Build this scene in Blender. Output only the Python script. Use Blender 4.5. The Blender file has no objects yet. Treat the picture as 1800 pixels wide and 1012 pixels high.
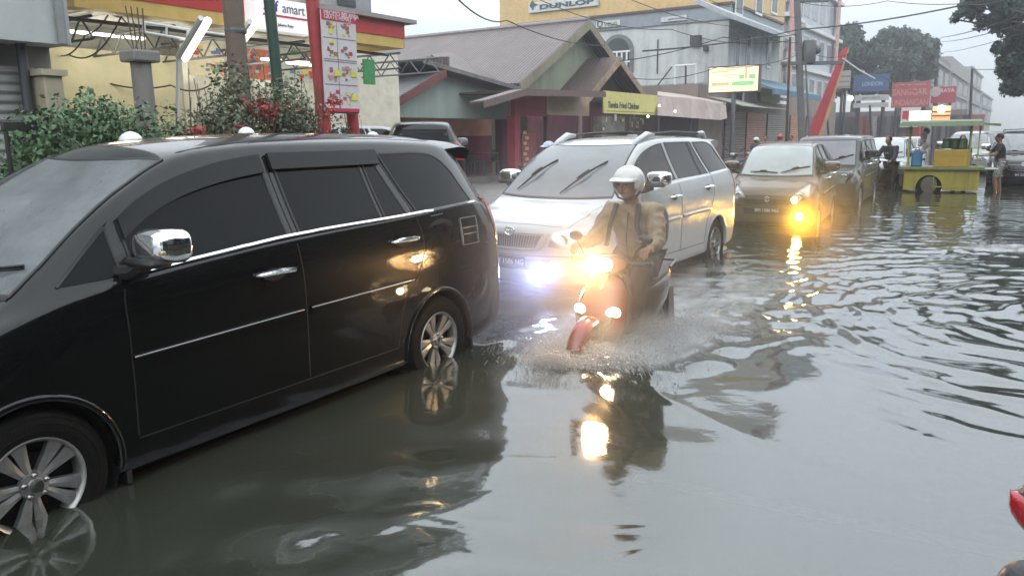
import bpy, bmesh, math, random
import numpy as np
from mathutils import Vector, Matrix
from mathutils.bvhtree import BVHTree

# ------------------------------------------------------------------ camera, sky, sun, exposure
SC = bpy.context.scene
COL = SC.collection
CAM_Z, PITCH, ROLL, FPX = 1.75, .192, -.012, 1370.0      # photo pixels are 1800 x 1012
cd = bpy.data.cameras.new('camera'); cam = bpy.data.objects.new('camera', cd); COL.objects.link(cam)
Fw = Vector((0, math.cos(PITCH), -math.sin(PITCH))); Up0 = Vector((0, math.sin(PITCH), math.cos(PITCH))); Rt0 = Vector((1, 0, 0))
Rt = math.cos(ROLL)*Rt0 + math.sin(ROLL)*Up0; Up = -math.sin(ROLL)*Rt0 + math.cos(ROLL)*Up0
cam.matrix_world = Matrix(((Rt.x, Up.x, -Fw.x, 0), (Rt.y, Up.y, -Fw.y, 0), (Rt.z, Up.z, -Fw.z, CAM_Z), (0, 0, 0, 1)))
cd.sensor_width = 36; cd.lens = FPX/1800*36; cd.clip_start = .05; cd.clip_end = 2000
SC.camera = cam
SC.view_settings.view_transform = 'Standard'; SC.view_settings.look = 'None'
SC.view_settings.exposure = 0; SC.view_settings.gamma = 1; SC.view_settings.use_curve_mapping = False
SC.cycles.use_denoising = True
SC.cycles.max_bounces = 7; SC.cycles.glossy_bounces = 4; SC.cycles.diffuse_bounces = 2
SC.cycles.transparent_max_bounces = 16; SC.cycles.volume_bounces = 0
SC.cycles.sample_clamp_indirect = 6.0; SC.cycles.caustics_reflective = False; SC.cycles.caustics_refractive = False

W = bpy.data.worlds.new('World'); SC.world = W; W.use_nodes = True
nt = W.node_tree; N = nt.nodes; N.clear()
out = N.new('ShaderNodeOutputWorld')
sky = N.new('ShaderNodeTexSky'); sky.sky_type = 'NISHITA'; sky.sun_disc = False
SUN_EL, SUN_ROT = math.radians(35), math.radians(200)
sky.sun_elevation = SUN_EL; sky.sun_rotation = SUN_ROT
bg1 = N.new('ShaderNodeBackground'); bg1.inputs[1].default_value = .05
nt.links.new(sky.outputs[0], bg1.inputs[0])
tc = N.new('ShaderNodeTexCoord'); sep = N.new('ShaderNodeSeparateXYZ'); nt.links.new(tc.outputs['Generated'], sep.inputs[0])
no = N.new('ShaderNodeTexNoise'); no.inputs['Scale'].default_value = 2.2; no.inputs['Detail'].default_value = 4
mp = N.new('ShaderNodeMapping'); mp.inputs['Scale'].default_value = (1, 1, 3.2)
nt.links.new(tc.outputs['Generated'], mp.inputs[0]); nt.links.new(mp.outputs[0], no.inputs['Vector'])
ma = N.new('ShaderNodeMath'); ma.operation = 'MULTIPLY_ADD'; ma.inputs[1].default_value = .10; nt.links.new(no.outputs[0], ma.inputs[0])
sb = N.new('ShaderNodeMath'); sb.operation = 'SUBTRACT'; sb.inputs[1].default_value = .05
nt.links.new(sep.outputs['Z'], sb.inputs[0]); nt.links.new(sb.outputs[0], ma.inputs[2])
cr = N.new('ShaderNodeValToRGB'); nt.links.new(ma.outputs[0], cr.inputs[0])
els = cr.color_ramp.elements
els[0].position = 0.0; els[0].color = (.56, .64, .68, 1)
els[1].position = .12; els[1].color = (.80, .865, .90, 1)
for p, c in ((.18, (1.50, 1.60, 1.67, 1)), (.34, (1.95, 2.08, 2.17, 1)), (.52, (2.3, 2.47, 2.56, 1)), (1.0, (2.0, 2.15, 2.25, 1))):
    e = els.new(p); e.color = c
bg2 = N.new('ShaderNodeBackground'); bg2.inputs[1].default_value = 1.0; nt.links.new(cr.outputs[0], bg2.inputs[0])
ad = N.new('ShaderNodeAddShader'); nt.links.new(bg1.outputs[0], ad.inputs[0]); nt.links.new(bg2.outputs[0], ad.inputs[1])
nt.links.new(ad.outputs[0], out.inputs[0])
sl = bpy.data.lights.new('sun', 'SUN'); sl.energy = .3; sl.angle = math.radians(40); sl.color = (1, .97, .93)
so = bpy.data.objects.new('sun', sl); COL.objects.link(so)
so.rotation_euler = (math.pi/2 - SUN_EL, 0, math.pi - SUN_ROT)

# ------------------------------------------------------------------ frames and pixel helpers
WL = .17                                              # water level above the road
A = .985                                              # heading of the street
UX, UY, VX, VY = math.cos(A), math.sin(A), -math.sin(A), math.cos(A)
def S(u, v, z=0): return (u*UX+v*VX, u*UY+v*VY, z)    # street frame (u along, v towards the shops) -> world
def ray(px, py): return Fw + Rt*((px-900)/FPX) - Up*((py-506)/FPX)
def at(px, py, Y): d = ray(px, py); t = Y/d.y; return (d.x*t, Y, CAM_Z+d.z*t)
def G(px, py, z=WL): d = ray(px, py); t = (z-CAM_Z)/d.z; return (d.x*t, d.y*t)
def toUV(x, y): return (x*UX+y*UY, x*VX+y*VY)
def FV(px, py, v): d = ray(px, py); t = v/(d.x*VX+d.y*VY); return ((d.x*UX+d.y*UY)*t, CAM_Z+d.z*t)   # -> (u, z) on the plane v
def FU(px, py, u): d = ray(px, py); t = u/(d.x*UX+d.y*UY); return ((d.x*VX+d.y*VY)*t, CAM_Z+d.z*t)   # -> (v, z) on the plane u
RNG = random.Random(7)

# ------------------------------------------------------------------ materials
MATS = {}
def mat(name, col, rough=.6, metal=0, var=.12, scale=3., bump=0, bscale=60, coat=0, emit=None, es=0, alpha=1, spec=.5, island=0, drops=0):
    if name in MATS: return MATS[name]
    m = bpy.data.materials.new(name); m.use_nodes = True; t = m.node_tree; n = t.nodes; b = n['Principled BSDF']
    b.inputs['Roughness'].default_value = rough; b.inputs['Metallic'].default_value = metal
    b.inputs['Coat Weight'].default_value = coat; b.inputs['Coat Roughness'].default_value = .03
    b.inputs['Specular IOR Level'].default_value = spec; b.inputs['Alpha'].default_value = alpha
    tc = n.new('ShaderNodeTexCoord'); c4 = (*col, 1)
    if var > 0:
        no = n.new('ShaderNodeTexNoise'); no.inputs['Scale'].default_value = scale; no.inputs['Detail'].default_value = 6; no.inputs['Roughness'].default_value = .65
        t.links.new(tc.outputs['Object'], no.inputs['Vector'])
        r = n.new('ShaderNodeValToRGB'); r.color_ramp.elements[0].position = .3; r.color_ramp.elements[1].position = .7
        r.color_ramp.elements[0].color = tuple(max(0, c*(1-var*1.4)) for c in col)+(1,)
        r.color_ramp.elements[1].color = tuple(min(1, c*(1+var)) for c in col)+(1,)
        t.links.new(no.outputs[0], r.inputs[0]); src = r.outputs[0]
        if island:
            g = n.new('ShaderNodeNewGeometry'); h = n.new('ShaderNodeHueSaturation')
            mr = n.new('ShaderNodeMapRange'); mr.inputs[3].default_value = 1-island; mr.inputs[4].default_value = 1+island
            t.links.new(g.outputs['Random Per Island'], mr.inputs[0]); t.links.new(mr.outputs[0], h.inputs['Value'])
            mr2 = n.new('ShaderNodeMapRange'); mr2.inputs[3].default_value = .47; mr2.inputs[4].default_value = .53
            t.links.new(g.outputs['Random Per Island'], mr2.inputs[0]); t.links.new(mr2.outputs[0], h.inputs['Hue'])
            t.links.new(src, h.inputs['Color']); src = h.outputs[0]
        t.links.new(src, b.inputs['Base Color'])
    else: b.inputs['Base Color'].default_value = c4
    if bump or drops:
        if drops:
            no2 = n.new('ShaderNodeTexVoronoi'); no2.inputs['Scale'].default_value = bscale; bsock = no2.outputs['Distance']
            r2 = n.new('ShaderNodeValToRGB'); r2.color_ramp.elements[0].position = .12; r2.color_ramp.elements[1].position = .34
            r2.color_ramp.elements[0].color = (1, 1, 1, 1); r2.color_ramp.elements[1].color = (0, 0, 0, 1)
            t.links.new(bsock, r2.inputs[0]); bsock = r2.outputs[0]
        else:
            no2 = n.new('ShaderNodeTexNoise'); no2.inputs['Scale'].default_value = bscale; no2.inputs['Detail'].default_value = 4; bsock = no2.outputs[0]
        t.links.new(tc.outputs['Object'], no2.inputs['Vector'])
        bp = n.new('ShaderNodeBump'); bp.inputs['Strength'].default_value = drops or bump; bp.inputs['Distance'].default_value = .004 if drops else .02
        t.links.new(bsock, bp.inputs['Height']); t.links.new(bp.outputs[0], b.inputs['Normal'])
        if drops: t.links.new(bp.outputs[0], b.inputs['Coat Normal'])
    if emit:
        b.inputs['Emission Color'].default_value = (*emit, 1); b.inputs['Emission Strength'].default_value = es
    MATS[name] = m; return m
def corr(name, col, axis='u', pitch=.09, rust=.4, rustcol=(.12, .06, .04), rough=.45):
    """corrugated sheet: ridges repeat along the given object axis"""
    if name in MATS: return MATS[name]
    m = mat(name, col, rough, .0, .2, 1.2); t = m.node_tree; n = t.nodes; b = n['Principled BSDF']
    tc = n.new('ShaderNodeTexCoord'); sp = n.new('ShaderNodeSeparateXYZ'); t.links.new(tc.outputs['Object'], sp.inputs[0])
    mu = n.new('ShaderNodeMath'); mu.operation = 'MULTIPLY'; mu.inputs[1].default_value = 2*math.pi/pitch
    t.links.new(sp.outputs[{'u': 0, 'v': 1, 'z': 2}[axis]], mu.inputs[0])
    si = n.new('ShaderNodeMath'); si.operation = 'SINE'; t.links.new(mu.outputs[0], si.inputs[0])
    bp = n.new('ShaderNodeBump'); bp.inputs['Strength'].default_value = .7; bp.inputs['Distance'].default_value = .02
    t.links.new(si.outputs[0], bp.inputs['Height']); t.links.new(bp.outputs[0], b.inputs['Normal'])
    src = b.inputs['Base Color'].links[0].from_socket
    # streaks of rust running with the sheets
    mpn = n.new('ShaderNodeMapping'); s = [.7, .7, .7]; s[{'u': 0, 'v': 1, 'z': 2}[axis]] = 5.; mpn.inputs['Scale'].default_value = s
    t.links.new(tc.outputs['Object'], mpn.inputs[0]); no = n.new('ShaderNodeTexNoise'); no.inputs['Scale'].default_value = 1.1; no.inputs['Detail'].default_value = 5
    t.links.new(mpn.outputs[0], no.inputs['Vector'])
    r = n.new('ShaderNodeMapRange'); r.inputs[1].default_value = .45; r.inputs[2].default_value = .7; r.inputs[4].default_value = rust
    t.links.new(no.outputs[0], r.inputs[0])
    mx = n.new('ShaderNodeMix'); mx.data_type = 'RGBA'; t.links.new(r.outputs[0], mx.inputs[0]); t.links.new(src, mx.inputs[6]); mx.inputs[7].default_value = (*rustcol, 1)
    t.links.new(mx.outputs[2], b.inputs['Base Color'])
    return m
def stained(name, col, stain=(.08, .09, .08), amt=.55, rough=.85, scale=.8):
    """painted wall with vertical dirt runs"""
    if name in MATS: return MATS[name]
    m = mat(name, col, rough, 0, .08, 2., bump=.15, bscale=25); t = m.node_tree; n = t.nodes; b = n['Principled BSDF']
    src = b.inputs['Base Color'].links[0].from_socket
    tc = n.new('ShaderNodeTexCoord'); mpn = n.new('ShaderNodeMapping'); mpn.inputs['Scale'].default_value = (1.6, 1.6, .22)
    t.links.new(tc.outputs['Object'], mpn.inputs[0]); no = n.new('ShaderNodeTexNoise'); no.inputs['Scale'].default_value = scale; no.inputs['Detail'].default_value = 8; no.inputs['Roughness'].default_value = .7
    t.links.new(mpn.outputs[0], no.inputs['Vector'])
    r = n.new('ShaderNodeMapRange'); r.inputs[1].default_value = .48; r.inputs[2].default_value = .75; r.inputs[4].default_value = amt
    t.links.new(no.outputs[0], r.inputs[0])
    mx = n.new('ShaderNodeMix'); mx.data_type = 'RGBA'; t.links.new(r.outputs[0], mx.inputs[0]); t.links.new(src, mx.inputs[6]); mx.inputs[7].default_value = (*stain, 1)
    t.links.new(mx.outputs[2], b.inputs['Base Color'])
    return m

# ------------------------------------------------------------------ mesh building
OFF = {}
def tag(o, label=None, cat=None, group=None, kind=None):
    if label: o['label'] = label
    if cat: o['category'] = cat
    if group: o['group'] = group
    if kind: o['kind'] = kind
    return o
def thing(name, label, cat, loc=(0, 0, 0), rz=0, group=None):
    o = bpy.data.objects.new(name, None); COL.objects.link(o); o.location = loc; o.rotation_euler = (0, 0, rz)
    o.empty_display_size = .1
    return tag(o, label, cat, group)
def sthing(name, label, cat, u, v, z=0, group=None):
    o = thing(name, label, cat, S(u, v, z), A, group); OFF[o] = (u, v, z); return o
def link_mesh(name, me, mats, parent=None, smooth=False):
    for m in (mats if isinstance(mats, (list, tuple)) else [mats]): me.materials.append(m)
    if smooth: me.polygons.foreach_set('use_smooth', [True]*len(me.polygons))
    o = bpy.data.objects.new(name, me); COL.objects.link(o)
    if parent: o.parent = parent; OFF[o] = OFF.get(parent, (0, 0, 0))
    return o
class MB:
    def __init__(s): s.v = []; s.f = []; s.m = []; s.cm = 0
    def add(s, vs, fs, m=None):
        b = len(s.v); s.v += [tuple(p) for p in vs]; s.f += [tuple(i+b for i in f) for f in fs]; s.m += [s.cm if m is None else m]*len(fs); return s
    def box(s, a, b, m=None):
        x0, y0, z0 = (min(a[i], b[i]) for i in range(3)); x1, y1, z1 = (max(a[i], b[i]) for i in range(3))
        return s.add([(x0, y0, z0), (x1, y0, z0), (x1, y1, z0), (x0, y1, z0), (x0, y0, z1), (x1, y0, z1), (x1, y1, z1), (x0, y1, z1)],
                     [(0, 3, 2, 1), (4, 5, 6, 7), (0, 1, 5, 4), (1, 2, 6, 5), (2, 3, 7, 6), (3, 0, 4, 7)], m)
    def bbox(s, a, b, r=.02, m=None):
        """box with chamfered vertical and horizontal edges (three nested rings)"""
        x0, y0, z0 = (min(a[i], b[i]) for i in range(3)); x1, y1, z1 = (max(a[i], b[i]) for i in range(3))
        r = min(r, (x1-x0)*.45, (y1-y0)*.45, (z1-z0)*.45)
        def ring(i, z):
            i0 = i; c = r
            return [(x0+i0+c, y0+i0, z), (x1-i0-c, y0+i0, z), (x1-i0, y0+i0+c, z), (x1-i0, y1-i0-c, z), (x1-i0-c, y1-i0, z), (x0+i0+c, y1-i0, z), (x0+i0, y1-i0-c, z), (x0+i0, y0+i0+c, z)]
        vs = ring(r*.5, z0)+ring(0, z0+r)+ring(0, z1-r)+ring(r*.5, z1)
        fs = [tuple(range(7, -1, -1)), tuple(range(24, 32))]
        for k in range(3):
            for i in range(8): j = (i+1) % 8; fs.append((k*8+i, k*8+j, k*8+8+j, k*8+8+i))
        return s.add(vs, fs, m)
    def tube(s, p, q, r0, r1=None, n=8, m=None):
        p, q = Vector(p), Vector(q); r1 = r0 if r1 is None else r1; d = (q-p).normalized()
        a = d.orthogonal().normalized(); b = d.cross(a)
        vs = [p+(a*math.cos(t)+b*math.sin(t))*r0 for t in [2*math.pi*i/n for i in range(n)]]+[q+(a*math.cos(t)+b*math.sin(t))*r1 for t in [2*math.pi*i/n for i in range(n)]]
        return s.add(vs, [(i, (i+1) % n, n+(i+1) % n, n+i) for i in range(n)]+[tuple(range(n-1, -1, -1)), tuple(range(n, 2*n))], m)
    def path(s, pts, r, n=6, m=None):
        """tube through points; r is a number or one per point"""
        pts = [Vector(p) for p in pts]; rs = r if isinstance(r, (list, tuple)) else [r]*len(pts); vs = []; fs = []
        up = Vector((0, 0, 1))
        for i, p in enumerate(pts):
            d = (pts[min(i+1, len(pts)-1)]-pts[max(i-1, 0)]).normalized()
            a = d.cross(up)
            if a.length < .05: a = d.cross(Vector((1, 0, 0)))
            a.normalize(); b = d.cross(a)
            vs += [p+(a*math.cos(2*math.pi*k/n)+b*math.sin(2*math.pi*k/n))*rs[i] for k in range(n)]
        for i in range(len(pts)-1):
            for k in range(n): j = (k+1) % n; fs.append((i*n+k, i*n+j, i*n+n+j, i*n+n+k))
        fs += [tuple(range(n-1, -1, -1)), tuple(range((len(pts)-1)*n, len(pts)*n))]
        return s.add(vs, fs, m)
    def slab(s, pts, t, m=None):
        """planar polygon thickened by vector t"""
        n = len(pts); t = Vector(t); vs = [Vector(p) for p in pts]+[Vector(p)+t for p in pts]
        return s.add(vs, [tuple(range(n-1, -1, -1)), tuple(range(n, 2*n))]+[(i, (i+1) % n, n+(i+1) % n, n+i) for i in range(n)], m)
    def lathe(s, prof, axis='z', c=(0, 0, 0), n=24, m=None):
        """profile [(r, h)] turned about an axis through c"""
        vs = []
        for r, h in prof:
            for k in range(n):
                a = 2*math.pi*k/n; x, y = r*math.cos(a), r*math.sin(a)
                vs.append({'z': (c[0]+x, c[1]+y, c[2]+h), 'y': (c[0]+x, c[1]+h, c[2]+y), 'x': (c[0]+h, c[1]+x, c[2]+y)}[axis])
        return s.add(vs, [(i*n+k, i*n+(k+1) % n, i*n+n+(k+1) % n, i*n+n+k) for i in range(len(prof)-1) for k in range(n)], m)
    def ball(s, c, r, n=12, m=None):
        r = r if isinstance(r, (list, tuple)) else (r, r, r); vs = []; k = n//2
        for i in range(k+1):
            a = math.pi*i/k
            for j in range(n): b = 2*math.pi*j/n; vs.append((c[0]+r[0]*math.sin(a)*math.cos(b), c[1]+r[1]*math.sin(a)*math.sin(b), c[2]+r[2]*math.cos(a)))
        return s.add(vs, [(i*n+j, i*n+n+j, i*n+n+(j+1) % n, i*n+(j+1) % n) for i in range(k) for j in range(n)], m)
    def loft(s, secs, e=2.5, n=16, m=None):
        """secs: (x, ycentre, zlo, zhi, halfwidth[, exponent]) superellipse sections along x, closed at both ends"""
        vs = []; k = len(secs)
        for sc in secs:
            x, yc, z0, z1, w = sc[:5]; ee = sc[5] if len(sc) > 5 else e; zc, h = (z0+z1)/2, (z1-z0)/2
            for j in range(n):
                a = 2*math.pi*j/n; ca, sa = math.cos(a), math.sin(a)
                vs.append((x, yc+w*math.copysign(abs(ca)**(2/ee), ca), zc+h*math.copysign(abs(sa)**(2/ee), sa)))
        fs = [(i*n+j, i*n+(j+1) % n, i*n+n+(j+1) % n, i*n+n+j) for i in range(k-1) for j in range(n)]
        return s.add(vs, fs+[tuple(range(n-1, -1, -1)), tuple(range((k-1)*n, k*n))], m)
    def xf(s, M):
        s.v = [tuple(M @ Vector(p)) for p in s.v]; return s
    XF = None
    def build(s, name, mats, parent=None, smooth=False, label=None):
        if MB.XF: s.xf(MB.XF)
        o0 = OFF.get(parent, (0, 0, 0)) if parent else (0, 0, 0)
        me = bpy.data.meshes.new(name); me.from_pydata([(p[0]-o0[0], p[1]-o0[1], p[2]-o0[2]) for p in s.v], [], s.f)
        bm = bmesh.new(); bm.from_mesh(me); bmesh.ops.recalc_face_normals(bm, faces=bm.faces)
        for f, mi in zip(bm.faces, s.m): f.material_index = mi
        if smooth:
            for f in bm.faces: f.smooth = True
            for e in bm.edges:
                if len(e.link_faces) == 2 and e.calc_face_angle(0) > .7: e.smooth = False
        bm.to_mesh(me); bm.free()
        o = link_mesh(name, me, mats, parent)
        if label: o['label'] = label
        return o
def text_mb(mb, s, size, frame, depth=.01, m=None, align='LEFT', sx=1.0, bold=0):
    """flat lettering: frame = (origin, xdir, ydir) in the builder's coordinates"""
    cu = bpy.data.curves.new('t', 'FONT'); cu.body = s; cu.size = size; cu.extrude = depth/2; cu.align_x = align; cu.resolution_u = 3; cu.offset = bold
    ob = bpy.data.objects.new('t', cu); COL.objects.link(ob)
    dg = bpy.context.evaluated_depsgraph_get(); me = bpy.data.meshes.new_from_object(ob.evaluated_get(dg))
    O, X, Y = (Vector(a) for a in frame); X.normalize(); Y.normalize(); Z = X.cross(Y)
    mb.add([O+X*(v.co.x*sx)+Y*v.co.y+Z*v.co.z for v in me.vertices], [tuple(p.vertices) for p in me.polygons], m)
    bpy.data.objects.remove(ob); bpy.data.curves.remove(cu); bpy.data.meshes.remove(me)
def copy_tree(o, parent=None):
    c = o.copy(); COL.objects.link(c)
    if parent: c.parent = parent
    for ch in list(o.children): copy_tree(ch, c)
    return c
def place(o, loc, rz, label=None):
    o.location = loc; o.rotation_euler = (0, 0, rz)
    if label: o['label'] = label
    return o
def fast_mesh(name, V, Q, mats, parent=None, smooth=False):
    """numpy verts (n,3) and quads (m,4) or tris"""
    me = bpy.data.meshes.new(name); k = Q.shape[1]
    me.vertices.add(len(V)); me.vertices.foreach_set('co', V.astype(np.float32).ravel())
    me.loops.add(Q.size); me.loops.foreach_set('vertex_index', Q.astype(np.int32).ravel())
    me.polygons.add(len(Q)); me.polygons.foreach_set('loop_start', np.arange(0, Q.size, k, dtype=np.int32))
    me.update(calc_edges=True); me.validate()
    return link_mesh(name, me, mats, parent, smooth)
def leaf_cloud(name, blobs, n, size, m, parent, seed=0, shell=.55, squash=1.0):
    """n leaf quads scattered through ellipsoid blobs [(x,y,z,rx,ry,rz)] in the parent's local frame"""
    r = np.random.default_rng(seed); B = np.array(blobs, float); o0 = np.array(OFF.get(parent, (0, 0, 0)))
    wgt = B[:, 3]*B[:, 4]*B[:, 5]; k = r.choice(len(B), n, p=wgt/wgt.sum())
    d = r.normal(size=(n, 3)); d /= np.linalg.norm(d, axis=1)[:, None]
    rad = shell+(1-shell)*r.random(n)**.7; rad *= 1+.22*np.sin(d[:, 0]*9+k)*np.cos(d[:, 2]*7+k*1.7)
    c = B[k, :3]+d*rad[:, None]*B[k, 3:6]-o0
    nn = d+r.normal(size=(n, 3))*.7; nn /= np.linalg.norm(nn, axis=1)[:, None]
    a = np.cross(nn, r.normal(size=(n, 3))); a /= np.linalg.norm(a, axis=1)[:, None]; b = np.cross(nn, a)*squash
    s = (size*(.6+.8*r.random(n)))[:, None]
    V = np.stack([c-a*s, c-b*s*.55+nn*s*.12, c+a*s, c+b*s*.55+nn*s*.12], 1).reshape(-1, 3)
    Q = np.arange(4*n).reshape(-1, 4)
    return fast_mesh(name, V, Q, m, parent)
def skin(name, pts, edges, m, parent, sub=2, wr=0):
    """pts: [(x,y,z,r)] joints grown into one surface"""
    me = bpy.data.meshes.new(name); me.from_pydata([p[:3] for p in pts], edges, [])
    ob = bpy.data.objects.new(name, me); COL.objects.link(ob)
    ob.modifiers.new('s', 'SKIN')
    for i, p in enumerate(pts):
        sv = me.skin_vertices[0].data[i]; r = p[3]; sv.radius = (r, r) if not isinstance(r, tuple) else r; sv.use_root = (i == 0)
    mo = ob.modifiers.new('u', 'SUBSURF'); mo.levels = sub; mo.render_levels = sub
    dg = bpy.context.evaluated_depsgraph_get(); me2 = bpy.data.meshes.new_from_object(ob.evaluated_get(dg))
    bpy.data.objects.remove(ob); bpy.data.meshes.remove(me); me2.name = name
    if wr:                                             # folds in the cloth
        n = len(me2.vertices); co = np.empty(n*3, np.float32); me2.vertices.foreach_get('co', co); co = co.reshape(-1, 3); no = np.empty(n*3, np.float32); me2.vertices.foreach_get('normal', no); no = no.reshape(-1, 3)
        x, y, z = co.T; d = np.sin(38*z+9*np.sin(11*x+3)+6*np.sin(13*y))*.5+np.sin(61*z-40*x+7*np.sin(17*y+1))*.3+np.sin(55*y+33*z+5*np.sin(23*x))*.3+np.sin(110*z+60*y+4*np.sin(31*x))*.15
        me2.vertices.foreach_set('co', (co+no*(d*wr)[:, None]).astype(np.float32).ravel()); me2.update()
    return link_mesh(name, me2, m, parent, True)
# ------------------------------------------------------------------ cars
def pchip(pts):
    pts = sorted(pts); X = np.array([p[0] for p in pts], float); Y = np.array([p[1] for p in pts], float)
    h = np.diff(X); d = np.diff(Y)/h; m = np.zeros(len(X))
    for i in range(1, len(X)-1):
        if d[i-1]*d[i] > 0: w1, w2 = 2*h[i]+h[i-1], h[i]+2*h[i-1]; m[i] = (w1+w2)/(w1/d[i-1]+w2/d[i])
    m[0], m[-1] = d[0], d[-1]
    def f(x):
        x = np.clip(np.asarray(x, float), X[0], X[-1]); i = np.clip(np.searchsorted(X, x)-1, 0, len(X)-2)
        t = (x-X[i])/h[i]; return (1+2*t)*(1-t)**2*Y[i]+t*(1-t)**2*h[i]*m[i]+t*t*(3-2*t)*Y[i+1]+t*t*(t-1)*h[i]*m[i+1]
    return f
MPV = dict(nose=.83, tail=-3.76, wb=2.75, R=.325, arch=.365, halfw=.88,
    zT=[(.83, .76), (.80, .83), (.74, .875), (.6, .93), (.4, .99), (.2, 1.045), (.10, 1.07), (-.2, 1.26), (-.5, 1.45), (-.80, 1.63), (-.95, 1.665), (-1.3, 1.71), (-2, 1.735), (-2.8, 1.725), (-3.3, 1.70), (-3.5, 1.685), (-3.64, 1.66), (-3.72, 1.60), (-3.76, 1.5)],
    zR=[(.83, .70), (.80, .78), (.74, .83), (.6, .89), (.4, .94), (.2, .99), (.03, 1.045), (-.21, 1.20), (-.45, 1.375), (-.70, 1.525), (-.95, 1.625), (-1.2, 1.675), (-1.6, 1.70), (-2.4, 1.70), (-3.05, 1.675), (-3.4, 1.63), (-3.64, 1.58), (-3.76, 1.4)],
    zB=[(.83, .66), (.80, .73), (.74, .77), (.6, .83), (.4, .89), (.2, .95), (0, 1.02), (-.3, 1.10), (-.56, 1.14), (-1.5, 1.215), (-2.5, 1.25), (-3.3, 1.285), (-3.76, 1.25)],
    wR=[(.83, .50), (.74, .60), (.4, .66), (.1, .71), (-.21, .69), (-.58, .655), (-.95, .60), (-1.5, .575), (-2.4, .575), (-3.2, .565), (-3.76, .53)],
    wB=[(.83, .62), (.74, .70), (.4, .77), (.1, .80), (-.5, .815), (-2.5, .815), (-3.3, .79), (-3.76, .73)],
    w=[(.83, .74), (.80, .79), (.74, .825), (.5, .865), (.1, .875), (-.5, .88), (-2.5, .885), (-3.3, .87), (-3.6, .845), (-3.72, .82), (-3.76, .78)],
    zb=[(.83, .38), (.78, .30), (.6, .24), (0, .22), (-3.2, .24), (-3.6, .28), (-3.76, .36)],
    bend=[(.83, .27), (.5, .2), (.1, .13), (-.9, .12), (-1.4, .04), (-1.7, 0), (-4, 0)],
    rbend=[(.9, 0), (-2.9, 0), (-3.4, .03), (-3.76, .16)], lean=[(0, 0), (.6, 0), (.95, .02), (1.2, .08), (1.7, .22)], leanfrom=-3.1,
    wins=[([(-.225, 1.128), (-.50, 1.142)], [(-.235, 1.135), (-.50, 1.36)]),
          ([(-.565, 1.158), (-1.0, 1.19), (-1.475, 1.225)], [(-.565, 1.38), (-.70, 1.465), (-.95, 1.558), (-1.22, 1.615), (-1.475, 1.645)]),
          ([(-1.565, 1.23), (-2.245, 1.245)], [(-1.565, 1.65), (-2.245, 1.65)]),
          ([(-2.285, 1.247), (-2.50, 1.252)], [(-2.285, 1.65), (-2.37, 1.65)]),
          ([(-2.60, 1.262), (-3.26, 1.288)], [(-2.46, 1.645), (-2.8, 1.645), (-3.0, 1.63), (-3.12, 1.58), (-3.2, 1.49)])],
    belt=[(-.53, 1.142), (-1.0, 1.18), (-1.5, 1.217), (-2.5, 1.242), (-3.28, 1.275)],
    seams=[[(-.50, 1.13), (-.47, 1.0), (-.46, .40)], [(-1.52, 1.65), (-1.52, .40)], [(-2.43, 1.65), (-2.57, 1.24), (-2.60, 1.05), (-2.50, .82), (-2.36, .66), (-2.3, .40)], [(-.46, .385), (-2.3, .385)]],
    mould=[[(-.47, .765), (-1.0, .778), (-1.49, .79)], [(-1.55, .792), (-2.0, .80), (-2.46, .808)]],
    handles=[(-1.20, -1.44, 1.035), (-2.28, -2.51, 1.085)],
    shield=((.06, -.80), (.70, .56), .12), hood=(.11, .70))
def scale_spec(sp, sx, sy, sz, **kw):
    o = dict(sp); X = lambda l, k: [(a*sx, b*k) for a, b in l]
    for k in ('zT', 'zR', 'zB', 'zb'): o[k] = X(sp[k], sz)
    for k in ('wR', 'wB', 'w'): o[k] = X(sp[k], sy)
    for k in ('bend', 'rbend'): o[k] = X(sp[k], sx)
    o['lean'] = [(a*sz, b*sx) for a, b in sp['lean']]; o['leanfrom'] = sp['leanfrom']*sx
    o['nose'], o['tail'], o['wb'], o['halfw'] = sp['nose']*sx, sp['tail']*sx, sp['wb']*sx, sp['halfw']*sy
    o['wins'] = [(X(a, sz), X(b, sz)) for a, b in sp['wins']]; o['belt'] = X(sp['belt'], sz)
    o['seams'] = [X(a, sz) for a in sp['seams']]; o['mould'] = [X(a, sz) for a in sp['mould']]
    o['handles'] = [(a*sx, b*sx, c*sz) for a, b, c in sp['handles']]
    (x0, x1), (w0, w1), b = sp['shield']; o['shield'] = ((x0*sx, x1*sx), (w0*sy, w1*sy), b*sx); o['hood'] = (sp['hood'][0]*sx, sp['hood'][1]*sy)
    o.update(kw); return o
def polyline(pts, n):
    P = np.array(pts, float); 
    if len(P) > 2:                                     # gentle smoothing through the points
        L = np.r_[0, np.cumsum(np.linalg.norm(np.diff(P, axis=0), axis=1))]; t = np.linspace(0, L[-1], n)
        return np.stack([pchip(list(zip(L, P[:, k])))(t) for k in (0, 1)], 1)
    return P[0]+(P[1]-P[0])*np.linspace(0, 1, n)[:, None]
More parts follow.
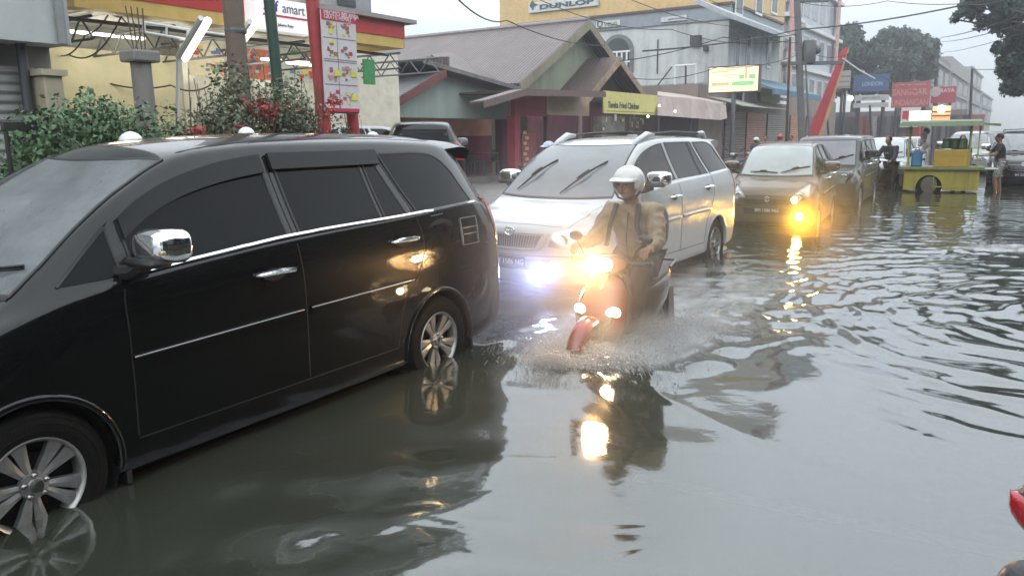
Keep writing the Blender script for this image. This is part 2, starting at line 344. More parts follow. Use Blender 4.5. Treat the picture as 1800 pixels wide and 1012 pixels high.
class Body:
    def __init__(s, sp, dense=1.0):
        s.sp = sp; g = {k: pchip(sp[k]) for k in ('zT', 'zR', 'zB', 'wR', 'wB', 'w', 'zb', 'bend', 'rbend', 'lean')}
        nose, tail = sp['nose'], sp['tail']; n = int(118*dense)
        st = np.linspace(nose-.12, tail+.12, n); st = np.r_[nose-np.array([0, .006, .02, .04, .06, .08, .1]), st, tail+np.array([.1, .07, .045, .025, .01, 0])]
        ring = []; hw = sp['halfw']
        for x in st:
            xs = float(x-g['bend'](x)*.75) if x > -1.6 else x    # side curves are given in true positions
            xs = x if x > nose-.45 else xs
            w, zb, zB, wB, zR, wR, zT = (float(g[k](q)) for k, q in (('w', x), ('zb', x), ('zB', xs), ('wB', xs), ('zR', xs), ('wR', xs), ('zT', x)))
            zT = max(zT, zR+.008)
            zm = zb+(zB-zb)*.52
            P = [(0, zb), (w-.14, zb), (w-.045, zb+.012), (w-.012, zb+.06), (w, zm-.12), (w+.002, zm), (w-.006, zm+(zB-zm)*.55), (wB+(w-wB)*.30, zB-.028), (wB, zB)]
            k = zR-zB
            P += [(wB+(wR-wB)*.36, zB+k*.33), (wB+(wR-wB)*.68, zB+k*.66), (wR+.012, zR-.02 if k > .12 else zB+k*.9), (wR-.035, zR+(zT-zR)*.34), (wR*.72, zR+(zT-zR)*.70), (wR*.4, zR+(zT-zR)*.94), (0, zT)]
            P = np.array(P); q = []
            for i in range(len(P)-1):                                   # catmull-rom
                p0, p1, p2, p3 = P[max(i-1, 0)], P[i], P[i+1], P[min(i+2, len(P)-1)]
                if i == 0: p0 = np.array([-P[1][0], P[1][1]])
                if i+2 > len(P)-1: p3 = np.array([-P[-2][0], P[-2][1]])
                sub = max(1, int((5 if 3 <= i <= 6 else 3)*dense))
                if i in (7, 8): sub = max(1, int(3*dense))
                for j in range(sub):
                    t = j/sub; q.append(.5*((2*p1)+(p2-p0)*t+(2*p0-5*p1+4*p2-p3)*t*t+(3*p1-p0-3*p2+p3)*t**3))
            q.append(P[-1]); q = np.array(q)
            ring.append((x, np.r_[q, q[-2:0:-1]*[-1, 1]]))
        R = len(ring[0][1]); V = []
        def emit(x, yz, rim=1.0):
            y, z = yz[:, 0], yz[:, 1]; u = np.clip((sp['leanfrom']-x)/(sp['leanfrom']-tail), 0, 1)
            xx = x-g['bend'](x)*np.abs(y/hw)**2.3+g['rbend'](x)*np.abs(y/hw)**2.5+g['lean'](z)*u*u*(3-2*u)
            V.append(np.stack([xx, y, z], 1))
        cf = lambda q: np.array([0, (q[:, 1].min()+q[:, 1].max())/2])
        caps = (.03, .18, .36, .54, .70, .83, .93)
        q = ring[0][1]; c = cf(q)
        for k in caps: emit(ring[0][0]+.012*(1-k*k), c+(q-c)*k)
        for x, q in ring: emit(x, q)
        q = ring[-1][1]; c = cf(q)
        for k in caps[::-1]: emit(ring[-1][0]-.012*(1-k*k), c+(q-c)*k)
        K = len(V); V = np.concatenate(V)
        idx = np.arange(K*R).reshape(K, R); a, b = idx[:-1], idx[1:]
        Q = np.stack([a, b, np.roll(b, -1, 1), np.roll(a, -1, 1)], -1).reshape(-1, 4)
        s.V, s.Q = V, Q; s.bvh = BVHTree.FromPolygons([Vector(p) for p in V], [tuple(f) for f in Q])
        s.ends = (idx[0], idx[-1])
    def body_mesh(s, name, m, parent, arches=True, merge=None):
        V, Q = s.V.copy(), s.Q
        if arches:
            used = np.ones(len(Q), bool)
            for cx in (0, -s.sp['wb']):
                R = s.sp['arch']; d = np.hypot(V[:, 0]-cx, V[:, 2]-s.sp['R']); low = (np.abs(V[:, 1]) > .45) & (V[:, 2] < s.sp['R']+R+.1)
                ins = (d < R) & low; nin = ins[Q].sum(1); kill = nin >= 2; used &= ~kill
                edge = np.unique(Q[kill]); edge = edge[low[edge]]; keepv = np.unique(Q[used]); b = np.intersect1d(edge, keepv)
                dd = d[b]; ok = (np.abs(dd-R) < .09) & (dd > .05); b = b[ok]; f = (R/d[b])[:, None]
                V[b] = np.c_[cx+(V[b, 0]-cx)*f[:, 0], V[b, 1], s.sp['R']+(V[b, 2]-s.sp['R'])*f[:, 0]]
            Q = Q[used]
        ends = [np.array([s.ends[0]]), np.array([s.ends[1]])]
        me = bpy.data.meshes.new(name)
        faces = [tuple(f) for f in Q]+[tuple(s.ends[0]), tuple(s.ends[1])[::-1]]
        me.from_pydata([tuple(p) for p in V], [], faces)
        bm = bmesh.new(); bm.from_mesh(me); bmesh.ops.delete(bm, geom=[v for v in bm.verts if not v.link_faces], context='VERTS')
        bmesh.ops.recalc_face_normals(bm, faces=bm.faces); bm.to_mesh(me); bm.free()
        return link_mesh(name, me, m, parent, True)
    def hit(s, mode, p, q):
        o, d = {'l': ((p, 3, q), (0, -1, 0)), 'r': ((p, -3, q), (0, 1, 0)), 't': ((p, q, 4), (0, 0, -1)), 'f': ((4, p, q), (-1, 0, 0)), 'b': ((-9, p, q), (1, 0, 0))}[mode]
        loc, n, i, dist = s.bvh.ray_cast(Vector(o), Vector(d))
        if loc is None:
            o2 = {'l': (p, .7, q), 'r': (p, -.7, q), 't': (p, q, 1.2), 'f': (s.sp['nose'], p, q), 'b': (s.sp['tail'], p, q)}[mode]
            loc, n, i, dist = s.bvh.find_nearest(Vector(o2))
        if n.dot(Vector(d)) > 0: n = -n
        return loc, n
    def patch(s, mb, mode, lo, hi, nu=14, nv=6, off=.004, m=None, skirt=.012, bulge=0):
        A_, B_ = polyline(lo, nu+1), polyline(hi, nu+1); vs = []
        for j in range(nv+1):
            for i in range(nu+1):
                p = A_[i]+(B_[i]-A_[i])*j/nv; loc, n = s.hit(mode, *p)
                o = off+bulge*math.sin(math.pi*j/nv)**.6*math.sin(math.pi*i/nu)**.6 if bulge else off
                vs.append(loc+n*o)
        nn = nu+1; fs = [(j*nn+i, j*nn+i+1, (j+1)*nn+i+1, (j+1)*nn+i) for j in range(nv) for i in range(nu)]
        rim = [i for i in range(nn)]+[j*nn+nu for j in range(1, nv+1)]+[nv*nn+i for i in range(nu-1, -1, -1)]+[j*nn for j in range(nv-1, 0, -1)]
        base = len(vs)
        for r in rim:
            j, i = divmod(r, nn); p = A_[i]+(B_[i]-A_[i])*j/nv; loc, n = s.hit(mode, *p); vs.append(loc-n*skirt)
        k = len(rim); fs += [(rim[i], rim[(i+1) % k], base+(i+1) % k, base+i) for i in range(k)]
        return mb.add(vs, fs, m)
    def strip(s, mb, mode, pts, w, off, n=None, m=None, base=-.004, taper=.6):
        P = polyline(pts, n or max(2, int(sum(math.dist(pts[i], pts[i+1]) for i in range(len(pts)-1))/.05)+2)) if len(pts) < 3 or n else polyline(pts, max(4, int(sum(math.dist(pts[i], pts[i+1]) for i in range(len(pts)-1))/.05)+2))
        H = [s.hit(mode, *p) for p in P]; vs = []; k = len(H)
        for i, (loc, nr) in enumerate(H):
            t = (H[min(i+1, k-1)][0]-H[max(i-1, 0)][0]).normalized(); b = nr.cross(t).normalized()
            vs += [loc-b*w/2+nr*base, loc-b*w/2*taper+nr*off, loc+b*w/2*taper+nr*off, loc+b*w/2+nr*base]
        fs = [(i*4+j, i*4+(j+1) % 4, i*4+4+(j+1) % 4, i*4+4+j) for i in range(k-1) for j in range(4)]+[(3, 2, 1, 0), (k*4-4, k*4-3, k*4-2, k*4-1)]
        return mb.add(vs, fs, m)
def mirror_y(pts): return [(p[0], p[1]) for p in pts]
def wheel(parent, x, y, R, rimR, M, side, detail=True, spokes=10, width=.2):
    """y is the outer face; side +1 when the outer face looks to +y"""
    t = MB(); s = side
    prof = [(rimR-.004, -.012), (rimR+.012, .0), (R*.86, .004), (R*.93, -.004), (R*.975, -.022), (R, -.05), (R, -width+.05), (R*.97, -width+.02), (rimR, -width)]
    t.lathe([(r, y+h*s) for r, h in prof], 'y', (x, 0, R), 40 if detail else 20)
    for k in (.3, .55, .8):
        rr = rimR+(R-rimR)*k; t.lathe([(rr-.002, y+.0035*s), (rr, y+.006*s), (rr+.002, y+.0035*s)], 'y', (x, 0, R), 40 if detail else 16)
    tyre_o = t.build('wheel', M['tyre'], parent, True)
    r = MB()
    r.lathe([(rimR-.018, y-.075*s), (rimR-.014, y-.02*s), (rimR-.006, y-.002*s), (rimR+.002, y+.004*s), (rimR+.006, y-.004*s), (rimR+.002, y-.02*s)], 'y', (x, 0, R), 40 if detail else 20)
    r.lathe([(.002, y-.006*s), (.032, y-.006*s), (.036, y-.014*s), (.058, y-.02*s), (.064, y-.045*s)], 'y', (x, 0, R), 20)
    for i in range(spokes):
        a = 2*math.pi*i/spokes+.16+(.10 if i % 2 else -.10); ca, sa = math.cos(a), math.sin(a)
        vs = []
        for rr, hw, dpt in ((.045, .013, .026), (.09, .018, .024), (.14, .024, .016), (rimR-.008, .034, .012)):
            for q in (-1, 0, 1):
                for dd in (0, 1):
                    px, pz = rr*ca-hw*q*sa, rr*sa+hw*q*ca
                    vs.append((x+px, y-s*(dpt+(.007 if q else -.001)+dd*.03), R+pz))
        fs = []
        for k in range(3):
            b = k*6; c = b+6
            fs += [(b, b+2, c+2, c), (b+2, b+4, c+4, c+2), (b+1, b, c, c+1), (b+4, b+5, c+5, c+4), (b+3, b+1, c+1, c+3), (b+5, b+3, c+3, c+5)]
        r.add(vs, fs)
    rim = r.build('rim', M['alloy'], tyre_o, True)
    d = MB(); d.lathe([(.001, y-.085*s), (rimR-.016, y-.085*s)], 'y', (x, 0, R), 24)  # wide dark disc stands for the shade behind the spokes
    d.lathe([(.06, y-.07*s), (.135, y-.07*s), (.135, y-.08*s)], 'y', (x, 0, R), 24); d.build('brake_and_shade_disc', M['under'], tyre_o)
    if detail:
        n = MB()
        for i in range(5):
            a = 2*math.pi*i/5+.31; c = (x+.048*math.cos(a), 0, R+.048*math.sin(a))
            n.lathe([(.013, y-.022*s), (.013, y-.012*s), (.0085, y-.010*s), (.008, y-.004*s), (.001, y-.003*s)], 'y', c, 8)
        n.build('wheel_nuts', M['dark_chrome'], rim, True)
        c = MB(); c.lathe([(.028, y-.006*s), (.026, y+.001*s), (.018, y-.001*s), (.001, y-.001*s)], 'y', (x, 0, R), 16); c.build('centre_cap', M['dark_chrome'], rim, True)
    return tyre_o
def make_car(name, label, sp, loc, yaw, M, detail=2, group=None, sides=('l', 'r'), rails=False, visors=False, grille='mpv', chrome_belt=True, wipers='down', lamps=None, cat='car', tail=True, spoiler=True, archring=True, dense=None, mirror='chrome', parts_extra=None):
    root = thing(name, label, cat, (loc[0], loc[1], 0), yaw, group)
    B = Body(sp, dense or (1.0 if detail >= 1 else .6)); B.body_mesh('body', M['paint'], root)
    R = sp['R']; hw = sp['halfw']
    # wheel wells, arch lips, underside
    mb = MB()
    for cx in (0, -sp['wb']):
        for sg in (1, -1):
            mb.lathe([(sp['arch']+.004, sg*(hw-.03)), (sp['arch']+.004, sg*(hw-.34)), (.05, sg*(hw-.34))], 'y', (cx, 0, R), 32)
    mb.box((sp['tail']+.35, -hw+.2, .2), (sp['nose']-.3, hw-.2, .26)); mb.build('wheel_well', M['under'], root)
    if archring:
        mb = MB()
        for cx in (0, -sp['wb']):
            for md in sides:
                pts = []
                vs = []; k = 0
                for i in range(33):
                    a = math.radians(-8+196*i/32); ra = sp['arch']
                    px, pz = cx+(ra+.012)*math.cos(a), R+(ra+.012)*math.sin(a); loc_, n_ = B.hit(md, px, pz)
                    d = Vector((math.cos(a), 0, math.sin(a)))
                    vs += [loc_+d*.018-n_*.003, loc_+d*.006+n_*.012, loc_-d*.012+n_*.010, loc_-d*.014-n_*.05]; k += 1
                mb.add(vs, [(i*4+j, i*4+(j+1) % 4, i*4+4+(j+1) % 4, i*4+4+j) for i in range(k-1) for j in range(3)])
        mb.build('arch_lip', M['paint'], root, True)
    for cx in (0, -sp['wb']):
        for sg in (1, -1): wheel(root, cx, sg*(hw-.015), R, R*.625, M, sg, detail >= 2)
    # side glass
    nu, nv = ((16, 6) if detail >= 1 else (6, 3))
    for md in sides:
        for lo, hi in sp['wins']:
            g = MB(); B.patch(g, md, lo, hi, nu, nv, .003); go = g.build('side_window', M['glass'], root, True)
            if detail >= 1:
                s_ = MB(); B.strip(s_, md, hi if len(hi) > 2 else [hi[0], ((hi[0][0]+hi[1][0])/2, (hi[0][1]+hi[1][1])/2), hi[1]], .022, .007); B.strip(s_, md, [lo[0], hi[0]], .02, .007); B.strip(s_, md, [lo[-1], hi[-1]], .02, .007)
                s_.build('seal', M['rubber'], go, True)
        if visors:
            for w in (1, 2):
                hi = sp['wins'][w][1]; P = polyline(hi, 20)
                if w == 2: P = polyline([(hi[0][0]+.03, hi[0][1]), (-2.43, hi[1][1])], 20)
                dn = [(p[0], p[1]-(.078 if w == 2 else .086)) for p in P]
                g = MB(); B.patch(g, md, dn, [(p[0], p[1]+.012) for p in P], 19, 5, .028, skirt=-.006); g.build('rain_visor', M['visor'], root, True)
        if chrome_belt:
            g = MB(); B.strip(g, md, sp['belt'], .022, .012); g.build('belt_trim', M['chrome'], root, True)
        if detail >= 1:
            g = MB()
            for sm in sp['seams']: B.strip(g, md, sm, .008, .0012, taper=.9)
            g.build('panel_gap', M['gap'], root)
            g = MB()
            for ml in sp['mould']: B.strip(g, md, ml, .045, .013, taper=.8)
            mo = g.build('side_moulding', M['paint'], root, True)
            if M.get('mouldline', 1):
                g = MB()
                for ml in sp['mould']: B.strip(g, md, [(a, b+.012) for a, b in ml], .010, .0155)
                g.build('trim_line', M['satin'], mo, True)
            for x0, x1, z in sp['handles']:
                g = MB(); sg = 1 if md == 'l' else -1; xm = (x0+x1)/2; L = (x0-x1)/2
                vs = []
                h = MB()
                for i in range(13):
                    a = math.pi*i/12; px = xm+L*math.cos(a); lc, n_ = B.hit(md, px, z+.004*math.sin(a))
                    o = .040*min(1, math.sin(a)*2.2)+.004; vs.append(lc+n_*o)
                h.path(vs, [.010+.006*math.sin(math.pi*i/12) for i in range(13)], 8)
                c_ = []; B.patch(g, md, [(xm+L*.62, z-.020), (xm, z-.042), (xm-L*.62, z-.020)], [(xm+L*.62, z+.012), (xm, z+.03), (xm-L*.62, z+.012)], 10, 4, .0015)  # dark patch paints the shade of the hollow behind the handle
                ho = h.build('door_handle', M.get('handle', M['chrome']), root, True); g.build('handle_hollow_shade', M['gap'], ho, True)
    # windscreen and rear window
    (x0, x1), (w0, w1), bend = sp['shield']; g = MB(); vs = []; nu, nv = 20, 12
    def shield_pt(i, j, grow=0):
        t = j/nv; a = -1+2*i/nu; wy = (w0+(w1-w0)*t+grow)*a; x = x0+grow+(x1-x0-2*grow)*t-bend*abs(a)**2.3*1.0; return x, wy
    for j in range(nv+1):
        for i in range(nu+1):
            p = shield_pt(i, j); lc, n_ = B.hit('t', *p); vs.append(lc+n_*.004)
    g.add(vs, [(j*(nu+1)+i, j*(nu+1)+i+1, (j+1)*(nu+1)+i+1, (j+1)*(nu+1)+i) for j in range(nv) for i in range(nu)])
    ws = g.build('windscreen', M['shield'], root, True)
    g = MB()
    P = [shield_pt(i, 0) for i in range(nu+1)]; Q_ = [shield_pt(i, nv) for i in range(nu+1)]
    B.strip(g, 't', Q_, .025, .006, n=20); B.strip(g, 't', P, .05, .006, n=20)
    for i in (0, nu): B.strip(g, 't', [shield_pt(i, j) for j in range(nv+1)], .022, .007, n=12)
    g.build('screen_seal', M['rubber'], ws, True)
    if detail >= 1:
        g = MB()
        for y0, y1, xx0, xx1 in ((.10, .62, x0-.06, x0-.15), (-.50, .04, x0-.06, x0-.06)) if wipers == 'down' else ((.10, .42, x0-.06, x0-.52), (-.50, -.22, x0-.08, x0-.55)):
            y0, y1, = y0*w0/.7, y1*w0/.7; pts = []
            for i in range(9):
                t = i/8; lc, n_ = B.hit('t', xx0+(xx1-xx0)*t-bend*abs((y0+(y1-y0)*t)/w0)**2.3, y0+(y1-y0)*t); pts.append(lc+n_*(.016+.02*math.sin(math.pi*t)))
            g.path(pts, .007, 5); g.path([pts[3]+Vector((0, 0, .012)), pts[4]+Vector((0, 0, .018)), pts[5]+Vector((0, 0, .012))], .013, 6)
            g.path([p-Vector((0, 0, .012)) for p in pts[1:]], .006, 4)
        g.build('wiper', M['rubber'], root, True)
        g = MB(); hx, hy = sp['hood']; P = []
        for i in range(13):
            a = i/12; P.append((hx+.005-(hx-sp['nose']+.20)*a, hy-.02-.10*a))
        B.strip(g, 't', P, .007, .0012, n=14, taper=.9); B.strip(g, 't', [(p[0], -p[1]) for p in P], .007, .0012, n=14, taper=.9)
        a = P[-1]; B.strip(g, 't', [(a[0], a[1]), (a[0]+.075, a[1]*.6), (a[0]+.10, 0), (a[0]+.075, -a[1]*.6), (a[0], -a[1])], .007, .0012, n=14, taper=.9)
        # roof drip channels
        xr0, xr1 = x1-.04-bend*.6, sp['tail']+.4
        for sg in (1, -1): B.strip(g, 't', [(xr0, sg*(w1-.02)), ((xr0*2+xr1)/3, sg*(w1-.065)), (xr1, sg*(w1-.075))], .012, .0015, n=20, taper=.9)
        g.build('bonnet_gap', M['gap'], root)
    tl = sp['tail']; k = sp['zT'][-4][1]/1.7
    g = MB(); B.patch(g, 'b', [(-.58*hw/.88, 1.12*k), (.58*hw/.88, 1.12*k)], [(-.50*hw/.88, 1.56*k), (.50*hw/.88, 1.56*k)], 14, 6, .004); g.build('rear_window', M['glass'], root, True)
    if tail:
        for md, sg in (('l', 1), ('r', -1)):
            if md not in sides: continue
            g = MB(); B.patch(g, md, [(tl+.24, .95*k), (tl+.10, .93*k)], [(tl+.28, 1.27*k), (tl+.17, 1.30*k)], 6, 10, .006); 
            B.patch(g, 'b', [(sg*.80*hw/.88, .93*k), (sg*.62*hw/.88, .95*k)], [(sg*.74*hw/.88, 1.28*k), (sg*.62*hw/.88, 1.25*k)], 6, 8, .006); g.build('tail_light', M['tail'], root, True)
    if spoiler:
        g = MB(); zz = sp['zT'][-5][1]; ww = sp['wR'][-1][1]
        secs = []
        vs = []; nn = 17
        for i in range(nn):
            y = -ww*1.02+2.04*ww*i/(nn-1); dx = .05*abs(y/ww)**3; e_ = 1-.0*abs(y)
            lc, _ = B.hit('t', tl+.40, y*.92)
            vs += [(tl+.46, y*.96, lc.z+.006), (tl+.28, y, lc.z+.022), (tl+.13+dx, y, lc.z+.012), (tl+.105+dx, y, lc.z-.015), (tl+.13+dx, y, lc.z-.075), (tl+.34, y*.96, lc.z-.06)]
        g.add(vs, [(i*6+j, i*6+(j+1) % 6, i*6+6+(j+1) % 6, i*6+6+j) for i in range(nn-1) for j in range(6)]+[tuple(range(5, -1, -1)), tuple(range((nn-1)*6, nn*6))])
        g.build('spoiler', M['paint'], root, True)
    # mirrors
    zm = sp['belt'][0][1]/1.142; xm = sp['belt'][0][0]
    for sg in (1, -1):
        yb = hw-.06
        g = MB(); c = (xm-.06, sg*(yb+.150), 1.28*zm)
        g.loft([(c[0]+.075, c[1], c[2]-.03, c[2]+.03, .05), (c[0]+.068, c[1], c[2]-.055, c[2]+.06, .095), (c[0]+.045, c[1], c[2]-.068, c[2]+.073, .122), (c[0], c[1], c[2]-.078, c[2]+.082, .138), (c[0]-.06, c[1]+.004*sg, c[2]-.080, c[2]+.084, .142), (c[0]-.075, c[1]+.004*sg, c[2]-.074, c[2]+.078, .136)], 3.2, 24)
        mo = g.build('mirror', M[mirror], root, True)
        g = MB(); g.path([(xm+.02, sg*(yb-.04), 1.15*zm), (xm+.01, sg*(yb+.05), 1.165*zm), (xm, sg*(yb+.12), 1.20*zm)], [.04, .035, .04], 8); g.bbox((xm-.062, sg*(yb+.03), c[2]-.084), (xm+.05, sg*(yb+.26), c[2]-.05), .02); g.build('mirror_foot', M['rubber'], mo, True)
        if detail >= 1:
            g = MB(); g.bbox((c[0]+.035, c[1]+sg*.01, c[2]-.028), (c[0]+.066, c[1]+sg*.121, c[2]-.008), .006); g.build('indicator', M['amber'], mo)
    # front
    s = hw/.88; f = sp['nose']; kz = sp['zT'][0][1]/.76
    if grille == 'mpv':
        g = MB(); B.patch(g, 'f', [(-.30*s, .655*kz), (.30*s, .655*kz)], [(-.36*s, .775*kz), (.36*s, .775*kz)], 16, 4, .003); go = g.build('grille', M['grille'], root, True)
        g = MB(); B.strip(g, 'f', [(-.43*s, .80*kz), (-.34*s, .645*kz), (-.2*s, .63*kz), (.2*s, .63*kz), (.34*s, .645*kz), (.43*s, .80*kz)], .02, .012, n=30); B.strip(g, 'f', [(-.38*s, .79*kz), (.38*s, .79*kz)], .012, .01)
        for i in range(1, 22):
            y = (-.33+.66*i/22)*s; B.strip(g, 'f', [(y*.9, .66*kz), (y, .775*kz)], .006, .007)
        g.build('grille_bars', M['satin'], go, True)
        g = MB(); e_, n_ = B.hit('f', 0, .805*kz)
        for rx, rz, dz, tw in ((.058, .040, 0, .006), (.020, .038, 0, .005), (.036, .014, .02, .005)):
            g.path([(e_.x+.016, rx*math.cos(a), e_.z+.005+dz+rz*math.sin(a)) for a in [2*math.pi*i/20 for i in range(21)]], tw, 5)
        g.build('emblem', M['chrome'], root, True)
    elif grille == 'hatch':
        g = MB(); B.patch(g, 'f', [(-.42*s, .60*kz), (.42*s, .60*kz)], [(-.46*s, .69*kz), (.46*s, .69*kz)], 16, 4, .003); go = g.build('grille', M['under'], root, True)
        g = MB(); e_, n_ = B.hit('f', 0, .70*kz); x = e_.x+.012; z = e_.z     # slanted S-shaped badge of two hooks
        def bar(pts): g.slab([(x, p[0], z+p[1]) for p in pts], (.012, 0, 0))
        bar([(.035, .030), (.0, .055), (-.05, .018), (-.035, .006), (.0, .032), (.012, .022)]); bar([(-.035, -.030), (.0, -.055), (.05, -.018), (.035, -.006), (.0, -.032), (-.012, -.022)]); bar([(.045, .018), (.033, .028), (-.045, -.018), (-.033, -.028)])
        g.build('emblem', M['chrome'], root)
    elif grille == 'boxy':
        g = MB(); B.patch(g, 'f', [(-.5*s, .58*kz), (.5*s, .58*kz)], [(-.5*s, .76*kz), (.5*s, .76*kz)], 16, 4, .004); go = g.build('grille', M['under'], root, True)
        g = MB()
        for i in range(4): z = (.60+.05*i)*kz; B.strip(g, 'f', [(-.46*s, z), (.46*s, z)], .012, .012)
        g.build('grille_bars', M['satin'], go)
    for sg in (1, -1):
        g = MB()
        if grille == 'boxy': B.patch(g, 'f', [(sg*.42*s, .61*kz), (sg*.60*s, .61*kz)], [(sg*.42*s, .745*kz), (sg*.60*s, .745*kz)], 8, 5, .012)
        elif grille == 'hatch': B.patch(g, 'f', [(sg*.40*s, .70*kz), (sg*.72*s, .73*kz)], [(sg*.50*s, .80*kz), (sg*.62*s, .87*kz), (sg*.70*s, .92*kz)], 10, 6, .008)
        else: B.patch(g, 'f', [(sg*.43*s, .67*kz), (sg*.60*s, .65*kz), (sg*.76*s, .70*kz)], [(sg*.47*s, .80*kz), (sg*.62*s, .84*kz), (sg*.75*s, .86*kz)], 12, 6, .006)
        ho = g.build('headlight', M['lens'], root, True)
        g = MB(); hx_, _ = B.hit('f', sg*.57*s, .72*kz); g.lathe([(.001, .0), (.05, .008), (.056, .016), (.062, .010)], 'x', (hx_.x-.004, sg*.57*s, .735*kz), 16); g.build('reflector', M['chrome'], ho, True)
    g = MB(); B.patch(g, 'f', [(-.42*s, .43*kz), (.42*s, .43*kz)], [(-.46*s, .54*kz), (.46*s, .54*kz)], 14, 4, .003); g.build('air_intake', M['under'], root, True)
    if detail >= 1:
        g = MB(); B.strip(g, 'f', [(-.72*s, .57*kz), (-.4*s, .575*kz), (.4*s, .575*kz), (.72*s, .57*kz)], .010, .002, n=24, taper=.9); g.build('bumper_gap', M['gap'], root)
        px_, _ = B.hit('f', 0, .50*kz); g = MB(); g.bbox((px_.x+.002, -.2, .455*kz), (px_.x+.02, .2, .565*kz), .008); po = g.build('number_plate', M['plate'], root)
        g = MB(); text_mb(g, M.get('platetext', 'BM 1586 NG'), .075, ((px_.x+.0215, -.185, .482*kz), (0, 1, 0), (0, 0, 1)), .003, sx=.92); g.build('plate_lettering', M['white_trim'], po)
    if rails:
        g = MB(); ge = MB()
        for sg in (1, -1):
            P = [(-1.0, .52), (-1.25, .535), (-2.0, .53), (-3.0, .52), (-3.2, .50)]; pts = []
            for i, (x, y) in enumerate(P):
                lc, n_ = B.hit('t', x, sg*y); pts.append(lc+Vector((0, 0, (-.01, .055, .065, .06, -.01)[i])))
            g.path([pts[0].lerp(pts[1], .6)]+pts[1:4]+[pts[3].lerp(pts[4], .4)], .016, 8)
            a, b = pts[0], pts[1]; ge.path([a+Vector((.14, 0, -.045)), a+Vector((.02, 0, .015)), b+Vector((.02, 0, .0)), b+Vector((-.16, 0, .0))], [.018, .036, .042, .026], 10)
            a, b = pts[4], pts[3]; ge.path([a+Vector((-.10, 0, -.03)), a+Vector((.02, 0, .02)), b+Vector((.0, 0, .002)), b+Vector((.14, 0, .0))], [.018, .034, .042, .026], 10)
        ro = g.build('roof_rail', M['rubber'], root, True); ge.build('rail_foot', M['paint'], ro, True)
        g = MB()
        for x in (-1.7, -2.6):
            lc, _ = B.hit('t', x, 0); g.path([(x, -.53, lc.z+.035), (x, 0, lc.z+.05), (x, .53, lc.z+.035)], .014, 6)
        g.build('cross_bar', M['rubber'], root, True)
    if lamps:
        for nm, y, z, r, colr, st in lamps:
            lc, n_ = B.hit('f', y, z); g = MB(); g.lathe([(.001, .010), (r*.6, .008), (r, 0), (r*1.15, -.01)], 'x', (lc.x+.012, y, z), 16)
            g.build(nm, mat('lamp_'+'%d%d%d_%d' % (*[int(c*99) for c in colr], st), colr, .3, var=0, emit=colr, es=st), root, True)
    return root, B
def paints(key, paint, glass=None, shield=None, **kw):
    M = dict(paint=paint,
        glass=glass or mat('tinted_glass', (.004, .005, .006), .03, var=0, spec=.13),
        shield=shield or mat('windscreen_glass', (.125, .138, .142), .07, var=.45, scale=1.5, drops=.2, bscale=260, spec=1, coat=.4),  # sky reflection put into the lightened base colour
        tyre=mat('tyre_rubber', (.010, .010, .0095), .8, spec=.15, bump=.3, bscale=90), alloy=mat('alloy', (.36, .36, .345), .40, .75, .15, 20),
        under=mat('underbody_black', (.006, .006, .006), .85), rubber=mat('seal_rubber', (.012, .012, .012), .5),
        chrome=mat('chrome', (.86, .87, .88), .07, 1, 0), dark_chrome=mat('dark_chrome', (.28, .28, .27), .25, 1, 0), satin=mat('satin_trim', (.35, .36, .36), .3, .9, 0),
        gap=mat('panel_shadow_gap', (.004, .004, .004), .8, var=0), visor=mat('smoked_plastic', (.014, .016, .018), .14, var=0, spec=.18), tail=mat('red_lens', (.35, .02, .02), .12, var=0, coat=1),
        amber=mat('indicator_lens', (.55, .42, .20), .15, .2, 0, coat=1), lens=mat('headlight_lens', (.42, .44, .46), .10, .55, .3, 14, coat=1), grille=mat('grille_dark', (.03, .035, .05), .4),
        plate=mat('plate_black', (.012, .012, .014), .5), white_trim=mat('white_lettering', (.7, .7, .7), .5, var=0))
    M.update(kw); return M
BLK = paints('b', mat('black_wet_paint', (.0035, .0045, .0046), .35, 0, .1, 3, coat=.85, spec=.03, drops=.07, bscale=150))
WHT = paints('w', mat('white_wet_paint', (.44, .455, .45), .22, 0, .05, 2, coat=.8, drops=.2, bscale=150), shield=mat('wet_windscreen', (.12, .135, .14), .06, 0, .25, 1.2, spec=1, drops=.3, bscale=240), mouldline=0)
BRN = paints('r', mat('grey_brown_paint', (.105, .066, .046), .28, .35, .1, 3, coat=.6, drops=.3, bscale=120), shield=mat('pale_windscreen', (.30, .33, .33), .10, 0, .15, 1.5, spec=1), mouldline=0)
DRK = paints('d', mat('dark_green_grey_paint', (.035, .038, .042), .26, .2, .1, 3, coat=.7, drops=.3, bscale=120), shield=mat('grey_windscreen', (.15, .15, .17), .12, 0, .2, 1.5, spec=1), mouldline=0)
BLU = paints('u', mat('dark_violet_blue_paint', (.035, .036, .10), .25, .3, .1, 3, coat=.8), mouldline=0)
GRY = paints('g', mat('pale_silver_paint', (.36, .38, .36), .3, .3, .08, 3, coat=.6), mouldline=0)
WH2 = paints('x', mat('white_hatch_paint', (.52, .54, .54), .25, 0, .05, 3, coat=.6), shield=mat('pale_windscreen2', (.42, .46, .46), .12, 0, .15, 1.5, spec=1), mouldline=0)

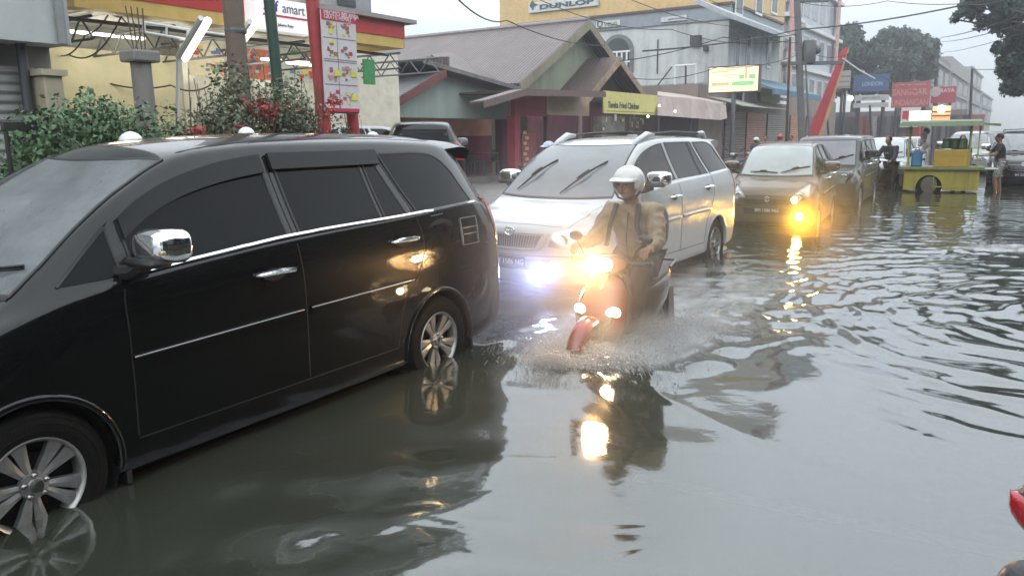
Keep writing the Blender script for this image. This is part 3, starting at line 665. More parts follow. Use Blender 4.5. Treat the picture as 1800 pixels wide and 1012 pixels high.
KB, KW = (-2.737, 3.540, -2.143), (.451, 8.548, -2.174)
MPVB = dict(MPV, zT=[(a, b+(.055 if -3.4 < a < -.9 else .03 if a <= -3.4 else .02 if a < -.5 else 0)) for a, b in MPV['zT']])
blk, bB = make_car('parked_car', 'black wet people carrier with chrome mirror and handles filling the left foreground', MPVB, KB[:2], KB[2], BLK, 2, visors=True)
g = MB()                                                  # chrome fuel flap and wheel flap behind the rear wheel
bB.patch(g, 'l', [(-3.035, .985), (-3.235, .985)], [(-3.035, 1.165), (-3.235, 1.165)], 6, 6, .006); fo = g.build('fuel_flap', BLK['paint'], blk, True)
g = MB()
for pl in ([(-3.03, .98), (-3.24, .98)], [(-3.03, 1.17), (-3.24, 1.17)], [(-3.035, .98), (-3.035, 1.17)], [(-3.235, .98), (-3.235, 1.17)], [(-3.05, 1.055), (-3.22, 1.055)], [(-3.05, 1.10), (-3.22, 1.10)]): bB.strip(g, 'l', pl, .013, .013)
g.build('chrome_frame', BLK['chrome'], fo, True)
g = MB(); g.bbox((-3.17, .60, .17), (-3.145, .86, .50), .01); g.bbox((-.42, .64, .17), (-.395, .86, .42), .01); g.build('mud_flap', BLK['rubber'], blk)
g = MB(); lc, n_ = bB.hit('l', -3.0, 1.232); bB.strip(g, 'l', [(-2.72, 1.215), (-2.86, 1.222)], .010, .006); g.build('badge', BLK['chrome'], blk)

wht, bW = make_car('parked_car', 'wet white people carrier with roof rails queueing directly behind the black one', MPV, KW[:2], KW[2], WHT, 2, rails=True, wipers='up', chrome_belt=False,
    lamps=[('fog_lamp', .44, .43, .055, (.62, .72, 1.0), 90), ('fog_lamp', -.62, .43, .055, (.62, .72, 1.0), 60)])

HATCH = scale_spec(MPV, .78, .86, .925, R=.28, arch=.315,
    zT=[(.65, .74), (.62, .80), (.57, .84), (.45, .89), (.3, .94), (.16, .975), (.06, 1.0), (-.2, 1.24), (-.38, 1.40), (-.55, 1.515), (-.75, 1.565), (-1.1, 1.59), (-1.6, 1.595), (-2.2, 1.57), (-2.6, 1.53), (-2.73, 1.50), (-2.84, 1.48), (-2.9, 1.42), (-2.935, 1.3)],
    zR=[(.65, .68), (.62, .75), (.57, .80), (.45, .85), (.3, .89), (.1, .93), (0, .97), (-.17, 1.10), (-.35, 1.26), (-.55, 1.41), (-.75, 1.49), (-1.0, 1.53), (-1.5, 1.545), (-2.0, 1.53), (-2.5, 1.48), (-2.8, 1.42), (-2.935, 1.25)],
    shield=((.02, -.60), (.60, .50), .10))
hatch, bH = make_car('parked_car', 'grey brown hatchback with glowing yellow fog lamp behind the white people carrier', HATCH, (4.56, 13.55), -2.06, dict(BRN, platetext='BM 1586 NG'), 1, grille='hatch', chrome_belt=False, spoiler=False, mirror='paint',
    lamps=[('fog_lamp', .50, .40, .05, (1.0, .80, .18), 170), ('side_lamp', .42, .665, .045, (1.0, .85, .45), 60)])
BOXY = scale_spec(MPV, .88, .90, 1.0, R=.33, arch=.375,
    zT=[(.73, .84), (.71, .90), (.66, .94), (.5, .965), (.3, .985), (.1, 1.0), (.0, 1.01), (-.1, 1.13), (-.25, 1.37), (-.38, 1.58), (-.5, 1.65), (-.8, 1.675), (-1.5, 1.69), (-2.3, 1.685), (-2.9, 1.67), (-3.05, 1.66), (-3.2, 1.65), (-3.27, 1.60), (-3.309, 1.5)],
    zR=[(.73, .80), (.71, .85), (.66, .89), (.5, .92), (.3, .945), (.1, .96), (-.08, 1.0), (-.18, 1.12), (-.30, 1.33), (-.43, 1.55), (-.55, 1.62), (-.8, 1.645), (-1.5, 1.66), (-2.3, 1.655), (-3.0, 1.63), (-3.309, 1.45)],
    wR=[(.73, .60), (.4, .64), (.1, .66), (-.3, .655), (-1, .62), (-3.3, .60)], wins=[([(-.36, 1.08), (-1.12, 1.08)], [(-.44, 1.50), (-.6, 1.56), (-1.12, 1.57)]), ([(-1.2, 1.08), (-2.0, 1.08)], [(-1.2, 1.57), (-2.0, 1.57)]), ([(-2.1, 1.08), (-3.0, 1.08)], [(-2.1, 1.57), (-2.95, 1.55)])],
    shield=((-.03, -.36), (.62, .56), .06))
jeep, bJ = make_car('parked_car', 'dark boxy off-roader waiting behind the grey brown hatchback', BOXY, (7.02, 17.6), -2.12, dict(DRK, platetext='BM 1704 TP'), 1, grille='boxy', chrome_belt=False, spoiler=False, mirror='rubber')
wh2, _ = make_car('parked_car', 'white compact car partly hidden by the food cart and the dark off-roader', HATCH, (10.6, 22.6), -2.15, WH2, 1, grille='hatch', chrome_belt=False, spoiler=False, mirror='paint')
suv, _ = make_car('oncoming_car', 'black people carrier with headlights lit behind the cart vendor at the right edge', MPV, (14.9, 22.9), -2.12, dict(BLK, platetext='BM 1230 AE'), 1, rails=True,
    lamps=[('headlamp_beam', .60, .46, .05, (1, .86, .6), 55), ('headlamp_beam', -.60, .46, .05, (1, .86, .6), 55)])
SEDAN = scale_spec(MPV, .93, .92, .84, R=.30, arch=.335)
blu, _ = make_car('parked_car', 'dark blue saloon parked between the white people carrier and the awnings', SEDAN, (7.2, 21.5), -2.5, BLU, 0, chrome_belt=False, spoiler=False, mirror='paint')
pk1, _ = make_car('parked_car', 'pale silver car half hidden behind the black car roof near the red banner post', MPV, (-4.9, 15.6), -2.15, GRY, 0, spoiler=False); pk1.location.z = .3
pk2, _ = make_car('parked_car', 'dark people carrier parked in front of the green gabled eating house', MPV, (-2.2, 19.6), 1.69, BLK, 0, spoiler=False); pk2.location.z = .36
for i, (px, py, Y, z, lb) in enumerate(((1545, 232, 34, 0, 'distant dark car with a red tail light beyond the off-roader'), (1590, 226, 44, 0, 'distant pale roofed car beyond the white compact car'), (1700, 250, 30, 0, 'pale green white car glimpsed behind the green cart roof'))):
    p = at(px, py, Y); c, _ = make_car('distant_car', lb, SEDAN if i < 2 else MPV, p[:2], .95 if i == 0 else -2.2, (DRK, GRY, GRY)[i], 0, spoiler=False, chrome_belt=False,
        lamps=None)
    if i == 0:
        g = MB(); g.ball((-3.52, .62, 1.0), .05); g.build('stop_lamp', mat('stop_lamp', (1, .05, .08), .3, var=0, emit=(1, .04, .07), es=14), c, True)
# real lamp light at the lit headlights
def lamp(name, loc, col, watts, parent=None, radius=.06, spot=None, direction=None):
    L = bpy.data.lights.new(name, 'SPOT' if spot else 'POINT'); L.energy = watts; L.color = col; L.shadow_soft_size = radius
    if spot: L.spot_size = math.radians(spot); L.spot_blend = .8
    o = bpy.data.objects.new(name, L); COL.objects.link(o); o.location = loc
    if direction: o.rotation_euler = Vector(direction).to_track_quat('-Z', 'Y').to_euler()
    if parent: o.parent = parent
    return o
LS = 1.0
lamp('fog_light', (.93, .44, .43), (.42, .52, 1.0), 110*LS, wht, .05, 100, (1, .35, 0))
lamp('fog_light', (.70, .50, .40), (1.0, .46, .05), 340*LS, hatch, .05, 84, (1, .42, 0))
# ------------------------------------------------------------------ ground
def sheet(name, m, x0, x1, y0, y1, z, nx=1, ny=1):
    mb = MB(); mb.add([(x0, y0, z), (x1, y0, z), (x1, y1, z), (x0, y1, z)], [(0, 1, 2, 3)]); o = mb.build(name, m); o['kind'] = 'structure'; return o
sheet('ground', mat('ground_dirt', (.10, .09, .075), .9, var=.3, bump=.4, bscale=3), -700, 900, -200, 1500, -.02)
rd = MB(); rd.add([S(-60, -4.6, 0), S(420, -4.6, 0), S(420, 6.6, 0), S(-60, 6.6, 0)], [(0, 1, 2, 3)]); rd.build('road', mat('wet_asphalt', (.055, .055, .05), .7, var=.35, scale=1.2, bump=.5, bscale=40))['kind'] = 'structure'
ln = MB(); a_, b_ = G(1215, 858, .004), G(1900, 1000, .004); d_ = Vector((b_[0]-a_[0], b_[1]-a_[1], 0)).normalized(); n_ = Vector((-d_.y, d_.x, 0))*.05
P0, P1 = Vector((*a_, .004))-d_*.3, Vector((*b_, .004)); ln.add([P0-n_, P1-n_, P1+n_, P0+n_], [(0, 1, 2, 3)])
ln.build('road_edge_line', mat('worn_white_paint', (.6, .6, .56), .7, var=.5, scale=9))['kind'] = 'structure'
pv = MB(); pv.box((-40, 6.6, 0), (400, 8.0, .16)); pv.box((-40, 8.0, 0), (400, 40, .30)); o = pv.xf(Matrix.Rotation(A, 4, 'Z')).build('pavement', mat('pavement_concrete', (.22, .21, .19), .8, var=.3, bump=.3, bscale=20)); o['kind'] = 'structure'

concrete = stained('stained_concrete', (.23, .22, .20), (.05, .05, .045), .7)
beam_grey = mat('grey_steel', (.13, .14, .145), .5, .3)
dark_in = mat('dark_interior', (.018, .016, .016), .8)
whitep = mat('white_enamel', (.72, .73, .72), .4, var=.05)
tube_on = mat('tube_lit', (1, 1, 1), .4, var=0, emit=(1, .97, .86), es=2.6)

# ------------------------------------------------------------------ shuttered shop, far left
v = 9.6
uR, zb = FV(126, 80, v); uL = uR-16
e = sthing('shop_building', 'grey white concrete shop with a rolled down shutter at the far left edge', 'building', uR, v)
ce = stained('pale_plaster_wall', (.50, .52, .51), (.20, .21, .20), .35)
m = MB(); m.box((uL, v, zb), (uR, v+5.5, zb+5.5)); m.build('upper_wall', ce, e)
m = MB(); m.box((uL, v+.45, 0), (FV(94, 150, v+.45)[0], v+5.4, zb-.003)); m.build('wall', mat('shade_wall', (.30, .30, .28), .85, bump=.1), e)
uS = FV(62, 150, v+.4)[0]; m = MB(); m.box((uL, v+.38, .1), (uS, v+.44, zb-.25)); m.build('roller_shutter', corr('shutter_slats', (.36, .37, .36), 'z', .11, .15, (.2, .19, .17), .5), e)
m = MB(); ub = FV(84, 150, v+.15)[0]; m.bbox((ub-.11, v+.0, 0), (ub+.11, v+.40, zb-.35), .02); m.box((ub-.15, v-.04, zb-.36), (ub+.15, v+.44, zb-.29)); m.build('pillar', mat('beige_plaster', (.42, .37, .27), .8, bump=.2), e)
m = MB(); m.tube((ub-.20, v+.25, 0), (ub-.20, v+.25, zb), .055, n=10); m.build('drain_pipe', mat('dark_grey_pipe', (.07, .075, .08), .5), e, True)
m = MB(); uq = uR-.12; m.tube((uq, v-.05, zb), (uq, v-.05, zb+5), .05, n=8); m.build('downpipe', mat('grey_pipe', (.26, .27, .27), .5), e, True)

# ------------------------------------------------------------------ minimarket
v = 11.2
uA = FV(133, 30, v)[0]; uB, zf0 = FV(711, 86, v); zf1 = FV(711, 44, v)[1]
e = sthing('minimarket', 'minimarket with red and yellow fascia and cream lit wall', 'shop building', (uA+uB)/2, v)
RED = mat('fascia_red', (.50, .035, .03), .4, var=.1); YEL = mat('fascia_yellow', (.62, .42, .12), .45, var=.1); BLUE = mat('fascia_blue', (.03, .05, .3), .4)
CRM = stained('cream_wall', (.66, .62, .44), (.45, .42, .30), .25)
hf = zf1-zf0; mm_root = e; e_u = ((uA+uB)/2, v)
m = MB(); m.box((uA, v, zf0), (uB, v+.35, zf0+hf*.42), 0); m.box((uA, v-.02, zf0+hf*.42), (uB, v+.35, zf1+.02), 1); m.box((uB-.02, v, zf0), (uB, v+5, zf0+hf*.42), 0); m.box((uB-.02, v+.01, zf0+hf*.42), (uB+.01, v+5, zf1), 1)
m.build('fascia', [YEL, RED], e)
m = MB(); m.box((uA-.2, v-.15, zf1+.02), (uB+.25, v+5.2, zf1+.10)); m.build('roof_edge', mat('fascia_cap', (.30, .26, .24), .5), e)
zcw = FV(210, 91, v+3.0)[1]; m = MB(); m.box((uA-2.3, v+3.0, 0), (uB-2.5, v+3.3, zcw)); m.build('wall', CRM, e)
m = MB(); m.box((uA-2.3, v+3.32, 0), (uB-.4, v+3.5, zf1)); m.build('upper_wall', mat('grey_upper_wall', (.40, .40, .37), .8), e)
m = MB(); m.box((uA-.3, v+.4, zf0+.16), (uB-.1, v+2.99, zf0+.20)); m.build('soffit', corr('soffit_sheet', (.42, .42, .40), 'u', .2, .2, (.2, .18, .15), .6), e)
m = MB()
for k in range(7):
    u = uA+.5+k*1.35; m.tube((u, v+.5, zf0-.02), (u, v+2.95, zf0-.02), .025); m.tube((u, v+.5, zf0-.34), (u, v+2.95, zf0-.34), .02)
    for j in range(4): m.tube((u, v+.5+j*.6, zf0-.34), (u, v+.8+j*.6, zf0-.02), .015); m.tube((u, v+.8+j*.6, zf0-.02), (u, v+1.1+j*.6, zf0-.34), .015)
m.tube((uA, v+.45, zf0-.1), (uB, v+.45, zf0-.1), .03); m.build('roof_truss', beam_grey, e)
for px0, px1, y0, y1, kind in ((332, 393, 82, 132, 0), (425, 478, 90, 138, 1), (492, 552, 90, 142, 2)):     # posters on the shop window
    ua, za = FV(px0, y1, v+2.96); ub_, zb_ = FV(px1, y0, v+2.96); r = random.Random(kind)
    m = MB(); m.box((ua, v+2.93, za), (ub_, v+2.985, zb_), 0)
    for i in range(26):
        a, b = ua+(ub_-ua)*(.05+.8*r.random()), za+(zb_-za)*(.08+.75*r.random()); s = (.05+.12*r.random())*(ub_-ua)
        m.box((a, v+2.922-.0005*i, b), (min(a+s, ub_-.02), v+2.928-.0005*i, min(b+s*.6, zb_-.02)), 1+r.randrange(5))
    m.build('window_poster', [mat('poster_base%d' % kind, ((.62, .55, .40), (.60, .16, .10), (.40, .42, .40))[kind], .6, emit=((.5, .42, .3), (.55, .12, .08), (.3, .3, .28))[kind], es=.2), mat('ink_red', (.5, .05, .05), .6), mat('ink_green', (.12, .35, .15), .6), mat('ink_white', (.75, .73, .68), .6), mat('ink_yellow', (.7, .5, .1), .6), mat('ink_blue', (.12, .18, .4), .6)], e)
m = MB(); ua, za = FV(326, 190, v+2.97); ub_, zb_ = FV(600, 84, v+2.97); m.box((ua, v+2.95, zb_-2.2), (ub_+2, v+2.99, zb_-.02)); m.build('shop_window', mat('lit_glass', (.30, .30, .26), .15, var=.3, emit=(.85, .80, .62), es=.35), e)
for px, w in ((463, 3), (505, 2)):
    u0_, z0_ = FV(px, 70, v+1.5); m = MB()
    for k in range(w): m.box((u0_+k*.9, v+1.5+.3*k, zf0-.30), (u0_+.55+k*.9, v+1.62+.3*k, zf0-.26))
    m.build('tube_lamp', tube_on, e)
m = MB(); ua, za = FV(340, 120, v+1.4); m.box((uA+1, v+2.2, zf0-.06), (uA+2.4, v+2.32, zf0-.02)); m.build('tube_lamp', tube_on, e)
# slanted floodlight arms
for (x0, y0, x1, y1) in ((325, 104, 366, 36), (424, 76, 450, 42)):
    u0_, z0_ = FV(x0, y0, v-.1); u1_, z1_ = FV(x1, y1, v-1.1); m = MB()
    a, b = Vector((u0_, v-.1, z0_)), Vector((u1_, v-1.1, z1_)); m.path([a, b], .055, 8); t = m.build('tube_floodlight', mat('tube_lit2', (1, 1, 1), .4, var=0, emit=(1, 1, .88), es=1.7), e, True)
    m = MB(); o_ = Vector((-.10, .02, .02)); m.path([a+o_, b+o_], .045, 6); m.path([a+o_, a+Vector((-.1, .3, -1.6))], .035, 6); m.build('lamp_bracket', whitep, t, True)
m = MB(); pts = [(253, 40), (330, 52), (330, 70), (253, 57)]; P = [Vector((FV(x, y, v-.3)[0], v-.3, FV(x, y, v-.3)[1])) for x, y in pts]
for i in range(4): m.tube(P[i], P[(i+1) % 4], .022)
m.tube((P[0]+P[1])/2, (P[2]+P[3])/2, .018); q = Vector((FV(395, 62, v-.3)[0], v-.3, FV(395, 62, v-.3)[1])); m.tube(P[1], q, .02); m.build('sign_frame', whitep, e)
# lightbox sign with the shop name
ua, za = FV(451, 50, v-.45); ub_, zb_ = FV(549, 10, v-.45); zt = FV(451, -8, v-.45)[1]
sg = sthing('shop_sign', 'white lightbox sign with blue shop name and red underline on the minimarket', 'sign', ua, v-.3, za)
m = MB(); m.box((ua, v-.45, za), (ub_, v-.18, zt)); m.build('light_box', mat('lightbox_white', (.8, .8, .8), .4, var=0, emit=(1, .97, .95), es=.42), sg)
hh = zt-za; ww_ = ub_-ua
m = MB(); text_mb(m, 'Alf', hh*.48, ((ua+.13*ww_, v-.455, za+hh*.60), (1, 0, 0), (0, 0, 1)), .01, 0, sx=1.1); text_mb(m, 'amart', hh*.44, ((ua+.45*ww_, v-.455, za+hh*.60), (1, 0, 0), (0, 0, 1)), .01, 1, sx=.92)
m.box((ua+.12*ww_, v-.46, za+hh*.44), (ub_-.06*ww_, v-.45, za+hh*.50), 2); text_mb(m, 'Jakarta Raya', hh*.13, ((ua+.36*ww_, v-.455, za+hh*.16), (1, 0, 0), (0, 0, 1)), .01, 1)
m.build('lettering', [mat('sign_blue', (.02, .04, .30), .5, var=0), mat('sign_dark', (.15, .14, .16), .5, var=0), mat('sign_red', (.6, .03, .05), .5, var=0)], sg)
# the shop's own lamps light its front
for px in (180, 300, 420, 560):
    q = FV(px, 80, 13.2)[0]; lamp('shop_tube_light', (q-e_u[0], 2.4 if False else 13.2-e_u[1], zf0-.35), (1, .93, .72), 26, mm_root, .3)
# green hanging banner beside the shop
ua, za = FV(640, 148, 11.0); ub_, zb_ = FV(657, 106, 11.0)
m = MB(); m.box((ua, 10.98, za), (ub_, 11.02, zb_)); o = m.build('hanging_banner', mat('green_cloth', (.06, .27, .09), .7)); o.rotation_euler[2] = A; tag(o, 'small bright green banner hanging right of the tall price banner', 'banner')
# grey block above the shop
ua = FV(572, 0, 15)[0]; ub_ = FV(652, 0, 15)[0]; e = sthing('office_building', 'grey windowed upper storey standing behind the minimarket sign', 'building', ua, 15)
zt0 = FV(652, 40, 15)[1]; m = MB(); m.box((ua, 15, 0), (ub_, 20, zt0+7)); m.build('wall', stained('grey_block', (.30, .30, .31), (.15, .15, .15), .4), e)
m = MB(); m.box((ua+.4, 14.97, zt0+.3), (ub_-.6, 14.995, zt0+1.6)); m.build('window', mat('dark_window', (.03, .035, .04), .15, var=0), e)

# ------------------------------------------------------------------ poles and the price banner
def pole(name, label, cat, x0, y0, x1, y1, v, r, m_, caps=None, z0=0, group=None, ext=3):
    ut, zt = FV(x0, y0, v); ub_, zb_ = FV(x1, y1, v); k = (0-zb_)/(zt-zb_); u0_ = ub_+(ut-ub_)*k
    e = sthing(name, label, cat, u0_, v, 0, group); ut2 = ut+(ut-u0_)*ext/max(zt, 1)*1; mb = MB(); mb.tube((u0_, v, z0), (ut2, v, zt+ext), r*1.06, r*.92, 14); mb.build('shaft', m_, e, True); return e, (u0_, ut2, zt+ext)
brown = mat('brown_wood_pole', (.17, .13, .10), .8, bump=.5, bscale=12)
e, _ = pole('utility_pole', 'thick brown utility pole left of the lightbox sign', 'pole', 408, 0, 425, 190, 8.6, .125, brown)
m = MB(); 
for z in (2.2, 3.1): m.lathe([(.135, -.03), (.14, 0), (.135, .03)], 'z', (FV(420, 130, 8.6)[0], 8.6, z), 14)
m.build('steel_band', beam_grey, e)
e, _ = pole('lamp_post', 'slim dark green post in front of the lightbox sign', 'post', 473, 0, 492, 190, 8.6, .075, mat('dark_green_paint', (.04, .085, .065), .4))
m = MB(); m.lathe([(.09, 0), (.1, .02), (.1, .3), (.08, .33)], 'z', (FV(492, 190, 8.6)[0], 8.6, .16), 14); m.build('base_collar', mat('dark_green_paint', (0, 0, 0)), e, True)
e, _ = pole('sign_post', 'red post holding the tall price banner', 'post', 549, 0, 570, 225, 8.3, .095, mat('faded_red_paint', (.38, .05, .05), .55, var=.25))
ua, zt = FV(562, 16, 8.15); ub_, _z = FV(622, 12, 8.15); zb_ = FV(572, 196, 8.15)[1]; u_b = FV(628, 196, 8.15)[0]
bn = sthing('price_banner', 'tall white and red price banner with product squares beside the red post', 'banner', ua, 8.15, zb_)
tilt = (FV(571, 196, 8.15)[0]-ua)
def bpt(a, b, d=0): return Vector((ua+(ub_-ua)*a+tilt*(1-b), 8.15-d, zb_+(zt-zb_)*b))
def brect(mb, a0, b0, a1, b1, d, t, mi): mb.slab([bpt(a0, b0, d), bpt(a1, b0, d), bpt(a1, b1, d), bpt(a0, b1, d)], (0, -t, 0), mi)
m = MB(); brect(m, 0, 0, 1, 1, 0, .02, 0); m.build('cloth', mat('banner_white', (.62, .58, .58), .6, var=.06), bn)
m = MB(); brect(m, 0, .90, 1, 1, .021, .003, 0); brect(m, 0, 0, 1, .035, .021, .003, 0)
for b in (.73, .52, .5, .27): brect(m, .02, b, .98, b+.006, .021, .003, 1)
brect(m, .42, .04, .43, .88, .021, .003, 1)
r = random.Random(3)
for (a0, b0) in ((.12, .75), (.52, .75), (.12, .545), (.52, .545), (.08, .30), (.52, .30), (.10, .06), (.52, .06)):
    for i in range(9):
        a = a0+.30*r.random()*.9; b = b0+.15*r.random()*.9; s = .04+.07*r.random()
        brect(m, a, b, min(a+s, .97), b+s*.35, .022+.0004*i, .003, [0, 2, 1, 3, 4][r.randrange(5)])
for a, b in ((.30, .36), (.78, .36), (.78, .12)): brect(m, a, b, a+.17, b+.06, .026, .004, 3)
for b, t_, s in ((.952, 'PROMO BELANJA', .085), (.915, 'GRATIS HEMAT', .075)):
    text_mb(m, t_, s, (bpt(.06, b, .03), bpt(1, b)-bpt(0, b), bpt(0, 1)-bpt(0, 0)), .004, 5)
m.build('print', [mat('banner_red', (.52, .04, .08), .6, var=.05), mat('banner_dark', (.18, .16, .17), .6), mat('banner_pink', (.55, .28, .28), .6), mat('banner_yellow', (.72, .68, .08), .6), mat('banner_brown', (.30, .16, .08), .6), mat('banner_ink_white', (.78, .72, .72), .6)], bn)
m = MB(); m.tube(bpt(-.05, 1.005, -.01), bpt(1.02, 1.005, -.01), .018); m.tube(bpt(-.05, -.003, -.01), bpt(1.02, -.003, -.01), .018); m.build('rod', beam_grey, bn)
e, _ = pole('sign_post', 'short red leg under the right edge of the price banner', 'post', 617, 180, 622, 232, 8.35, .09, mat('faded_red_paint', (0, 0, 0)), ext=.4)
# broad concrete stump with bare reinforcing bars
u0_, zt = FV(247, 110, 8.9); u1_ = FV(255, 160, 8.9)[0]
e = sthing('concrete_column', 'unfinished concrete column with a wider cap and bare steel bars above the hedge', 'column', u1_, 8.9)
m = MB(); m.tube((u1_, 8.9, 0), (u0_, 8.9, zt), .125, .115, 16); m.build('shaft', concrete, e, True)
m = MB(); m.bbox((u0_-.17, 8.74, zt), (u0_+.17, 9.06, zt+.13), .02); m.build('cap', concrete, e)
m = MB()
for dx in (-.09, -.03, .04, .10): m.tube((u0_+dx, 8.9+dx*.4, zt+.13), (u0_+dx*1.1-.02, 8.9, zt+.62), .008, n=5)
m.build('steel_bars', mat('rusty_bar', (.10, .07, .05), .8), e)

# ------------------------------------------------------------------ hedge of bougainvillea
leafm = mat('bougainvillea_leaf', (.105, .175, .080), .55, var=.35, scale=2.5, island=.45); leaf2 = mat('dusty_leaf', (.125, .145, .085), .6, var=.35, scale=2.5, island=.4)
flow = mat('red_bracts', (.42, .045, .05), .6, var=.25, scale=6, island=.3); flowp = mat('pink_bracts', (.55, .10, .16), .6, var=.25, scale=6, island=.3); woodm = mat('twig_bark', (.10, .075, .05), .85)
def bush(label, px0, px1, ytop, v, n, lm, fl=None, nf=0, seed=0, wispy=0, fy=None):
    r = random.Random(seed); u0_, z0_ = FV(px0, ytop, v); u1_, z1_ = FV(px1, ytop, v); zc = (z0_+z1_)/2*(.90 if px0 < 250 else .99)
    e = sthing('bougainvillea_bush', label, 'bush', (u0_+u1_)/2, v, .0, 'flowering bushes behind the black car'); blobs = []
    k = max(3, int((u1_-u0_)/.55))
    for i in range(k):
        t = (i+.5)/k; u = u0_+(u1_-u0_)*t; h = zc*(.84+.22*math.sin(t*math.pi)+.12*r.uniform(-1, 1))
        blobs += [(u, v+r.uniform(-.2, .25), h*.55, .42, .5, h*.42), (u+r.uniform(-.2, .2), v+r.uniform(-.3, .3), h*.85, .30, .34, h*.17)]
    leaf_cloud('foliage', blobs, int(n*2.9), .027, lm, e, seed, .45)
    m = MB()
    for i in range(k*3+wispy):
        u = u0_+(u1_-u0_)*r.random(); a = Vector((u, v+r.uniform(-.3, .3), .1)); h = zc*r.uniform(.7, 1.06)+(.25*r.random() if i > k*3 else 0); b = a+Vector((r.uniform(-.35, .35), r.uniform(-.2, .2), h)); c = (a+b)/2+Vector((r.uniform(-.1, .1), 0, .1))
        m.path([a, c, b], [.018, .010, .004], 5)
    m.build('stems', woodm, e)
    if fl: 
        fb = [(u0_+(u1_-u0_)*r.random(), v-.25+r.uniform(-.2, .2), zc*r.uniform(*(fy or (.6, .95))), .16, .14, .09) for _ in range(9)]
        leaf_cloud('blossoms', fb, int(nf*2.0), .026, fl, e, seed+5, .2)
    return e
bush('low dense bush with pink red blossoms at the left frame edge', -70, 70, 262, 7.4, 3800, leafm, flowp, 700, 1, fy=(.55, .85))
bush('dense dark green bush in front of the shutter pillar', 60, 210, 178, 7.6, 7500, leafm, flowp, 260, 2, fy=(.35, .8))
bush('dense green bush at the foot of the concrete column', 195, 305, 172, 7.7, 5200, leafm, flow, 160, 3, fy=(.5, .9))
bush('loose bush with a band of red blossoms right of the concrete column', 290, 400, 178, 7.7, 3800, leaf2, flow, 900, 4, 8, fy=(.72, .86))
bush('sparse twiggy bush under the thick brown pole', 385, 480, 150, 7.8, 3200, leaf2, flow, 240, 5, 14)
bush('sparse twiggy bush between the green post and the red post', 475, 560, 150, 7.9, 2600, leaf2, flow, 160, 6, 14)
bush('small bush right of the red post', 565, 630, 208, 8.6, 1300, leaf2, None, 0, 7, 4)
# low fence posts with white round caps
for (px, py, r_, lb) in ((230, 246, .105, 'white round cap on a garden post, leftmost behind the black roof'), (433, 233, .085, 'white round cap on a garden post, middle one behind the black roof'), (655, 239, .08, 'white round cap on a garden post, rightmost behind the black roof')):
    v = 6.75; u, z = FV(px, py, v); z -= .02; e = sthing('garden_post', lb, 'post', u, v); m = MB(); m.tube((u, v, 0), (u, v, z-.03), .05, n=12); m.build('shaft', concrete, e, True)
    m = MB(); m.ball((u, v, z), (r_, r_, r_*.9), 18); m.build('round_cap', mat('white_gloss_cap', (.75, .77, .78), .2, var=0, coat=.5), e, True)
# little dark stand at far left
v = 7.3; u, z = FV(36, 226, v); e = sthing('sign_stand', 'small dark metal frame on a post in the hedge at far left', 'stand', u, v); m = MB(); m.tube((u-.12, v, 0), (u-.12, v, z+.02), .02); m.tube((u+.1, v, z-.1), (u+.1, v, z+.03), .018); m.build('leg', mat('dark_steel', (.03, .03, .03), .5), e)
m = MB(); m.bbox((u-.15, v-.02, z-.02), (u+.14, v+.02, z+.06), .008); m.build('bar', mat('dark_steel', (.03, .03, .03), .5), e)

# ------------------------------------------------------------------ green gabled eating house
roof_pur = corr('weathered_brown_roof', (.092, .064, .056), 'v', .16, .6, (.13, .075, .06), .42)
roof_u = corr('weathered_brown_roof_u', (.092, .066, .060), 'u', .16, .45, (.17, .10, .08), .38)
roof_gr = corr('grey_tin_roof', (.20, .20, .21), 'u', .14, .4, (.15, .12, .10), .4)
barge = mat('maroon_barge_board', (.16, .05, .045), .7, var=.2)
v = 15.0
def P_(px, py, vv=None): vv = v if vv is None else vv; u, z = FV(px, py, vv); return Vector((u, vv, z))
e = sthing('eating_house', 'open fronted eating house with pale green gable and orange and maroon inside wall', 'building', P_(690, 205).x, v)
gl, gr_, ap = P_(688, 206), P_(905, 206), P_(775, 108)
eaL, eaR = P_(640, 197), P_(908, 162)
gz = gl.z; 
m = MB(); m.slab([Vector((gl.x, v, gz)), Vector((gr_.x, v, gz)), Vector((gr_.x, v, P_(905, 168).z)), Vector((P_(760, 127).x, v, P_(760, 127).z)), Vector((gl.x, v, P_(688, 182).z))], (0, .12, 0)); m.build('gable_wall', stained('pale_green_plaster', (.36, .43, .38), (.20, .25, .22), .5), e)
dv = 9.0; ov = -.5
def roofslab(mb, a, b, t=.06, back=dv, mi=None):
    a, b = Vector(a), Vector(b); mb.slab([a+Vector((0, ov, 0)), b+Vector((0, ov, 0)), b+Vector((0, back, 0)), a+Vector((0, back, 0))], (0, 0, t), mi)
apL, apR = P_(760, 125), P_(719, 109); m = MB(); roofslab(m, apR, eaR, back=dv); roofslab(m, eaL, apL, back=3); m.build('roof', roof_gr, e)
m = MB()
for a, b, k, mt in ((eaL, apL, .24, barge), (apR, eaR, .11, mat('worn_tin_edge', (.16, .14, .14), .6, var=.3))):
    m = MB(); a, b = a+Vector((0, ov-.03, .04-k)), b+Vector((0, ov-.03, .04-k)); m.slab([a, b, b+Vector((0, 0, k)), a+Vector((0, 0, k))], (0, .03, 0)); m.build('barge_board', mt, e)
zfl = P_(860, 306, v+.6).z
m = MB(); m.box((gl.x, v-.2, 0), (gr_.x+.3, v+5, zfl)); m.build('floor_slab', concrete, e)
m = MB(); zs = P_(840, 239, v+1.0).z; m.box((gl.x, v+1.0, zs), (gr_.x, v+1.1, gz+.3), 0); m.box((gl.x, v+.98, zfl), (gr_.x, v+1.1, zs), 1); m.build('inner_wall', [mat('salmon_wall', (.66, .30, .18), .8, var=.1), mat('maroon_wall', (.22, .035, .06), .75, var=.15)], e)
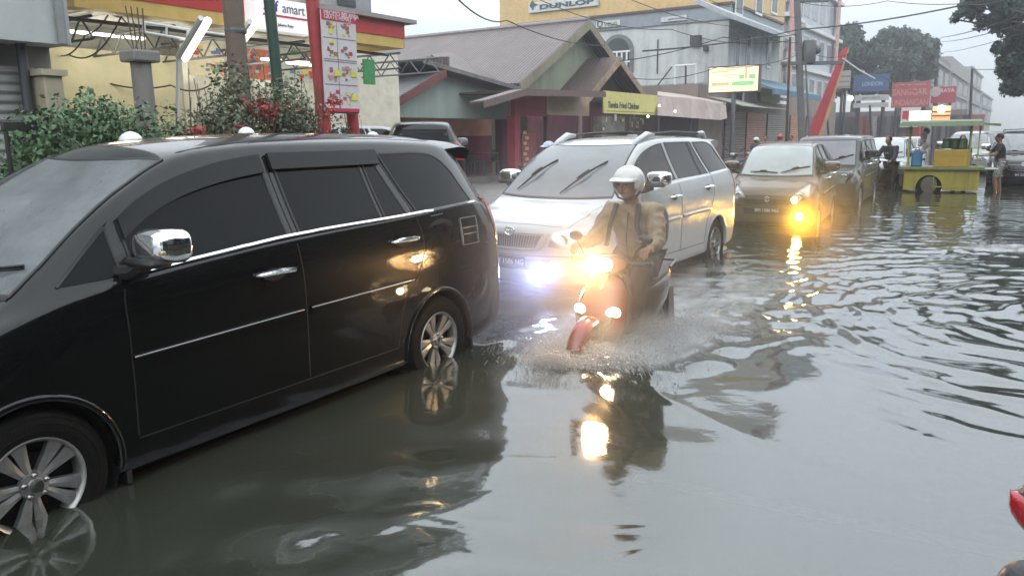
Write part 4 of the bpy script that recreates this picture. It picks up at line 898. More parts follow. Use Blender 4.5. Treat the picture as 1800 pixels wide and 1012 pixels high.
m = MB(); a = P_(888, 240); m.bbox((a.x-.18, v, 0), (a.x+.22, v+.3, gz), .02); m.bbox((gl.x, v, 0), (gl.x+.25, v+.25, gz), .02); m.build('pillar', mat('dark_maroon_pillar', (.10, .022, .03), .7), e)
m = MB(); kx = P_(757, 97, v+1.2), P_(812, 100, v+1.2), P_(868, 143, v+1.2), P_(752, 118, v+1.2)
a, b, c, d = P_(757, 98, v+.5), P_(793, 94, v+2.0), P_(871, 141, v+2.0), P_(826, 141, v+.2)
m.slab([a, b, c, d], (0, 0, .04)); m.build('raised_roof_sheet', roof_u, e)
m = MB(); a, b = P_(752, 100, v+.4), P_(790, 100, v+.4); m.slab([a, b, Vector((b.x, b.y, b.z-.38)), Vector((a.x, a.y, a.z-.38))], (0, .05, 0)); m.build('loose_sheet', roof_u, e)
# maroon porch of the fried chicken stall
vp = 13.6
e = sthing('food_stall', 'maroon fried chicken stall with a flat tin awning and yellow board', 'building', P_(900, 200, vp).x, vp)
m = MB(); a, b, c = P_(850, 181, vp-1.0), P_(922, 160, vp-1.0), P_(1064, 164, vp-1.0)
for p, q, dd in ((a, b, .5), (b, c, 2.4)): m.slab([p, q, q+Vector((0, dd, -.02)), p+Vector((0, dd, -.02))], (0, 0, .06))
m.build('awning_roof', roof_u, e)
m = MB()
for p, q in ((a, b), (b, c)): m.slab([p+Vector((0, -.03, -.14)), q+Vector((0, -.03, -.14)), q+Vector((0, -.03, .04)), p+Vector((0, -.03, .04))], (0, .03, 0))
m.build('awning_edge', mat('awning_edge_maroon', (.14, .09, .08), .6), e)
a, b = P_(905, 166, vp), P_(960, 205, vp); m = MB(); m.box((a.x, vp, b.z), (b.x, vp+.15, a.z)); c = P_(1036, 203, vp); m.box((a.x, vp+.02, 0), (a.x+.3, vp+.3, b.z)); m.build('maroon_wall', mat('maroon_red_wall', (.27, .03, .05), .7, var=.15), e)
m = MB(); a, b = P_(961, 202, vp-.03), P_(1036, 168, vp-.03); m.box((a.x, vp-.03, a.z), (b.x, vp+.02, b.z)); m.build('beige_board', mat('beige_board', (.38, .28, .20), .7), e)
m = MB(); a, b = P_(905, 300, vp+3), P_(1260, 205, vp+3); m.box((a.x, vp+2.4, 0), (b.x, vp+2.5, b.z+.5)); m.build('back_wall', mat('dusky_maroon_wall', (.12, .03, .045), .8, var=.35, scale=1.2), e)
for px in (962, 1040, 1105): a = P_(px, 210, vp+.1); m = MB(); m.box((a.x-.06, vp+.1, 0), (a.x+.06, vp+.22, a.z+.3)); m.build('post', mat('dark_wood_post', (.06, .035, .03), .8), e)
a, b = P_(905, 240, vp+.35), P_(935, 290, vp+.35); m = MB(); m.box((a.x+.35, vp+.30, .3), (b.x+.2, vp+.34, a.z+.1), 0); 
for i in range(9): m.box((a.x+.42+.12*(i % 2), vp+.29, .45+.17*i), (a.x+.62+.12*(i % 2), vp+.295, .55+.17*i), 1)
m.build('menu_board', [mat('menu_red', (.24, .05, .04), .7), mat('menu_pale', (.5, .38, .25), .7)], e)
a, b = P_(1062, 199, vp-.7), P_(1156, 169, vp-.7); sg = sthing('stall_sign', 'yellow fried chicken board hanging under the tin awning', 'sign', a.x, vp-.7, a.z)
m = MB(); m.box((a.x, vp-.7, a.z), (b.x, vp-.64, b.z+.02)); m.build('board', mat('yellow_board', (.62, .56, .20), .6, var=.1), sg)
m = MB(); text_mb(m, 'Tamita Fried Chicken', .30, ((a.x+.28, vp-.706, a.z+.20), (1, 0, 0), (0, 0, 1)), .008, 0, sx=1.02, bold=.008); m.box((a.x+.2, vp-.705, a.z+.07), (b.x-.4, vp-.70, a.z+.09), 0); m.build('lettering', mat('dark_ink', (.05, .06, .05), .6, var=0), sg)
e = sthing('cloth_awning', 'long pale pink cloth awning sagging right of the yellow board', 'awning', P_(1160, 200, vp-.6).x, vp-.6)
m = MB(); nn = 14; vs = []
for i in range(nn+1):
    px = 1156+(1276-1156)*i/nn; t = i/nn; yt = 170+15*t**2.2; yb = 203+9*t
    if i == nn: yb = 208
    a, b = P_(px, yt, vp-.6), P_(px, yb, vp-.9); vs += [a, b+Vector((0, .06*math.sin(i*2.1), 0))]
m.add(vs, [(2*i, 2*i+2, 2*i+3, 2*i+1) for i in range(nn)]); k = len(m.v); m.add([Vector(p)+Vector((0, .03, 0)) for p in vs], [(2*i+1, 2*i+3, 2*i+2, 2*i) for i in range(nn)])
m.slab([P_(1156, 169, vp-.6), P_(1276, 184, vp-.6), P_(1276, 176, vp+2), P_(1156, 162, vp+2)], (0, 0, .03)); m.build('cloth', mat('pink_beige_cloth', (.43, .35, .31), .75, var=.15, scale=1.5), e)
m = MB()
for px in (1158, 1215, 1272): a = P_(px, 200, vp-.55); m.tube((a.x, a.y, 0), (a.x, a.y, a.z+.6), .03)
m.build('pole', beam_grey, e)
for k, (px, py, c) in enumerate(((1159, 186, (1, .95, .7)), (1187, 196, (1, .95, .75)), (1139, 205, (.9, 1, .6)))):
    a = P_(px, py, vp-1.0); m = MB(); m.ball(a, .05, 10); o = m.build('bulb', mat('bulb%d' % k, c, .5, var=0, emit=c, es=7)); o.rotation_euler[2] = A
    tag(o, ('bare bulb beside the yellow board edge', 'bare bulb under the pink cloth awning', 'greenish bulb below the yellow board')[k], 'lamp')
m = MB(); a, b = P_(1058, 236, vp+1.2), P_(1150, 205, vp+1.2); m.box((a.x, vp+1.2, .9), (b.x, vp+1.6, b.z-.05), 0)
r = random.Random(5)
for i in range(30): u = a.x+(b.x-a.x)*r.random(); z = .95+(b.z-1.1)*r.random(); m.box((u, vp+1.17-.001*i, z), (u+.2*r.random()+.05, vp+1.195-.001*i, z+.22*r.random()+.05), 1+i % 3)
o = m.build('display_case', [mat('case_glass', (.16, .15, .12), .25, var=.4), mat('case_white', (.5, .5, .45), .6), mat('case_yellow', (.5, .42, .12), .6), mat('case_brown', (.16, .09, .06), .7)]); o.rotation_euler[2] = A; tag(o, 'glass food display case under the yellow board', 'display case')
m = MB(); a, b = P_(1160, 236, vp+.4), P_(1228, 206, vp+.4); m.box((a.x, vp+.4, 0), (b.x, vp+1.2, b.z)); o = m.build('stall_cupboard', mat('dark_brown_cupboard', (.055, .04, .035), .7, var=.2)); o.rotation_euler[2] = A; tag(o, 'dark brown cupboard under the pink cloth awning', 'cupboard')

# long brown corrugated roof house with mossy green gable
v2 = 16.2
ap, fl_, fr_ = P_(1021, 40, v2), P_(908, 140, v2), P_(1070, 112, v2)
zr = fl_.z; 
e = sthing('gabled_house', 'big house with long brown corrugated roof and mossy green gable', 'house', ap.x, v2)
half = ap.x-fl_.x; frr = Vector((ap.x+half, v2, zr))
m = MB(); m.slab([Vector((fl_.x+.5, v2+.25, 0)), Vector((frr.x-.3, v2+.25, 0)), Vector((frr.x-.3, v2+.25, zr+.1)), Vector((ap.x, v2+.25, ap.z-.25)), Vector((fl_.x+.5, v2+.25, zr+.1))], (0, 14, 0)); m.build('gable_wall', stained('mossy_green_gable', (.29, .32, .23), (.12, .10, .07), .7), e)
ov = -.4; back = 24
m = MB(); roofslab(m, fl_+Vector((-.4, 0, -.25)), ap, .09, back); m.build('roof', roof_pur, e)
m = MB(); roofslab(m, ap, frr+Vector((.4, 0, -.25)), .09, back); m.build('roof_slope', roof_pur, e)
m = MB(); m.path([ap+Vector((0, ov, .10)), ap+Vector((0, back, .10))], .10, 8); m.build('ridge_cap', mat('ridge_tin', (.22, .20, .20), .45), e)
m = MB()
for a, b in ((fl_+Vector((-.4, 0, -.25)), ap), (ap, frr+Vector((.4, 0, -.25)))):
    a, b = a+Vector((0, ov-.04, -.3)), b+Vector((0, ov-.04, -.3)); m.slab([a, b, b+Vector((0, 0, .36)), a+Vector((0, 0, .36))], (0, .04, 0))
m.build('barge_board', stained('mildewed_barge', (.25, .22, .15), (.05, .045, .04), .8), e)
m = MB(); a = fl_+Vector((-.5, .3, -.32)); m.slab([a, a+Vector((0, 9, 0)), a+Vector((-1.4, 9, -.5)), a+Vector((-1.4, 0, -.5))], (0, 0, .05)); m.build('lower_eave', roof_gr, e)
# smaller gable in front of it
v3 = 15.2
ap, fl_, fr_ = P_(1078, 104, v3), P_(1028, 166, v3), P_(1122, 166, v3)
e = sthing('gabled_porch', 'small brown roofed porch with a dark open gable in front of the big house', 'porch', ap.x, v3); ov = -.3
m = MB(); roofslab(m, fl_+Vector((-.4, 0, -.2)), ap, .08, 7); roofslab(m, ap, fr_+Vector((.4, 0, -.2)), .08, 7); m.build('roof', roof_pur, e)
m = MB()
for a, b in ((fl_+Vector((-.4, 0, -.2)), ap), (ap, fr_+Vector((.4, 0, -.2)))):
    a, b = a+Vector((0, ov-.04, -.24)), b+Vector((0, ov-.04, -.24)); m.slab([a, b, b+Vector((0, 0, .32)), a+Vector((0, 0, .32))], (0, .05, 0))
m.build('barge_board', mat('worn_tan_barge', (.30, .22, .15), .8, var=.35, scale=3), e)
m = MB(); m.slab([fl_+Vector((.1, .5, -.3)), fr_+Vector((-.1, .5, -.3)), ap+Vector((0, .5, -.15))], (0, .1, 0)); m.build('gable_shade_sheet', mat('gable_shade', (.05, .045, .045), .9), e)  # dark sheet paints the shade inside the open gable
m = MB()
for p in (fl_, fr_): m.tube((p.x, v3+.2, 0), (p.x, v3+.2, p.z), .08)
m.build('post', concrete, e)
m = MB(); a, b = P_(660, 132, 17), P_(700, 158, 17); c = P_(765, 125, 17); m.slab([Vector((a.x-2, 17, b.z)), Vector((c.x+1.5, 17, b.z)), Vector((c.x+1, 21, b.z+1.5)), Vector((a.x-2, 21, b.z+1.5))], (0, 0, .05)); m.box((a.x-2, 17.3, 0), (c.x+1, 17.5, b.z)); o = m.build('low_shed', roof_gr); o.rotation_euler[2] = A; tag(o, 'low grey tin roofed shed behind the green gable', 'shed')
m = MB(); a, b = P_(650, 160, 15.8), P_(680, 225, 15.8)
for i in range(9): u = P_(632+7*i, 180, 15.8).x; m.box((u, 15.8, 0), (u+.12, 15.84, P_(632+7*i, 152, 15.8).z))
m.box((P_(630, 180, 15.8).x, 15.85, P_(640, 175, 15.8).z), (P_(695, 180, 15.8).x, 15.9, P_(640, 170, 15.8).z)); o = m.build('plank_fence', mat('dark_plank', (.07, .065, .05), .85)); o.rotation_euler[2] = A; tag(o, 'dark upright plank fence left of the green gable house', 'fence')

# ------------------------------------------------------------------ tyre shop block with yellow fascia
uD = 46.0
def Q_(px, py, u=uD, d=0): vv, z = FU(px, py, u); return Vector((u-d, vv, z))
cor = Q_(1281, 60); far = Q_(886, 60)
zA = Q_(1281, 10).z; zYel = zA; vC, vF = cor.y, far.y
e = sthing('tyre_shop_building', 'large pale block with yellow fascia, arched window and tyre brand signs', 'building', uD, vC)
UE = FV(1372, 60, vC)[0]
zTop = Q_(1000, -60).z
m = MB(); m.box((uD, vC, 0), (UE, vF, Q_(1281, 30).z)); m.build('wall', stained('bluish_white_wall', (.54, .555, .54), (.17, .19, .19), .7), e)
zg0, zg1 = Q_(1281, 34).z, Q_(1281, 8).z
m = MB(); m.box((uD-.12, vC-.12, zg0), (UE, vF+.1, zg1)); m.build('grey_band', mat('grey_band', (.25, .28, .30), .6), e)
m = MB(); m.box((uD-.2, vC-.2, zg1+.02), (UE, vF+.2, zTop)); m.build('yellow_fascia', mat('ochre_fascia', (.58, .40, .17), .55, var=.1), e)
m = MB(); m.box((uD-.23, vC-.23, zg1-.02), (UE, vF+.2, zg1+.12)); m.build('fascia_trim', mat('dark_trim', (.10, .06, .05), .6), e)
zM = Q_(1200, 150).z
for zz in (zM,): m = MB(); m.box((uD-.1, vC-.1, zz-.12), (UE, vF, zz+.1)); m.build('string_course', mat('course_grey', (.30, .32, .33), .7), e)
# arched window
a, b = Q_(1064, 128), Q_(1110, 95); vc_, hw_ = (a.y+b.y)/2, abs(a.y-b.y)/2; zc_ = Q_(1087, 92).z; z0_ = Q_(1087, 128).z
def arch(hw, z0, zc, n=14): return [Vector((uD, vc_+hw, z0)), Vector((uD, vc_-hw, z0))]+[Vector((uD, vc_-hw*math.cos(math.pi*i/n), zc+hw*1.0*math.sin(math.pi*i/n))) for i in range(n+1)]
m = MB(); m.slab([p+Vector((-.16, 0, 0)) for p in arch(hw_*1.18, z0_, zc_)], (.155, 0, 0)); wo = m.build('window', mat('window_surround', (.16, .17, .17), .7), e)
m = MB(); m.slab([p+Vector((-.19, 0, 0)) for p in arch(hw_*.92, z0_+.05, zc_)], (.02, 0, 0)); m.build('pane', mat('window_dark', (.04, .05, .05), .2, var=0), wo)
m = MB()
for i in range(5): vv = vc_+hw_*(-.75+.375*i); m.box((uD-.23, vv-.05, z0_), (uD-.195, vv+.05, zc_+(.0 if i in (0, 4) else .05)))
for k in range(3): zz = z0_+(zc_-z0_)*k/2; m.box((uD-.235, vc_-hw_, zz-.05), (uD-.193, vc_+hw_, zz+.05))
m.build('window_bars', whitep, wo)
m = MB(); a = Q_(1225, 72); m.box((uD-.35, a.y-.3, a.z-.28), (uD-.002, a.y+.3, a.z+.28)); m.build('air_vent', mat('vent_dark', (.06, .06, .065), .7), e)
m = MB(); a = Q_(1242, 86); m.box((uD-.25, a.y-.13, a.z-.12), (uD-.002, a.y+.13, a.z+.12)); a = Q_(1157, 70); b = Q_(1157, 130); m.tube((uD-.05, a.y, a.z), (uD-.05, a.y, b.z), .04); m.build('conduit', mat('vent_dark', (0, 0, 0)), e)
zH, zL = Q_(1243, 108).z, Q_(1243, 158).z
# street side: windows and balcony roof of the same block
m = MB(); a, b = FV(1290, 38, vC-1.6), FV(1372, 62, vC-1.6); m.slab([Vector((a[0]-2, vC-1.8, a[1])), Vector((UE, vC-1.8, a[1])), Vector((UE, vC, a[1]+.9)), Vector((a[0]-2, vC, a[1]+.9))], (0, 0, .25)); m.build('balcony_roof', mat('balcony_grey', (.38, .40, .41), .7), e)
for px in (1296, 1316, 1352): 
    u, z = FV(px, 90, vC-.05); m = MB(); m.box((u-.45, vC-.08, z-1.1), (u+.45, vC-.01, z+1.0)); wo = m.build('window', whitep, e); m = MB(); m.box((u-.33, vC-.10, z-.95), (u+.33, vC-.085, z+.85)); m.build('pane', mat('window_dark', (0, 0, 0)), wo)
for px in (1300, 1335, 1362):
    u, z = FV(px, 6, vC-.25); m = MB(); m.box((u-.7, vC-.26, z-.7), (u+.7, vC-.21, z+.7)); wo = m.build('window', whitep, e); m = MB(); m.box((u-.55, vC-.28, z-.55), (u+.55, vC-.265, z+.55)); m.build('pane', mat('window_dark', (0, 0, 0)), wo)
def board(name, label, u, px0, py0, px1, py1, base, parts=(), d=.12, cat='sign', slope=None, post=False):
    a, b = Q_(px0, py1, u), Q_(px1, py0, u); e2 = sthing(name, label, cat, u, (a.y+b.y)/2, 0); m = MB(); m.box((u-d, a.y, a.z), (u, b.y, b.z)); m.build('board', base, e2)
    return e2, a, b
def sg_text(e2, txt, x, y, x1, y1, u, matl, d=.13, bold=0, nm='lettering'):
    a, b = Q_(x, y, u), Q_(x1, y1, u); m = MB(); text_mb(m, txt, 1.0, ((0, 0, 0), (1, 0, 0), (0, 1, 0)), .02, 0, bold=bold)
    xs = [p[0] for p in m.v]; ys = [p[1] for p in m.v]; kx = abs(a.y-b.y)/(max(xs)-min(xs)); ky = (b.z-a.z)/(max(ys)-min(ys))
    m.v = [(u-d-.01-p[2], a.y-(p[0]-min(xs))*kx, a.z+(p[1]-min(ys))*ky) for p in m.v]; return m.build(nm, matl, e2)
dink = mat('navy_ink', (.05, .07, .10), .6, var=0)
b1, a, b = board('brand_sign', 'white tyre brand sign on the yellow fascia', uD-.22, 931, -8, 1053, 24, mat('sign_cream', (.55, .58, .52), .6), d=.15)
sg_text(b1, 'DUNLOP', 951, 18, 1046, -2, uD-.22, dink, .16, .04)
m = MB(); a = Q_(940, 10, uD-.22); c = Vector((a.x-.17, a.y, a.z)); m.slab([c+Vector((0, .32, 0)), c+Vector((0, .05, .34)), c+Vector((0, -.05, .12)), c+Vector((0, -.36, 0)), c+Vector((0, -.05, -.12)), c+Vector((0, .05, -.34))], (.03, 0, 0)); m.build('arrow_mark', dink, b1)
b2, a, b = board('brand_sign', 'small pale wheel sign on the grey band beside the gable', uD-.14, 1049, 35, 1091, 50, mat('sign_cream', (0, 0, 0)), d=.1); sg_text(b2, 'VELG', 1063, 47, 1086, 39, uD-.14, dink, .11)
m = MB(); a = Q_(1056, 43, uD-.14); m.lathe([(.13, 0), (.2, -.02), (.2, .02), (.13, 0)], 'x', (uD-.27, a.y, a.z), 16); m.build('wheel_mark', dink, b2)
b3, a, b = board('brand_sign', 'small pale grey sign at the right of the grey band', uD-.14, 1163, 27, 1208, 40, mat('sign_pale', (.52, .55, .55), .6), d=.1); sg_text(b3, 'SERVICE', 1175, 36, 1204, 31, uD-.14, dink, .11)
b4 = sthing('notice_frame', 'white open frame sign hung on the pale block beside the lit billboard', 'frame', uD-3, Q_(1205, 140, uD-3).y, 0)
m = MB(); a, b = Q_(1186, 154, uD-3), Q_(1224, 114, uD-3)
for p, q in (((a.y, a.z), (b.y, a.z)), ((b.y, a.z), (b.y, b.z)), ((b.y, b.z), (a.y, b.z)), ((a.y, b.z), (a.y, a.z))): m.tube((uD-3, *p), (uD-3, *q), .06, n=6)
m.box((uD-3.05, min(a.y, b.y), a.z-.55), (uD-2.95, max(a.y, b.y), a.z-.1)); m.build('frame', whitep, b4)
m = MB(); m.tube((uD-3, (a.y+b.y)/2-.1, 0), (uD-3, (a.y+b.y)/2, b.z), .06); c1, c2 = Q_(1150, 158, uD-3), Q_(1181, 118, uD-3); m.tube(c1, c2, .04); m.build('post', mat('vent_dark', (0, 0, 0)), b4)
# lit billboard
uB_ = 40.0
b5 = sthing('lit_billboard', 'glowing cream billboard in front of the pale block', 'billboard', uB_, Q_(1290, 140, uB_).y, 0)
a, b = Q_(1246, 163, uB_), Q_(1334, 115, uB_); m = MB(); m.box((uB_, a.y+.06, a.z-.06), (uB_+.3, b.y-.06, b.z+.06)); m.build('frame', mat('dark_trim', (0, 0, 0)), b5)
m = MB(); m.box((uB_-.04, a.y, a.z), (uB_-.005, b.y, b.z)); m.build('lit_face', mat('billboard_lit', (.8, .7, .5), .5, var=.12, scale=.9, emit=(1, .84, .52), es=.62), b5)
m = MB(); r = random.Random(2); H_ = b.z-a.z; W_ = a.y-b.y
for (x0, z0, x1, z1, k) in ((.05, .80, .40, .84, 0), (.30, .66, .62, .69, 0), (.62, .50, .72, .66, 1), (.82, .50, .95, .66, 1), (.74, .52, .78, .95, 2), (.06, .26, .42, .38, 0), (.48, .24, .92, .40, 1), (.05, .10, .95, .14, 3), (.35, .88, .6, .91, 2)): m.box((uB_-.055, a.y-x0*W_, a.z+z0*H_), (uB_-.042, a.y-x1*W_, a.z+z1*H_), k)
m.build('print', [mat('bill_tan', (.5, .36, .2), .6, emit=(.75, .6, .36), es=.5), mat('bill_green', (.2, .5, .2), .6, emit=(.45, .8, .40), es=.45), mat('bill_orange', (.7, .3, .15), .6, emit=(1, .6, .4), es=.5), mat('bill_cream', (.7, .6, .4), .6, emit=(1, .85, .55), es=.5)], b5)
m = MB(); m.tube((uB_+.15, (a.y+b.y)/2, 0), (uB_+.15, (a.y+b.y)/2, a.z), .12); m.build('post', beam_grey, b5)

# ------------------------------------------------------------------ shop fronts and tall blocks further on
vS = 14.5
def fp(px, py, vv=vS): u, z = FV(px, py, vv); return u, z
e = sthing('shop_row', 'dim open shop fronts with brown shutters below the lit billboard', 'shops', fp(1280, 200)[0], vS)
u0_, u1_ = fp(1235, 200)[0], fp(1475, 200)[0]; zt = 4.3
m = MB(); m.box((u0_, vS+.3, 0), (u1_, vS+6, zt)); m.build('wall', stained('brownish_wall', (.24, .20, .17), (.08, .07, .06), .6), e)
cols = [(.10, .06, .05), (.30, .11, .06), (.16, .14, .13), (.36, .15, .07), (.09, .08, .08)]
for i, (p0, p1) in enumerate(((1282, 1316), (1320, 1352), (1356, 1384), (1396, 1418), (1424, 1446))):
    a, b = fp(p0, 200)[0], fp(p1, 200)[0]; m = MB(); m.box((a, vS+.2, 0), (b, vS+.295, 3.0)); m.build('shutter', corr('shop_shutter%d' % i, cols[i], 'z', .14, .3), e)
m = MB(); a, b = fp(1282, 182, vS-1), fp(1366, 178, vS-1); m.slab([Vector((a[0], vS-1.6, a[1]-.15)), Vector((b[0], vS-1.6, a[1]-.15)), Vector((b[0], vS+.2, a[1]+.35)), Vector((a[0], vS+.2, a[1]+.35))], (0, 0, .06)); m.build('tin_awning', mat('pale_tin', (.42, .42, .36), .5), e)
m = MB(); a, b = fp(1336, 158, vS-1.5), fp(1412, 158, vS-1.5); m.slab([Vector((a[0], vS-2.2, a[1])), Vector((b[0]+2, vS-2.2, a[1])), Vector((b[0]+2, vS+.2, a[1]+.9)), Vector((a[0], vS+.2, a[1]+.9))], (0, 0, .07)); m.box((a[0], vS-2.22, a[1]-.25), (b[0]+2, vS-2.16, a[1]+.05)); m.build('blue_awning', corr('blue_tin', (.07, .17, .24), 'u', .2, .3, (.10, .12, .14)), e)
m = MB(); a, b = fp(1366, 185, vS+.1), fp(1384, 160, vS+.1)
for k in range(3): m.box((a[0], vS+.05, a[1]+.1+k*.42), (b[0], vS+.1, a[1]+.3+k*.42))
m.build('lit_louvre', mat('pale_lit', (.8, .8, .78), .5, var=0, emit=(.9, .95, 1), es=.35), e)
m = MB(); a = fp(1316, 182, vS-.3); m.slab([Vector((a[0]-1.3, vS-.4, 3.35)), Vector((a[0]+1.3, vS-.4, 3.35)), Vector((a[0]+1.1, vS-.4, 4.6)), Vector((a[0]+.4, vS-.4, 5.2)), Vector((a[0]-.4, vS-.4, 5.2)), Vector((a[0]-1.1, vS-.4, 4.6))], (0, .1, 0)); m.build('round_sign', mat('grey_sign', (.33, .35, .34), .6), e)
m = MB(); a, b = fp(1338, 178, vS-.1), fp(1372, 160, vS-.1); m.box((a[0], vS-.1, a[1]), (b[0], vS, b[1])); m.build('green_sign', mat('olive_sign', (.20, .26, .10), .6), e)
def block(label, px0, px1, vv, ztop, col, rows, ncol, wcol=(.30, .32, .33), pinks=(), z0=4.5, zst=3.4, depth=12, trim=(.66, .66, .64)):
    a, b = FV(px0, 100, vv)[0], FV(px1, 100, vv)[0]; e = sthing('shop_house', label, 'building', a, vv)
    m = MB(); m.box((a, vv, 0), (b, vv+depth, ztop)); m.build('wall', stained('wall_%d' % (int(col[0]*100)*100+int(col[2]*100)), col, (.22, .22, .21), .4), e)
    for j in range(rows):
        z = z0+j*zst
        if z+2.3 > ztop: break
        m = MB(); m.box((a, vv-.35, z+2.35), (b, vv-.003, z+2.65)); m.build('floor_band', mat('band_white%d' % int(trim[0]*99), trim, .7), e)
        for i in range(ncol):
            u = a+(b-a)*(i+.18)/ncol; w = (b-a)/ncol*.64; m = MB(); m.box((u, vv-.06, z), (u+w, vv-.004, z+1.9)); wo = m.build('window', mat('band_white%d' % int(trim[0]*99), trim, .7), e)
            m = MB()
            for k in range(3): m.box((u+w*(.06+.31*k), vv-.08, z+.1), (u+w*(.06+.31*k+.27), vv-.062, z+1.8))
            m.build('pane', mat('pane_%d' % int(wcol[0]*99), wcol, .2, var=.2), wo)
    for px in pinks: u = FV(px, 100, vv)[0]; m = MB(); m.box((u-.5, vv-.45, 0), (u+.5, vv-.36, ztop)); m.build('pink_pilaster', mat('salmon_pilaster', (.58, .30, .27), .7), e)
    return e
block('cream white block with pink pilasters behind the utility pole', 1374, 1404, 16.5, 22.0, (.56, .55, .51), 3, 2, pinks=(1379,))
block('tall white block with rows of windows left of the trees', 1406, 1473, 17.0, 21.5, (.50, .54, .56), 5, 5, pinks=(1462,))
for i, (p0, p1, vv, h, col, lb) in enumerate(((1636, 1672, 11.0, FV(1640, 88, 11)[1], (.19, .18, .16), 'weathered grey old block with a water tank, left one of the far row'), (1674, 1706, 11.0, FV(1680, 104, 11)[1], (.30, .28, .26), 'weathered brownish old block second in the far row'), (1708, 1730, 11.0, FV(1712, 122, 11)[1], (.34, .32, .31), 'narrow pale old block near the end of the street'), (1733, 1752, 11.0, FV(1740, 170, 11)[1], (.26, .27, .27), 'low grey block at the end of the street'))):
    block(lb, p0, p1, vv, h, col, 4, 3 if i < 2 else 2, (.10, .10, .10), depth=2.5, trim=(.30, .30, .28), zst=3.0)
m = MB(); u, z = FV(1655, 100, 11); m.lathe([(.01, 0), (.9, 0), (.9, 1.1), (.5, 1.4), (.01, 1.45)], 'z', (u, 12.2, FV(1655, 98, 11)[1]), 14); o = m.build('water_tank', mat('grey_tank', (.2, .21, .21), .6)); o.rotation_euler[2] = A; tag(o, 'grey round water tank on the weathered roof far down the street', 'tank')

# billboards and shop signs across the bend, facing the camera
uX = 78.0
row = ((1500, 130, 1564, 162, (.05, .10, .22), 'blue shop sign with pale lettering above a white sign', 'LONDON', (1516, 152, 1552, 143), (.3, .4, .5), uX),
       (1502, 166, 1563, 178, (.46, .47, .46), 'white shop sign just below the blue sign', 'BEAUTY CENTER', (1516, 174, 1548, 170), (.3, .32, .33), uX),
       (1500, 180, 1562, 190, (.46, .46, .44), 'lowest pale strip sign under the white sign', '', None, (0, 0, 0), uX),
       (1472, 124, 1496, 156, (.40, .38, .32), 'cream stacked strip sign left of the blue sign', '', None, (0, 0, 0), uX),
       (1636, 152, 1682, 182, (.36, .05, .06), 'small dark red shop sign with a round badge', 'RAYA', (1653, 163, 1679, 155), (.6, .5, .5), uX-3),
       (1566, 143, 1637, 190, (.38, .09, .09), 'large faded red signboard with two lines of capitals', 'SANGGAR', (1569, 169, 1631, 155), (.56, .22, .22), uX-4))
for i, (x0, y0, x1, y1, c, lb, tx, tb, tc_, u) in enumerate(row):
    e2, a, b = board('shop_sign', lb, u, x0, y0, x1, y1, mat('signcol%d' % i, c, .6, var=.12, scale=.7))
    if tx: sg_text(e2, tx, *tb, u, mat('signink%d' % i, tc_, .6, var=0), bold=.03)
    if i == 5: sg_text(e2, 'UNDANGAN', 1567, 187, 1632, 174, u, mat('signink5', tc_, .6), bold=.03); sg_text(e2, 'cetak   &   sablon', 1574, 151, 1628, 147, u, mat('ink_white', (0, 0, 0)))
    if i == 3:
        m = MB()
        for k in range(3): m.box((u-.15, a.y, a.z+(b.z-a.z)*(.30*k+.06)), (u-.125, b.y, a.z+(b.z-a.z)*(.30*k+.1)))
        m.build('strips', mat('brown_strip', (.14, .10, .08), .7), e2)
    if i == 4: m = MB(); q = Q_(1645, 162, u); m.lathe([(.01, -.0), (.42, 0), (.42, .05)], 'x', (u-.18, q.y, q.z), 18); m.build('round_badge', mat('badge_white', (.5, .4, .4), .6), e2)
    m = MB()
    for yy in (a.y-.4, b.y+.4): m.tube((u+.1, yy, 0), (u+.1, yy, b.z), .12)
    m.build('post', mat('dark_steel', (0, 0, 0)), e2)
e2, a, b = board('lit_sign', 'glowing white lightbox standing just above the cart roof', 60, 1598, 195, 1637, 213, mat('lightbox_hot', (1, 1, .9), .5, var=0, emit=(1, .92, .62), es=3.2)); m = MB(); m.tube((60.1, (a.y+b.y)/2, 0), (60.1, (a.y+b.y)/2, a.z), .1); q = Q_(1598, 203, 60); m.box((59.85, q.y+.02, q.z-.25), (60.0, q.y+.4, q.z+.3)); m.build('post', mat('fascia_red', (0, 0, 0)), e2)
e2, a, b = board('lit_sign', 'warm lit orange shop front sign right of the glowing white lightbox', 66, 1638, 186, 1672, 212, mat('orange_lit', (.8, .4, .2), .5, var=.3, scale=.6, emit=(1, .50, .22), es=.85)); 
m = MB(); 
for k in (.33, .60): m.box((65.8, a.y, a.z+(b.z-a.z)*k-.05), (65.87, b.y, a.z+(b.z-a.z)*k+.05))
m.tube((66.1, (a.y+b.y)/2, 0), (66.1, (a.y+b.y)/2, a.z), .12); m.build('frame_bars', mat('dark_steel', (0, 0, 0)), e2); sg_text(e2, 'FOTOCOPY', 1640, 208, 1669, 202, 66, mat('sign_orange_ink', (.7, .15, .05), .6, var=0, emit=(1, .3, .1), es=.5))
m = MB(); q = Q_(1655, 192, 65.5); m.ball((65.4, q.y, q.z), .28, 12); o = m.build('bulb', mat('hot_bulb', (1, 1, .8), .5, var=0, emit=(1, .85, .5), es=9)); o.rotation_euler[2] = A; tag(o, 'bright bulb hanging on the orange lit shop front', 'lamp')
m = MB(); q = Q_(1495, 173, 74); m.ball((74, q.y, q.z), .22, 12); o = m.build('bulb', mat('cool_bulb', (1, 1, 1), .5, var=0, emit=(.9, 1, .95), es=9)); o.rotation_euler[2] = A; tag(o, 'small white bulb between the red banner and the white strip sign', 'lamp')
e = sthing('far_shops', 'row of low dim shops closing the street under the big signs', 'shops', 84, Q_(1600, 200, 84).y)
